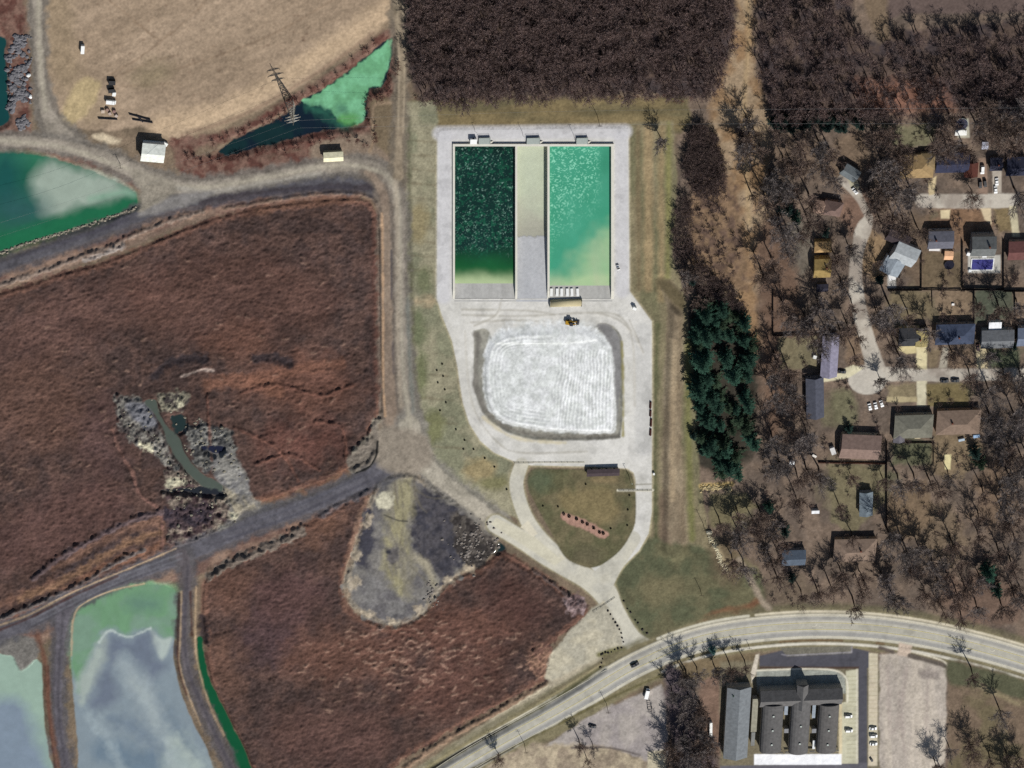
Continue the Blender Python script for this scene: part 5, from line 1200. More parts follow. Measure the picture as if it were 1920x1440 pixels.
def make_pine(k, H, R, m, **kw):
    wood, leaf = leafy_geometry(300 + k, H, R, **kw)
    a, b = wood.mesh('trunk'), leaf.mesh('crown')
    a.materials.append(M_BARK); b.materials.append(m)
    return a, b
PINE = [make_pine(0, 14, 5.0, M_PINE, levels=11), make_pine(1, 16, 5.8, M_PINE, levels=12, per=9), make_pine(2, 10, 4.8, M_PINE3, levels=9, per=7), make_pine(3, 12, 4.2, M_PINE2), make_pine(4, 13, 4.8, M_PINE2)]
SPRUCE = make_pine(7, 9, 3.2, M_BLUE)

TREES = []
def plant(pair, name, px, py, s, rz, label, cat='tree', group=None):
    X, Y = P(px, py, 0)
    t = empty(name, (float(X), float(Y), ground_z(px, py)), rz)
    t.scale = (s, s, s * (1.12 if name == 'bare_tree' else 1.0))
    for me in pair:
        o = bpy.data.objects.new(me.name.split('.')[0], me); ROOTC.objects.link(o); o.parent = t
    tag(t, label, cat, group)
    TREES.append((px, py))
    return t
MARKS = [(1803, 245, 'the round pool by the north fence'), (1720, 312, 'the tan hipped house'), (1786, 305, 'the dark navy house'), (1878, 308, 'the drive with parked trucks'), (1561, 391, 'the brown askew house'), (1542, 503, 'the tan and yellow house'),
    (1697, 477, 'the angled grey house'), (1764, 450, 'the slate house with the trampoline'), (1844, 475, 'the blue pool house'), (1912, 470, 'the maroon roofed house'), (1791, 627, 'the navy hipped house'), (1870, 636, 'the house with the white shed'), (1705, 632, 'the house with the square tan wing'),
    (1556, 668, 'the lavender house'), (1528, 746, 'the long slate house'), (1713, 800, 'the grey green house'), (1797, 792, 'the brown hipped house'), (1613, 838, 'the brown and cream house'), (1603, 1032, 'the tan house above the road'), (1488, 1046, 'the shaded slate house'), (1594, 324, 'the half hidden grey house'),
    (1624, 945, 'the long grey lawn shed'), (1529, 960, 'the small white shed'), (1485, 868, 'the tiny white shed'), (1626, 712, 'the turning circle'), (1820, 376, 'the upper street'), (1890, 702, 'the lower street'), (1400, 300, 'the sandy gap'), (1340, 912, 'the yellow stone row'), (1345, 1035, 'the pale boulder line'),
    (1360, 700, 'the dense pine stand'), (1385, 1290, 'the school hall'), (1715, 1330, 'the pinkish gravel lot'), (1180, 1350, 'the mauve truck lot'), (1300, 1200, 'the bend of the main road'), (1600, 1150, 'the crest of the main road'), (1840, 1180, 'the road by the east edge'), (1050, 1410, 'the sandy patch by the south edge'),
    (1500, 655, 'the small fenced lawn'), (1600, 530, 'the bend of the lane'), (1440, 1130, 'the foot of the brown path'), (1700, 900, 'the black back fence'), (1500, 260, 'the dark conifer row'), (1776, 866, 'the white lawn strip'), (1850, 560, 'the green fenced lawn'), (1765, 570, 'the two middle lawns'),
    (1620, 780, 'the row of parked cars'), (1860, 1010, 'the wide brown lawn'), (1870, 1400, 'the south-east lawn'), (1300, 400, 'the dark brush east of the basins'), (1300, 1400, 'the thicket by the school'), (1760, 210, 'the orange leaf litter')]
_bare = []
def tree(px, py, s=1.0, kind=None, rng=random.Random(3)):
    k = rng.randrange(len(BARE)) if kind is None else kind
    t = plant(BARE[k], 'bare_tree', px, py, s * 1.36 * rng.uniform(.88, 1.12), rng.uniform(0, 6.28), None, group='bare deciduous trees')
    _bare.append((px, py, s, t))
ORD = 'first second third fourth fifth sixth seventh eighth ninth tenth eleventh twelfth thirteenth fourteenth fifteenth sixteenth seventeenth eighteenth nineteenth twentieth'.split()
def label_trees():
    by = {}
    for px, py, s, t in _bare:
        m = min(MARKS, key=lambda q: (q[0] - px) ** 2 + (q[1] - py) ** 2)
        dx, dy = px - m[0], py - m[1]
        a = math.degrees(math.atan2(dx, -dy)) % 360
        d = ['north', 'north-east', 'east', 'south-east', 'south', 'south-west', 'west', 'north-west'][int((a + 22.5) // 45) % 8]
        by.setdefault((m[2], d), []).append((math.hypot(dx, dy), s, t))
    for (m, d), lst in by.items():
        lst.sort(key=lambda q: q[0])
        for i, (r, s, t) in enumerate(lst):
            size = 'small' if s < .7 else 'tall' if s > 1.1 else 'grey'
            if len(lst) == 1: t['label'] = f'{size} leafless tree standing {d} of {m}'
            else: t['label'] = f'{ORD[i]} leafless {size} tree {d} of {m}, counting outwards'
            t['category'] = 'tree'
def inside(pts, px, py):
    c = False
    for i in range(len(pts)):
        (ax, ay), (bx, by) = pts[i], pts[i - 1]
        if (ay > py) != (by > py) and px < (bx - ax) * (py - ay) / (by - ay) + ax: c = not c
    return c
AVOID = [(o.location.x, o.location.y, 7.5) for o in bpy.data.objects if o.get('category') in ('house', 'hall', 'school') and not o.parent]
def scatter(pts, n, gap, rng, clear=True):
    xs, ys = [p[0] for p in pts], [p[1] for p in pts]
    out, tries = [], 0
    while len(out) < n and tries < n * 80:
        tries += 1
        px, py = rng.uniform(min(xs), max(xs)), rng.uniform(min(ys), max(ys))
        if not inside(pts, px, py) or any((px - a) ** 2 + (py - b) ** 2 < gap * gap for a, b in out): continue
        if clear:
            X, Y = P(px, py)
            if any((X - a) ** 2 + (Y - b) ** 2 < r * r for a, b, r in AVOID): continue
            i, j = int((py - gy[0]) / G), int((px - gx[0]) / G)
            if REG[i, j] not in (0,): continue
            if 1778 < px < 1826 and 195 < py < 262: continue
        out.append((px, py))
    return out
rt = random.Random(21)
# trees one can point at
for px, py, s, k in [(1822, 356, 1.0, 4), (1690, 402, 1.1, 1), (1716, 418, .9, 5), (1640, 486, .7, 2), (1700, 338, 1.1, 3), (1648, 362, 1.0, 4), (1668, 388, .9, 1), (1628, 350, .8, 2), (1560, 470, 1.0, 4), (1588, 455, .8, 6), (1575, 520, .9, 0), (1595, 560, .8, 5), (1585, 600, .9, 1), (1600, 655, .8, 5), (1608, 625, .7, 2),
        (1660, 555, 1.1, 3), (1640, 575, 1.0, 0), (1655, 600, .9, 1), (1680, 655, 1.0, 3), (1666, 640, .9, 4), (1700, 580, .8, 5), (1735, 608, .9, 0), (1780, 650, .9, 1), (1830, 560, .9, 4), (1868, 560, 1.0, 1), (1890, 580, .9, 2), (1905, 560, .8, 0), (1900, 350, 1.1, 3), (1910, 690, 1.0, 0), (1880, 690, .9, 4), (1815, 690, 1.0, 2), (1850, 655, .7, 6), (1648, 706, .7, 6),
        (1682, 888, 1.1, 0), (1712, 886, 1.1, 1), (1738, 890, 1.0, 5), (1652, 890, .8, 4), (1760, 910, .9, 2), (1776, 880, .8, 0), (1700, 1045, 1.0, 1), (1690, 1010, 1.1, 3), (1660, 985, 1.1, 3), (1720, 1020, 1.0, 6), (1745, 1040, 1.0, 0), (1780, 1005, 1.1, 1), (1800, 1040, 1.0, 2), (1770, 1060, .9, 5), (1900, 1000, 1.0, 0), (1880, 960, 1.1, 1), (1840, 910, 1.0, 5), (1905, 900, 1.0, 3), (1890, 830, 1.0, 1),
        (1820, 1250, .9, 5), (1870, 1320, 1.0, 0), (1815, 1385, 1.1, 4), (1905, 1410, .9, 2), (1750, 1420, .8, 1), (1800, 1145, .9, 5), (1765, 1140, .8, 2), (1900, 1110, .8, 0), (1396, 1238, .7, 5), (1366, 1240, .8, 1), (1338, 1246, .8, 6), (1306, 1250, .9, 0), (1280, 1256, .8, 2), (935, 1412, .7, 4), (1085, 1386, .7, 5), (1110, 1392, .6, 0), (1098, 1416, .6, 2),
        (1388, 250, 1.0, 5), (1398, 215, .8, 0), (1412, 240, .7, 2), (1238, 256, .8, 6), (1392, 265, 1.0, 6), (1455, 320, 1.1, 3), (1404, 352, .8, 5), (1412, 470, .8, 5), (1425, 500, .9, 1)]:
    tree(px, py, s, k)
for pts, n, gap, s in [([(1418, 225), (1560, 225), (1560, 340), (1500, 360), (1420, 330)], 16, 15, 1.0), ([(1600, 215), (1690, 230), (1690, 350), (1640, 400), (1620, 300)], 13, 16, 1.05), ([(1420, 340), (1520, 340), (1520, 520), (1440, 540)], 12, 19, 1.1), ([(1450, 540), (1560, 545), (1590, 600), (1540, 640), (1460, 620)], 12, 16, .95),
        ([(1425, 620), (1470, 640), (1510, 800), (1560, 880), (1530, 1000), (1440, 900)], 20, 20, 1.05), ([(1340, 950), (1420, 935), (1480, 1010), (1440, 1110), (1370, 1040)], 18, 15, 1.0), ([(1480, 1060), (1560, 1060), (1760, 1060), (1920, 1060), (1920, 1130), (1700, 1128), (1500, 1132)], 24, 20, 1.0), ([(1740, 200), (1925, 200), (1925, 250), (1760, 240)], 11, 16, 1.15),
        ([(1730, 250), (1830, 250), (1830, 292), (1740, 290)], 7, 14, .9), ([(1840, 660), (1930, 720), (1930, 860), (1850, 860), (1850, 760)], 12, 17, 1.05), ([(1800, 860), (1930, 860), (1930, 1060), (1820, 1060)], 10, 24, 1.05), ([(1252, 1236), (1305, 1262), (1338, 1440), (1340, 1480), (1252, 1480), (1262, 1330)], 30, 12, .95), ([(1600, 870), (1660, 1000), (1560, 1000), (1540, 900)], 4, 22, .7),
        ([(1276, 470), (1300, 480), (1330, 560), (1280, 540)], 6, 12, .7), ([(1650, 250), (1760, 180), (1920, 180), (1920, 215), (1640, 235)], 10, 15, 1.0), ([(1700, 1400), (1930, 1380), (1930, 1460), (1700, 1470)], 9, 20, .9)]:
    for px, py in scatter(pts, round(n * .85), gap, rt): tree(px, py, s * rt.uniform(.85, 1.12), None, rt)
label_trees()
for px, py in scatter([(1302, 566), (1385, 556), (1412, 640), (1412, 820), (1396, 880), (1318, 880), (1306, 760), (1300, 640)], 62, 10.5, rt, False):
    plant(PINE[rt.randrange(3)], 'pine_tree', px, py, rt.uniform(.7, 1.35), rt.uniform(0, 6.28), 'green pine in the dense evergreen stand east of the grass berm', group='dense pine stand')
for px, py, s, k, lab in [(1472, 380, 1.2, 4, 'large dark evergreen west of the brown askew house'), (1455, 352, 1.0, 4, 'dark evergreen at the north end of the tall evergreen pair near the sandy gap'), (1490, 402, .9, 0, 'green pine at the foot of the large dark evergreen'), (1850, 1062, 1.1, 1, 'solitary large green pine on the wide lawn above the main road'), (1866, 1098, 1.0, 0, 'bushy pine just below the solitary pine on the wide lawn'),
        (1826, 842, 1.0, 3, 'dark evergreen behind the brown hipped house'), (1838, 866, .9, 2, 'green pine below the dark evergreen behind the brown hipped house'), (1372, 1292, .6, 0, 'small round evergreen at the north gable of the school hall'), (1298, 812, .6, 4, 'lone dark conifer at the west side of the pine stand'), (1314, 842, .6, 3, 'dark conifer south-east of the lone conifer by the berm'),
        (1470, 990, .9, 3, 'dark evergreen north of the shaded slate house'), (1482, 1078, .7, 4, 'dark evergreen south of the shaded slate house'), (1440, 944, .8, 0, 'green evergreen by the small white shed'), (1296, 520, .8, 3, 'dark conifer at the north tip of the brush strip'), (1316, 556, .8, 2, 'green pine leading into the north end of the pine stand'), (1900, 645, .6, 3, 'narrow dark evergreen between the two grey houses'),
        (1545, 430, .8, 3, 'dark evergreen between the askew house and the yellow house'), (1648, 520, .7, 3, 'dark evergreen at the corner of the angled grey house yard'), (1590, 800, .6, 4, 'dark evergreen behind the brown and cream house')]:
    plant(PINE[k], 'pine_tree', px, py, s, rt.uniform(0, 6.28), lab)
plant(SPRUCE, 'spruce_tree', 1335, 1214, .8, 1, 'pale blue spruce beside the main road at the bend')
for i, (px, py) in enumerate(scatter([(1442, 214), (1610, 212), (1618, 236), (1446, 236)], 26, 7, rt, False)):
    plant(PINE[3 + i % 2], 'pine_tree', px, py, .8, i, 'dark evergreen in the row along the south edge of the north-east wood', group='dark conifer row')

# woods nobody could count: one object each
def np_mesh(pair):
    out = []
    for me in pair:
        me.calc_loop_triangles()
        v = np.array([tuple(q.co) for q in me.vertices]); t = np.array([tuple(q.vertices) for q in me.loop_triangles])
        out.append((v, t))
    n = len(out[0][0])
    return np.concatenate([out[0][0], out[1][0]]), np.concatenate([out[0][1], out[1][1] + n])
WOODP = [np_mesh(make_bare(20 + k, 12.5 + k % 3, 3.6 + .4 * (k % 2), limbs=6, subs=7, twigs=9, tw=.055, sides=3)) for k in range(5)]
BRUSHP = [np_mesh(make_bare(40 + k, 5.5, 3.0, limbs=7, subs=5, twigs=7, tw=.06, fork=.08, sides=3)) for k in range(3)]
M_WOOD = mat('woodland_twigs', (130, 111, 104), var=.45, scale=.16, rough=.95)
def wood(name, label, spots, protos, rng, m, smin=.7, smax=1.15):
    V, F, n = [], [], 0
    for px, py in spots:
        v, f = protos[rng.randrange(len(protos))]
        a, s = rng.uniform(0, 6.283), rng.uniform(smin, smax)
        X, Y = P(px, py)
        c, q = math.cos(a), math.sin(a)
        V.append(np.stack([(v[:, 0] * c - v[:, 1] * q) * s + X, (v[:, 0] * q + v[:, 1] * c) * s + Y, v[:, 2] * s + ground_z(px, py)], 1)); F.append(f + n); n += len(v)
    V, F = np.concatenate(V), np.concatenate(F)
    me = bpy.data.meshes.new(name)
    me.vertices.add(len(V)); me.vertices.foreach_set('co', V.astype(np.float32).ravel())
    me.loops.add(F.size); me.loops.foreach_set('vertex_index', F.astype(np.int32).ravel())
    me.polygons.add(len(F)); me.polygons.foreach_set('loop_start', np.arange(0, F.size, 3, dtype=np.int32)); me.polygons.foreach_set('loop_total', np.full(len(F), 3, dtype=np.int32))
    me.update(calc_edges=True); me.materials.append(m)
    o = bpy.data.objects.new(name, me); ROOTC.objects.link(o)
    return tag(o, label, 'woodland', None, 'stuff')
def jgrid(pts, step, rng, keep=1.0):
    xs, ys = [p[0] for p in pts], [p[1] for p in pts]
    out = []
    for px in np.arange(min(xs), max(xs), step):
        for py in np.arange(min(ys), max(ys), step):
            a, b = px + rng.uniform(-.55, .55) * step, py + rng.uniform(-.55, .55) * step
            if inside(pts, a, b) and rng.random() < keep: out.append((a, b))
    return out
wood('woodland', 'dense leafless wood filling the top of the view between the tracks', jgrid(NWOOD, 11, rt, .86), WOODP, rt, M_WOOD)
wood('woodland', 'thinner leafless wood north of the houses', jgrid(EWOOD, 15, rt, .62), WOODP, rt, M_WOOD, .8, 1.2)
wood('undergrowth', 'dark bare brush in the oval thickets east of the basins', jgrid([(1292, 232), (1318, 226), (1345, 260), (1362, 310), (1358, 350), (1330, 372), (1300, 360), (1280, 310)], 7.5, rt) + jgrid([(1384, 240), (1404, 240), (1414, 268), (1404, 292), (1388, 280)], 8, rt) + jgrid([(1268, 350), (1296, 380), (1300, 470), (1340, 520), (1384, 540), (1390, 570), (1330, 560), (1280, 520), (1260, 440)], 9, rt, .9), BRUSHP, rt, mat('brush_twigs', (108, 92, 86), var=.4, scale=.2))
wood('undergrowth', 'thin bare brush scattered over the leaf litter between the houses', jgrid([(1292, 340), (1366, 350), (1376, 440), (1396, 540), (1340, 530), (1296, 470)], 12, rt, .55) + [p for p in jgrid([(1420, 230), (1920, 215), (1920, 1130), (1430, 1130), (1340, 1000), (1420, 920), (1425, 560)], 26, rt, .55) if REG[int((p[1] - gy[0]) / G), int((p[0] - gx[0]) / G)] == 0 and not any((P(*p)[0] - a) ** 2 + (P(*p)[1] - b) ** 2 < r * r * 1.7 for a, b, r in AVOID)], BRUSHP, rt, mat('brush_twigs', (74, 64, 70)), .5, .9)
wood('undergrowth', 'reddish brush along the banks of the lagoon and the wood edge', [p for q in ([(345, 292), (400, 300), (480, 288), (560, 272), (640, 254), (700, 262), (690, 190), (722, 178), (745, 110)], [(400, 266), (500, 226), (580, 172), (700, 84)], [(780, 186), (900, 184), (1050, 176), (1200, 180), (1290, 186)]) for p in [(a + rt.uniform(-6, 6), b + rt.uniform(-6, 6)) for a, b in spline(q, n=8)]], BRUSHP, rt, mat('red_brush', (132, 96, 86), var=.3, scale=.2), .35, .6)

# ------------------------------------------------------------------ vehicles
def paintm(key, rgb, rough=.3): return mat('car_' + key, rgb, var=.03, scale=1, rough=.5, spec=.2)
C_BLACK, C_WHITE, C_GREY, C_BLUE, C_RED = paintm('black', (20, 20, 24)), paintm('white', (236, 236, 232)), paintm('grey', (120, 122, 126)), paintm('blue', (40, 48, 70)), paintm('red', (64, 24, 24))
def wheel(parent, x, y, r=.34, w=.22):
    n = 12
    b = MB(); vs = []
    for s in (-w / 2, w / 2): vs += [(x + r * math.cos(6.283 * k / n), y + s, r + r * math.sin(6.283 * k / n)) for k in range(n)]
    b.add(vs, [tuple(reversed(range(n))), tuple(range(n, 2 * n))] + [(k, (k + 1) % n, (k + 1) % n + n, k + n) for k in range(n)])
    o = b.build('wheel', M_BLACK, parent)
    vs = []
    for s in (-w / 2 - .015, w / 2 + .015): vs += [(x + r * .6 * math.cos(6.283 * k / n), y + s, r + r * .6 * math.sin(6.283 * k / n)) for k in range(n)]
    MB().add(vs, [tuple(reversed(range(n))), tuple(range(n, 2 * n)), ] + [(k, (k + 1) % n, (k + 1) % n + n, k + n) for k in range(n)]).build('rim', M_STEEL, o)
def make_car(van=False):
    t = empty('parked_car', (0, 0, 0))
    L, W = 2.3, .92
    if van: prof = [(-L, .3), (L, .3), (L, .85), (1.75, 1.05), (1.2, 1.12), (-L, 1.12)]
    else: prof = [(-L, .35), (L, .35), (L, .72), (2.1, .86), (1.0, .98), (-1.5, 1.0), (-2.2, .95), (-L, .75)]
    MB().prism([(u, z) for u, z in prof], -W, W, 'y').build('body', C_BLACK, t)
    cab = [(-2.2, 1.12), (1.2, 1.12), (.6, 1.75), (-2.1, 1.8)] if van else [(-1.65, 1.0), (1.0, .98), (.3, 1.44), (-1.0, 1.46)]
    b = MB(); n = len(cab)
    vs = [(u, -W * (.96 if z < 1.2 else .78), z) for u, z in cab] + [(u, W * (.96 if z < 1.2 else .78), z) for u, z in cab]
    b.add(vs, [tuple(range(n)), tuple(reversed(range(n, 2 * n)))] + [(i, i + n, (i + 1) % n + n, (i + 1) % n) for i in range(n)])
    b.build('window', M_GLASS, t)
    top = (-2.06, .58, 1.79, 1.83) if van else (-1.0, .3, 1.45, 1.49)
    MB().box(top[0], top[1], -W * .76, W * .76, top[2], top[3]).build('roof', C_BLACK, t)
    for sx in (-1.4, 1.45):
        for sy in (-W + .08, W - .08): wheel(t, sx, sy)
    for sy in (-.62, .62): MB().box(L - .02, L + .02, sy - .2, sy + .2, .62, .76).build('headlight', M_WHITE, t)
    return t
CAR, VAN = make_car(), make_car(True)
CARM = {}
_used = set()
def car(px, py, ang, m, label, van=False, s=1.0, name='parked_car', cat='car', group=None):
    src = VAN if van else CAR
    if id(src) not in _used:
        _used.add(id(src)); o = src
        for ch in o.children:
            if ch.name.split('.')[0] in ('body', 'roof'): ch.data.materials[0] = m
    else: o = copy_tree(src, None, {'body': m, 'roof': m})
    X, Y = P(px, py, .8)
    o.location = (float(X), float(Y), max(ground_z(px, py), 0) + .02); o.rotation_euler = (0, 0, -math.radians(ang)); o.scale = (s, s, s)
    o.name = name; tag(o, label, cat, group)
    return o
car(1190, 1246, -27, C_BLACK, 'black car driving on the main road by the entrance', name='car', s=1.1)
car(1591, 1343, 2, C_WHITE, 'white car parked in the school bays, upper of the two', True)
car(1592, 1370, 4, C_WHITE, 'white car parked in the school bays, lower of the two', True)
car(1637, 1366, 2, C_WHITE, 'white car in the outer bay row, top of three')
car(1638, 1380, 2, C_WHITE, 'white van in the outer bay row, middle of three', True)
car(1638, 1395, 2, C_WHITE, 'white car in the outer bay row, bottom of three')
car(1634, 1425, 60, C_BLACK, 'small black car near the south end of the outer bays', s=.7)
car(1771, 714, 3, C_BLACK, 'black car at the kerb of the lower street, west one of two', s=1.05)
car(1791, 713, 3, C_BLACK, 'black car at the kerb of the lower street, east one of two', s=1.05)
car(1631, 763, 75, C_WHITE, 'white car parked at the turning circle, west end of three')
car(1642, 761, 75, C_WHITE, 'white car parked at the turning circle, middle of three')
car(1653, 757, 70, C_WHITE, 'white car parked at the turning circle, east end of three')
car(1603, 358, 52, C_WHITE, 'white car on the driveway at the head of the lane')
car(1579, 697, 10, C_BLACK, 'black car on the pale driveway of the lavender house')
car(1834, 652, 80, C_RED, 'dark red car on the drive of the house with the white shed')
car(1838, 346, 84, C_BLACK, 'black pickup on the upper drive, west one of two', True)
car(1847, 344, 80, C_BLACK, 'black pickup on the upper drive, east one of two', True)
car(1842, 318, 88, C_WHITE, 'white van parked at the top of the upper drive', True, 1.15)
car(1869, 341, 84, C_WHITE, 'white car on the drive below the small dark house')
car(1867, 356, 84, C_WHITE, 'white car at the street end of the drive below the small dark house')
car(1524, 378, 70, C_WHITE, 'white car beside the brown askew house', s=.9)
car(1111, 1362, 20, C_BLACK, 'black car alone on the south-west of the mauve lot')
car(1552, 672, 88, C_WHITE, 'white car beside the fenced lawn') if False else None
# ------------------------------------------------------------------ truck and trailer, loader and site gear
def truck(px, py, ang, label, cab=C_WHITE, bed=None, L=5.0):
    X, Y = P(px, py, 1)
    t = empty('truck', (float(X), float(Y), ground_z(px, py) + .02), -math.radians(ang)); tag(t, label, 'truck')
    MB().prism([(L / 2 - 2.0, .5), (L / 2, .5), (L / 2, 1.3), (L / 2 - .5, 1.5), (L / 2 - .8, 2.3), (L / 2 - 2.0, 2.3)], -1.05, 1.05, 'y').build('cab', cab, t)
    MB().box(-L / 2, L / 2 - 2.1, -1.1, 1.1, .7, .95 if bed is None else 2.2).build('bed', bed or M_DARK, t)
    MB().prism([(L / 2 - .78, 1.5), (L / 2 - .46, 1.5), (L / 2 - .74, 2.2)], -.9, .9, 'y').build('window', M_GLASS, t)
    for sx in (-L / 2 + .9, L / 2 - 1.0):
        for sy in (-.95, .95): wheel(t, sx, sy, .42, .28)
    return t
truck(1213, 1300, -80, 'white pickup truck on the mauve lot with a trailer behind', L=6.6, bed=C_WHITE)
X, Y = P(1218, 1325, .6)
t = empty('trailer', (float(X), float(Y), .2), -math.radians(80)); tag(t, 'empty dark flatbed trailer behind the white truck', 'trailer')
MB().box(-3.4, 3.4, -1.15, -.95, .7, .85).box(-3.4, 3.4, .95, 1.15, .7, .85).box(-3.4, -3.1, -.95, .95, .7, .85).box(3.1, 3.4, -.95, .95, .7, .85).box(-.6, -.3, -.95, .95, .7, .85).build('frame', M_DARK, t)
MB().bar((-3.4, -1, .8), (-5.2, 0, .7), .06).bar((-3.4, 1, .8), (-5.2, 0, .7), .06).build('drawbar', M_DARK, t)
for sx in (.6, 1.5):
    for sy in (-1.25, 1.25): wheel(t, sx, sy, .38, .24)
M_YEL = mat('machine_yellow', (176, 136, 40), var=.12, scale=1, rough=.5)
loc, rz = fr(1072, 605, 1.5, 8)
t = empty('wheel_loader', (loc[0], loc[1], .3), rz); tag(t, 'dark yellow wheel loader parked at the top of the drying bed', 'loader')
MB().prism([(-3.6, .9), (.4, .9), (.4, 2.2), (-1.4, 2.4), (-3.6, 2.0)], -1.1, 1.1, 'y').build('body', M_YEL, t)
MB().box(-1.3, .3, -.85, .85, 2.3, 3.5).build('cab', M_GLASS, t); MB().box(-1.45, .45, -.95, .95, 3.5, 3.65).build('roof', M_DARK, t)
MB().bar((.3, -.8, 2.0), (3.2, -.8, .9), .2).bar((.3, .8, 2.0), (3.2, .8, .9), .2).build('lift_arm', M_YEL, t)
MB().prism([(3.0, .2), (4.4, .2), (4.3, .35), (3.3, .5), (3.2, 1.5), (3.0, 1.5)], -1.5, 1.5, 'y').build('bucket', M_DARK, t)
for sx in (-2.4, 1.4):
    for sy in (-1.15, 1.15): wheel(t, sx, sy, .8, .6)
loc, rz = fr(1159, 502, 1.2, 75)
t = empty('utility_cart', (loc[0], loc[1], .32), rz); tag(t, 'small white utility cart on the east side of the apron', 'cart')
MB().prism([(-1.6, .4), (1.6, .4), (1.6, .9), (.9, 1.0), (-1.6, 1.0)], -.75, .75, 'y').build('body', C_WHITE, t); MB().box(-.5, .6, -.7, .7, 1.75, 1.85).build('roof', C_BLACK, t)
r = MB()
for sx in (-.45, .55):
    for sy in (-.65, .65): r.bar((sx, sy, 1.0), (sx, sy, 1.75), .04)
r.build('frame', M_DARK, t)
for sx in (-1.1, 1.1):
    for sy in (-.7, .7): wheel(t, sx, sy, .32, .25)
loc, rz = fr(1190, 579, 2.4, 30)
t = empty('utility_cabinet', (loc[0], loc[1], .3), rz); tag(t, 'white equipment cabinet at the east corner of the apron', 'cabinet')
MB().box(-1.0, 1.0, -.7, .7, 0, 2.2).build('body', M_WHITE, t); MB().box(-1.1, 1.1, -.8, .8, 2.2, 2.3).build('roof', M_WHITE, t); MB().box(-.5, .5, -.74, -.7, .1, 2.0).build('door', M_STEEL, t)
# barrel tank and dock panels at the foot of the teal basin
loc, rz = fr(1061, 569, 1.4)
t = empty('barrel_tank', (loc[0], loc[1], .3), rz); tag(t, 'long tan barrel shaped tank lying south of the teal basin', 'tank')
M_TANK = mat('tan_tank', (188, 176, 140), var=.08, scale=.8, rough=.6)
r, hl = 1.9, 29 * SX
MB().prism([(r * 1.15 * math.cos(a), 1.2 * math.sin(a) + .7) for a in np.linspace(0, math.pi, 14)] + [(-r * 1.15, .05), (r * 1.15, .05)], -hl, hl, 'x').build('body', M_TANK, t, True)
for sx in (-1, 1): MB().prism([(2.4, .02), (2.4, .9), (1.9, 2.0), (-1.9, 2.0), (-2.4, .9), (-2.4, .02)], sx * hl - .12 + sx * .14, sx * hl + .12 + sx * .14, 'x').build('end_plate', M_CONCD, t)
for k in range(6):
    px = 1034 + k * 9.6
    X, Y = P(px + (1.2 if k % 2 else 0), 548.5, .5)
    t = tag(MB().box(-.75, .75, -2.3, 2.3, 0, .12).build('dock_panel', M_WHITE, None), ('slender white dock panel lying in the row on the ramp of the teal basin'), 'panel', 'white dock panels on the ramp')
    t.location = (float(X), float(Y), .02 + .3); t.rotation_euler = (math.radians(-8), 0, math.radians(-1 + k))
for i, (y0, y1) in enumerate([(753, 765), (769, 780), (785, 799), (804, 816)]):
    X, Y = P(1219.5 + (i == 2) * 1, (y0 + y1) / 2, .4)
    L = (y1 - y0) * SY / 2
    b = MB()
    for k in range(3): b.bar((-.35 + .35 * k, -L, .3 + (k == 1) * .55), (-.35 + .35 * k, L, .3 + (k == 1) * .55), .3, n=8)
    o = tag(b.build('pipe_bundle', mat('rusty_pipe', (74, 44, 40), var=.25, scale=1.2), None), ['dark rusty pipe bundle, northernmost of four along the east edge of the apron', 'dark rusty pipe bundle, second from the north along the apron edge', 'longest dark rusty pipe bundle, third from the north along the apron edge', 'dark rusty pipe bundle, southernmost of four along the apron edge'][i], 'pipes', 'rusty pipe bundles by the apron')
    o.location = (float(X), float(Y), .3)
# gear in the stubble field
def crate(name, label, cat, px, py, w, d, h, m, rot=0, lid=None, z=0):
    loc, rz = fr(px, py, h, rot)
    t = empty(name, (loc[0], loc[1], ground_z(px, py) + z), rz); tag(t, label, cat)
    MB().box(-w / 2, w / 2, -d / 2, d / 2, 0, h).build('body', m, t)
    MB().box(-w / 2 - .06, w / 2 + .06, -d / 2 - .06, d / 2 + .06, h, h + .1).build('lid', lid or m, t)
    return t
crate('storage_container', 'white storage container alone in the stubble field', 'container', 155, 94, 1.8, 4.6, 2.2, M_WHITE, 4)
crate('dumpster', 'black dumpster at the north end of the gear row in the field', 'dumpster', 210, 156, 3.6, 2.4, 2.0, C_BLACK, 4)
crate('dumpster', 'black dumpster second in the gear row in the field', 'dumpster', 209, 171, 3.4, 2.0, 1.9, C_BLACK, -4)
crate('water_tank', 'white tank below the black dumpsters in the field', 'tank', 214, 177, 1.8, 2.2, 1.5, M_WHITE, 10)
truck(208, 191, 8, 'white flatbed truck in the gear row in the field', C_WHITE, C_WHITE, 5.4)
for i, (px, py, w, c, lab) in enumerate([(193, 209, 1.8, (196, 178, 160), 'pale pallet stack at the west end of the field gear'), (201, 206, 1.6, (150, 124, 112), 'brown pallet stack south of the white flatbed truck'), (206, 213, 1.6, (176, 158, 146), 'pale pallet stack in the middle of the field gear'), (214, 209, 1.6, (140, 112, 104), 'brown pallet stack east of the middle of the field gear'), (218, 217, 1.5, (188, 172, 160), 'pale pallet stack at the south-east end of the field gear')]):
    X, Y = P(px, py, .8)
    b = MB()
    for k in range(6): b.box(-w / 2, w / 2, -w / 2, w / 2, .05 + k * .22, .2 + k * .22)
    o = tag(b.build('pallet_stack', mat('pallet%d' % i, c, var=.2, scale=2), None), lab, 'pallets', 'pallet stacks in the field'); o.location = (float(X), float(Y), ground_z(px, py)); o.rotation_euler = (0, 0, i)
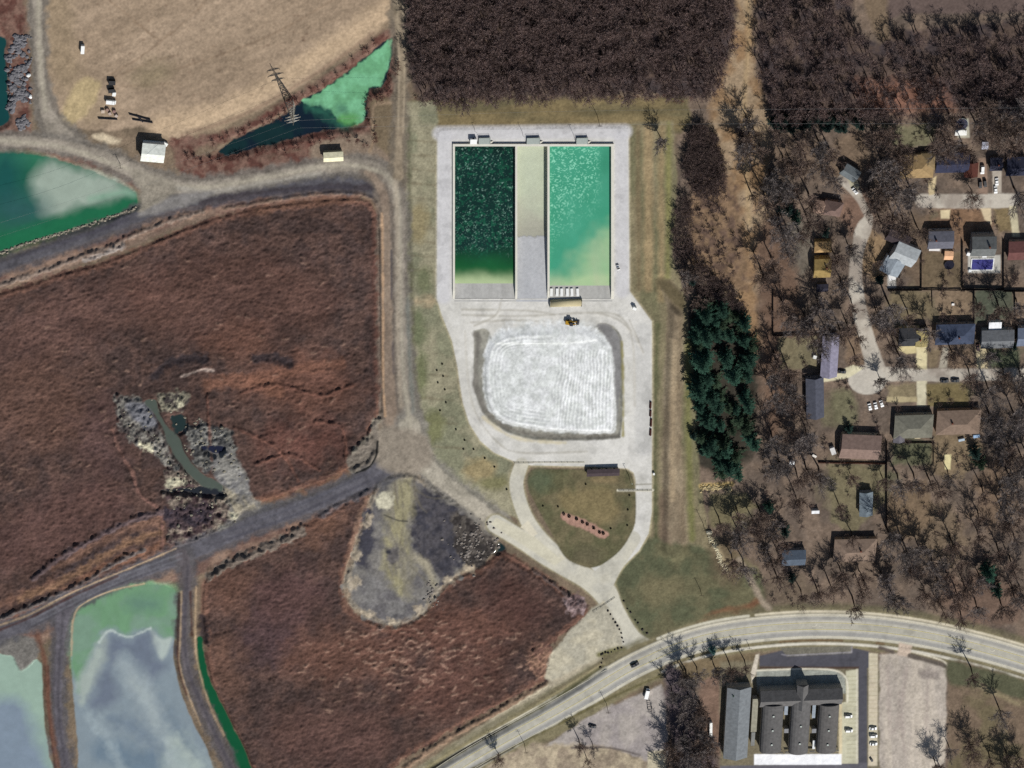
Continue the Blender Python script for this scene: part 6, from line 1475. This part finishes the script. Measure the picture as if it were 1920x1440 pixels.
for (ax, ay, bx, by, lab) in [(184, 221, 220, 223, 'long dark beam lying south of the pallet stacks'), (242, 213, 282, 224, 'upper dark beam lying alone in the field'), (248, 223, 286, 229, 'lower dark beam lying alone in the field'), (257, 216, 268, 228, 'short dark beam across the two long ones')]:
    (xa, ya), (xb, yb) = P(ax, ay), P(bx, by)
    tag(MB().bar((float(xa), float(ya), .5 + ground_z(ax, ay)), (float(xb), float(yb), .5 + ground_z(bx, by)), .38, n=6).build('steel_beam', M_DARK, None), lab, 'beam', 'beams in the field')
# pools and yard things
loc, rz = fr(1803, 233, 1.2)
t = empty('round_pool', (loc[0], loc[1], 0), 0); tag(t, 'round dark covered pool with a white deck by the north fence', 'pool')
MB().disc((0, 0), 3.7, 0, 1.25, 24).build('wall', M_STEEL, t); MB().disc((0, 0), 3.5, 1.25, 1.3, 24).build('cover', mat('pool_cover', (44, 46, 66), var=.15, scale=.6, rough=.6), t); MB().box(-3.3, 3.3, -7.0, -3.75, .2, 1.2).build('deck', M_WHITE, t)
loc, rz = fr(1842, 496, .35, 1)
t = empty('swimming_pool', (loc[0], loc[1], 0), rz); tag(t, 'rectangular deep blue covered swimming pool behind the tall slate house', 'pool')
w, d = 20 * SX, 9.5 * SY
MB().box(-w - .5, w + .5, -d - .5, d + .5, .05, .3).build('rim', M_WHITE, t); MB().box(-w, w, -d, d, .29, .36).build('cover', mat('blue_cover', (34, 34, 112), var=.2, scale=.5, rough=.5), t)
loc, rz = fr(1780, 497, .9)
t = empty('trampoline', (loc[0], loc[1], 0), 0); tag(t, 'round black trampoline south of the pale orange shed', 'trampoline')
MB().disc((0, 0), 2.75, .82, .86, 24).build('mat', mat('black_mat', (30, 30, 44), var=.1), t)
ring = MB()
for k in range(24):
    a0, a1 = 6.283 * k / 24, 6.283 * (k + 1) / 24
    ring.bar((2.85 * math.cos(a0), 2.85 * math.sin(a0), .86), (2.85 * math.cos(a1), 2.85 * math.sin(a1), .86), .1)
ring.build('frame', M_DARK, t)
for k in range(6): MB().bar((2.8 * math.cos(k * 1.047), 2.8 * math.sin(k * 1.047), 0), (2.8 * math.cos(k * 1.047), 2.8 * math.sin(k * 1.047), .85), .05).build('leg', M_DARK, t)
def yard(name, label, cat, px, py, w, d, h, c, rot=0): return crate(name, label, cat, px, py, w, d, h, mat('yard_%d_%d_%d' % c, c, var=.08, scale=1), rot)
yard('patio_table', 'white patio table between the slate house and the blue pool', 'table', 1846, 480, 2.4, 1.8, .8, (240, 240, 236))
yard('patio_umbrella', 'white square parasol at the north-west corner of the blue pool', 'parasol', 1816, 477, 1.8, 1.8, 1.9, (240, 240, 236), 20)
yard('storage_box', 'pale storage box at the south-west corner of the blue pool', 'box', 1819, 508, 1.5, 1.5, 1.1, (226, 228, 226))
yard('garden_deck', 'cream timber deck behind the grey green house', 'deck', 1721, 813, 3.2, 6.4, .7, (206, 192, 158))
yard('garden_deck', 'white deck on the south wall of the brown and cream house', 'deck', 1588, 855, 6.2, 2.2, .8, (224, 220, 206))
yard('camper_trailer', 'pale camper trailer west of the brown and cream house', 'camper', 1562, 846, 2.6, 4.6, 2.2, (206, 204, 200), -20)
yard('tarp_pile', 'white tarpaulin pile west of the pale camper', 'tarpaulin', 1527, 855, 2.6, 1.3, .7, (220, 214, 204), 30)
yard('storage_box', 'white box beside the lavender house', 'box', 1528, 670, 2.0, 2.0, 1.4, (226, 226, 220), 15)
yard('garden_table', 'small white garden table on the middle lawn', 'table', 1787, 571, 1.4, 1.2, .7, (230, 226, 220))
yard('boat', 'pale covered boat beside the white tarpaulin by the evergreens', 'boat', 1803, 825, 3.4, 1.4, 1.2, (176, 190, 200), -12)
yard('boat', 'bluish covered boat east of the pale one by the evergreens', 'boat', 1831, 818, 3.6, 1.8, 1.3, (150, 176, 204), -8)
yard('patio_cover', 'white patio cover at the south-west of the angled grey house', 'patio cover', 1672, 518, 3.8, 5.0, 2.4, (226, 224, 220), -16)
yard('patio_cover', 'white patio strip behind the slate house with the trampoline', 'patio cover', 1752, 468, 6.0, 1.6, .5, (224, 220, 216), 2)
yard('propane_tank', 'small white tank beside the big white shed at the dike road', 'tank', 310, 271, 2.4, 1.8, 1.6, (232, 232, 224), 30)
yard('gate_box', 'small white gate box west of the grass berm', 'box', 1226, 889, 1.0, 1.2, 1.3, (232, 230, 222))
yard('storage_box', 'white box at the junction north of the mauve lot driveway', 'box', 1200, 575, .8, .8, .8, (220, 214, 200)) if False else None
# ------------------------------------------------------------------ fences and gates
M_FENCE = mat('fence_wood', (52, 44, 42), var=.2, scale=1.5, rough=.9)
M_RAIL = mat('rail_metal', (150, 148, 138), var=.1, scale=1, rough=.5)
def fence(pts, label, h=1.8, m=None, name='board_fence', th=.09, step=3.0, solid=True):
    t = empty(name, (*[float(q) for q in P(pts[0][0], pts[0][1], 0)], 0)); tag(t, label, 'fence' if 'gate' not in name else 'gate')
    ox, oy = t.location.x, t.location.y
    w = [(float(P(a, b)[0]) - ox, float(P(a, b)[1]) - oy) for a, b in pts]
    pn, ps = MB(), []
    for (ax, ay), (bx, by) in zip(w, w[1:]):
        L = math.hypot(bx - ax, by - ay); ux, uy = (bx - ax) / L, (by - ay) / L
        nx, ny = -uy * th / 2, ux * th / 2
        for lo, hi in ([(.05, h)] if solid else [(h * .35, h * .45), (h * .85, h)]):
            pn.add([(ax - nx, ay - ny, lo), (bx - nx, by - ny, lo), (bx + nx, by + ny, lo), (ax + nx, ay + ny, lo), (ax - nx, ay - ny, hi), (bx - nx, by - ny, hi), (bx + nx, by + ny, hi), (ax + nx, ay + ny, hi)], [(3, 2, 1, 0), (4, 5, 6, 7), (0, 1, 5, 4), (1, 2, 6, 5), (2, 3, 7, 6), (3, 0, 4, 7)])
        n = max(1, int(L / step))
        ps += [(ax + ux * L * k / n, ay + uy * L * k / n) for k in range(n)]
    pn.build('panel', m or M_FENCE, t)
    for a, b in ps[:40]: MB().box(a - .08, a + .08, b - .08, b + .08, 0, h + .1).build('post', m or M_FENCE, t)
    return t
fence([(1804, 450), (1804, 541), (1881, 541), (1881, 448)], 'tall black board fence round three sides of the blue pool yard', 2.2)
fence([(1727, 468), (1727, 542), (1664, 542)], 'black board fence at the south-east of the angled grey house yard', 2.0)
fence([(1727, 542), (1803, 543)], 'thin brown fence along the north side of the two middle lawns', 1.2)
fence([(1747, 543), (1748, 576)], 'thin fence dividing the two middle lawns', 1.1)
fence([(1826, 543), (1826, 646)], 'dark board fence between the middle lawns and the green lawn', 2.0)
fence([(1902, 543), (1904, 632)], 'dark board fence on the east side of the green lawn', 2.0)
fence([(1882, 544), (1940, 544)], 'black fence running off the east edge below the maroon house', 2.0)
fence([(1449, 540), (1449, 628), (1535, 624)], 'dark fence round the west and south of the brushy lawn', 1.8)
fence([(1536, 632), (1537, 700)], 'dark fence along the west wall of the lavender house', 2.0)
fence([(1662, 826), (1662, 984)], 'long straight black fence behind the brown and cream house', 2.4)
fence([(1674, 829), (1750, 829), (1750, 870)], 'thin fence round the lawn of the grey green house', 1.1)
fence([(1854, 245), (1940, 243)], 'black fence along the north of the upper gardens', 2.0)
fence([(1534, 866), (1660, 868)], 'low brown hedge fence south of the brown and cream house', 1.3, mat('brown_hedge', (84, 58, 48), var=.3, scale=1), th=.5)
fence([(964, 867), (1000, 867)], 'pale metal gate across the west branch of the entry road', 1.1, M_RAIL, 'road_gate', .1, 2.5, False)
fence([(1160, 918.5), (1223, 918.5)], 'pale metal gate across the east entry road', 1.1, M_RAIL, 'road_gate', .12, 2.5, False)
fence([(1112, 1147), (1153, 1119)], 'thin metal gate across the entry road near the boulders', 1.0, M_RAIL, 'road_gate', .1, 2.5, False)
fence([(1000, 866), (1096, 866)], 'low pale railing along the north edge of the grass island', .9, M_RAIL, 'railing', .08, 3, False)
# ------------------------------------------------------------------ poles, pylon, cables
M_POLE = mat('pole_wood', (70, 60, 54), var=.15, scale=2, rough=.9)
def pole(tx, ty, bx, by, label, arms=0, name='utility_pole', r=.16):
    """A pole whose shadow tip and top show at the two given pixels."""
    L = math.hypot(bx - tx, by - ty)
    H = L * S / 1.56
    px, py = tx + (bx - tx) * .63, ty + (by - ty) * .63
    X, Y = P(px, py)
    t = empty(name, (float(X), float(Y), ground_z(px, py))); tag(t, label, 'pole')
    MB().bar((0, 0, -.2), (0, 0, H), r, r * .7, 8).build('shaft', M_POLE, t)
    if arms:
        for k in range(arms): MB().box(-1.3, 1.3, -.07, .07, H - .5 - k * .9, H - .36 - k * .9).build('crossarm', M_POLE, t)
    else: MB().bar((0, 0, H), (.9, -.5, H + .15), .06, .05, 6).box(.7, 1.2, -.65, -.35, H + .1, H + .22).build('lamp_head', M_STEEL, t)
    return t
pole(1122, 1290, 1146, 1337, 'utility pole south of the main road beside the mauve lot', 2)
pole(969, 1362, 991, 1412, 'utility pole south-west along the main road near the sandy patch', 2)
pole(1399, 1195, 1406, 1217, 'short pole on the pavement north of the school hall', 1)
pole(1168, 865, 1185, 906, 'lamp pole beside the brown roofed shelter', 0, 'lamp_pole')
pole(1100, 175, 1131, 240, 'tall pole in the grass strip north of the teal basin', 2)
pole(1067, 234, 1080, 262, 'lamp pole at the north wall of the teal basin', 0, 'lamp_pole', .1)
pole(971, 228, 983, 256, 'lamp pole at the north wall of the middle chamber', 0, 'lamp_pole', .1)
pole(885, 228, 892, 248, 'lamp pole at the north wall of the dark basin', 0, 'lamp_pole', .1)
pole(1301, 1080, 1319, 1117, 'pole alone in the green grass north of the bend', 1)
pole(1305, 952, 1325, 996, 'pole beside the large pale boulder on the stone line', 1)
pole(216, 288, 230, 316, 'pole beside the dike road west of the big white shed', 1)
pole(1305, 180, 1316, 212, 'pole at the east end of the grass strip by the sandy gap', 1)
X, Y = P(544, 194)
t = empty('transmission_tower', (float(X), float(Y), .2), math.radians(15)); tag(t, 'lattice steel transmission tower on the north bank of the lagoon', 'pylon')
M_LAT = mat('tower_steel', (176, 172, 160), var=.08, scale=1, rough=.5, metal=.2)
TH, B0, B1 = 25.0, 2.3, .4
def wb(z): return B0 + (B1 - B0) * min(1, z / 18.0)
for sx in (-1, 1):
    for sy in (-1, 1):
        MB().bar((sx * B0, sy * B0, 0), (sx * B1, sy * B1, 18), .22, .17).bar((sx * B1, sy * B1, 18), (0, 0, TH), .17, .1).build('leg', M_LAT, t)
br = MB(); z = 1.5
while z < 18:
    z2 = min(18, z + wb(z) * 1.5 + .5); a, b = wb(z), wb(z2)
    for sx, sy, ex, ey in [(-1, -1, 1, -1), (1, -1, 1, 1), (1, 1, -1, 1), (-1, 1, -1, -1)]:
        br.bar((sx * a, sy * a, z), (ex * b, ey * b, z2), .11); br.bar((ex * a, ey * a, z), (sx * b, sy * b, z2), .11); br.bar((sx * a, sy * a, z), (ex * a, ey * a, z), .1)
    z = z2
br.build('bracing', M_LAT, t)
for z, L in ((15.0, 3.6), (18.0, 4.4), (21.0, 3.4)):
    a = MB()
    for s in (-1, 1):
        a.bar((-s * .2, .35, z), (s * L, 0, z), .16, .1).bar((-s * .2, -.35, z), (s * L, 0, z), .16, .1).bar((0, 0, z + 1.0), (s * L, 0, z), .1)
        a.bar((s * L, 0, z), (s * L, 0, z - .9), .12)
    a.build('crossarm', M_LAT, t)
M_WIRE = mat('cable_metal', (112, 114, 114), var=.02, rough=.5, metal=.3)
for i, (pts, lab) in enumerate([([(-60, 436, 14), (120, 380, 12), (320, 310, 14), (556, 226, 17.5)], 'upper overhead cable crossing the green pond to the tower'), ([(-60, 462, 12), (120, 404, 10), (320, 330, 12), (560, 240, 14.5)], 'lower overhead cable crossing the green pond to the tower'), ([(560, 226, 17.5), (800, 216, 14), (1100, 208, 14), (1420, 205, 17), (1980, 202, 17)], 'overhead cable running east over the top of the grass strip'), ([(562, 240, 14.5), (800, 236, 12), (1100, 234, 12), (1430, 232, 14), (1980, 232, 14)], 'overhead cable running east along the north edge of the apron')]):
    b = MB(); q = spline(pts, n=6)
    for p0, p1 in zip(q, q[1:]): b.bar(Pv(*p0), Pv(*p1), .03, n=4)
    tag(b.build('overhead_cable', M_WIRE, None), lab, 'cable', 'overhead cables')
# ------------------------------------------------------------------ stones, bushes
rs = random.Random(77)
M_DSTONE = mat('dark_boulder', (62, 56, 54), var=.25, scale=1.2, rough=.95)
M_PSTONE = mat('pale_boulder', (206, 196, 170), var=.15, scale=1.2, rough=.9)
DST = [MB().rock((0, 0, .35), .75, rs).mesh('boulder') for _ in range(4)]
for me in DST: me.materials.append(M_DSTONE)
def stones(spots, label, group):
    for px, py in spots:
        o = bpy.data.objects.new('boulder', DST[rs.randrange(4)]); ROOTC.objects.link(o)
        X, Y = P(px, py); o.location = (float(X), float(Y), ground_z(px, py)); o.rotation_euler = (0, 0, rs.uniform(0, 6.28)); k = rs.uniform(.6, 1.0); o.scale = (k, k, k)
        tag(o, label, 'boulder', group)
f4 = lambda lst: [(960 + a / 4, 1080 + b / 4) for a, b in lst]
stones(f4([(718, 257), (738, 285), (758, 320), (775, 345), (790, 370), (805, 397), (820, 425), (825, 460), (835, 492), (820, 535), (795, 543), (770, 552), (745, 570), (720, 575), (700, 572), (680, 582), (668, 588), (680, 620), (672, 650), (664, 690)]), 'dark boulder in the curved row between the entry road and the gravel turn-out', 'boulders west of the entry road')
stones(f4([(838, 185), (865, 245), (890, 270), (925, 330), (945, 350), (978, 400), (1012, 428)]), 'dark boulder in the sparse row on the grass side of the entry road', 'boulders east of the entry road')
X, Y = P(1329, 997)
o = tag(MB().rock((0, 0, .9), 1.6, rs).build('boulder', M_PSTONE, None), 'single large pale boulder at the head of the stone line', 'boulder'); o.location = (float(X), float(Y), 0)
for i, (px, py, lab) in enumerate([(53, 140, 'white boulder on the rubble bank, upper of two'), (57, 180, 'white boulder on the rubble bank, lower of two')]):
    o = tag(MB().rock((0, 0, .6), 1.2, rs).build('boulder', M_WHITE, None), lab, 'boulder'); X, Y = P(px, py); o.location = (float(X), float(Y), .2)
def rubble(name, label, cat, spots, rmin, rmax, m):
    b = MB()
    for px, py in spots:
        X, Y = P(px, py); b.rock((float(X), float(Y), ground_z(px, py) + .1), rs.uniform(rmin, rmax), rs)
    tag(b.build(name, m, None), label, cat, None, 'stuff')
rubble('rubble', 'yellowish stones piled in a short row east of the berm', 'stones', [(rs.uniform(1312, 1372), rs.gauss(915, 3)) for _ in range(120)], .3, .8, mat('yellow_stone', (186, 168, 126), var=.2, scale=1))
rubble('rubble', 'cream stones in the winding line below the pale boulder', 'stones', [(1330 + 34 * (k / 110) + rs.gauss(0, 2.5), 1004 + 70 * (k / 110)) for k in range(110)], .3, .7, mat('cream_stone', (200, 190, 160), var=.2, scale=1))
rubble('rubble', 'grey broken rubble on the bank at the north-west edge', 'rubble', [(a, b) for a, b in [(36 + rs.gauss(0, 12), rs.uniform(66, 248)) for _ in range(900)] if 12 < a < 60 and float(fbm(np.array([a]), np.array([b]), 22, 61)[0]) > .48][:300], .35, 1.7, mat('grey_rubble', (112, 110, 112), var=.3, scale=.8))
rubble('rubble', 'pale broken rubble round the reed channel', 'rubble', [p for p in [(rs.gauss(330, 70), rs.gauss(870, 70)) for _ in range(260)] if inside([(216, 736), (300, 740), (345, 734), (352, 760), (420, 800), (462, 880), (470, 920), (440, 985), (330, 1020), (308, 975), (330, 880), (262, 830), (222, 800)], *p) and not inside([(272, 750), (300, 750), (330, 800), (350, 846), (420, 900), (420, 930), (380, 920), (310, 840)], *p)], .3, .95, mat('pale_rubble', (134, 128, 112), var=.35, scale=.8))
rubble('rubble', 'grey lumps on the east side of the mud flat', 'rubble', [(rs.gauss(884, 20), rs.gauss(1015, 22)) for _ in range(110)] + [(rs.gauss(806, 8), rs.gauss(1110, 14)) for _ in range(30)], .3, 1.0, mat('grey_lump', (128, 120, 112), var=.3, scale=.8))
rubble('rubble', 'pale stones on the rock edge of the green pond', 'stones', [(a + rs.gauss(0, 2), b + rs.gauss(0, 1.4)) for a, b in spline([(0, 476), (60, 455), (150, 428), (255, 392)], n=30)], .3, .8, mat('bank_stone', (150, 140, 124), var=.25, scale=1))
def bush_mesh(seed, r):
    b = MB(); rg = random.Random(seed)
    for k in range(130):
        d = Vector((rg.gauss(0, 1), rg.gauss(0, 1), abs(rg.gauss(0, 1)))).normalized() * r * rg.uniform(.5, 1.05)
        u = Vector((rg.uniform(-1, 1), rg.uniform(-1, 1), rg.uniform(-1, 1))).normalized() * r * .22
        w = u.orthogonal().normalized() * r * .16
        c = d + Vector((0, 0, r * .15))
        b.add([c - u, c + w, c + u, c - w], [(0, 1, 2, 3)])
    return b.mesh('shrub')
BUSH = [bush_mesh(k, .95) for k in range(3)]
for me in BUSH: me.materials.append(mat('shrub_leaves', (40, 38, 34), var=.3, scale=2))
def bushes(spots, name, label, group, s=1.0):
    for px, py in spots:
        o = bpy.data.objects.new(name, BUSH[rs.randrange(3)]); ROOTC.objects.link(o)
        X, Y = P(px, py); o.location = (float(X), float(Y), ground_z(px, py)); o.scale = (s, s, s * 1.2); o.rotation_euler = (0, 0, rs.uniform(0, 6))
        tag(o, label, 'shrub', group)
bushes([(834, 730), (836, 754), (825, 769), (855, 805), (871, 825), (888, 842), (869, 842), (909, 859), (927, 875), (950, 917), (829, 682), (819, 694), (831, 705), (821, 717)], 'shrub', 'small dark shrub planted in the dry grass west of the loop road', 'young shrubs in the west grass strip', .6)
bushes([(1057, 963), (1067, 967), (1081, 972), (1092, 978), (1101, 982), (1113, 989), (1124, 997), (1131, 999)], 'shrub', 'small dark bush in the pink mulch bed on the grass island', 'bushes in the mulch bed')
for k, lst in enumerate([[(1046, 949), (1098, 907), (1177, 955), (1176, 984), (1145, 990), (1180, 928), (1018, 948)]]):
    bushes(lst, 'shrub', 'tiny dark shrub scattered on the grass island outside the mulch bed', 'shrubs on the grass island', .6)
# road paint
M_YLINE = mat('yellow_line', (196, 184, 126), var=.1, scale=2, rough=.7); M_WLINE = mat('white_line', (206, 200, 182), var=.08, scale=2, rough=.7)
def ribbon(pts, width, m, label, dash=None):
    b = MB(); q = np.asarray(pts); acc = 0
    for (ax, ay), (bx, by) in zip(q, q[1:]):
        (x0, y0), (x1, y1) = P(ax, ay), P(bx, by)
        L = math.hypot(x1 - x0, y1 - y0); acc += 1
        if dash and acc % dash == 0: continue
        ux, uy = -(y1 - y0) / L * width / 2, (x1 - x0) / L * width / 2
        za, zb = ground_z(ax, ay) + .06, ground_z(bx, by) + .06
        b.add([(x0 - ux, y0 - uy, za), (x1 - ux, y1 - uy, zb), (x1 + ux, y1 + uy, zb), (x0 + ux, y0 + uy, za)], [(0, 1, 2, 3)])
    tag(b.build('road_marking', m, None), label, 'marking', None, 'structure')
for d, lab in ((-6.2, 'yellow line on the north side of the turning lane'), (6.2, 'yellow line on the south side of the turning lane')):
    ribbon(off(d), .3, M_YLINE, lab)
ribbon(off(-18.6), .22, M_WLINE, 'white edge line on the north side of the main road'); ribbon(off(18.6), .22, M_WLINE, 'white edge line on the south side of the main road')
# turn arrows in the centre lane
i0 = np.searchsorted(rc[:, 0], 1520)
for k, px in enumerate((1518, 1532, 1848)):
    i = np.searchsorted(rc[:, 0], px); c = rc[i]; u = tn[i]; n_ = nr[i]
    pt = lambda a, b: P(*(c + u * a + n_ * b))
    zz = ground_z(*c) + .06
    b = MB(); s = 1 if k != 1 else -1
    for poly_ in ([(-4, -.5), (2, -.5), (2, .5), (-4, .5)], [(2, -.5), (3.2, -.5 - s * 2), (4.2, .4 - s * 2), (3, .5)], [(2.4, -2.2 * s - .9), (5, -3.4 * s), (4.8, -1.4 * s + .6)]):
        b.add([(float(pt(a, q)[0]), float(pt(a, q)[1]), zz) for a, q in poly_], [tuple(range(len(poly_)))])
    tag(b.build('road_marking', M_WLINE, None), ['white turn arrow in the centre lane north of the school', 'opposed white turn arrow next to it north of the school', 'white turn arrow in the centre lane near the east edge'][k], 'marking', None, 'structure')
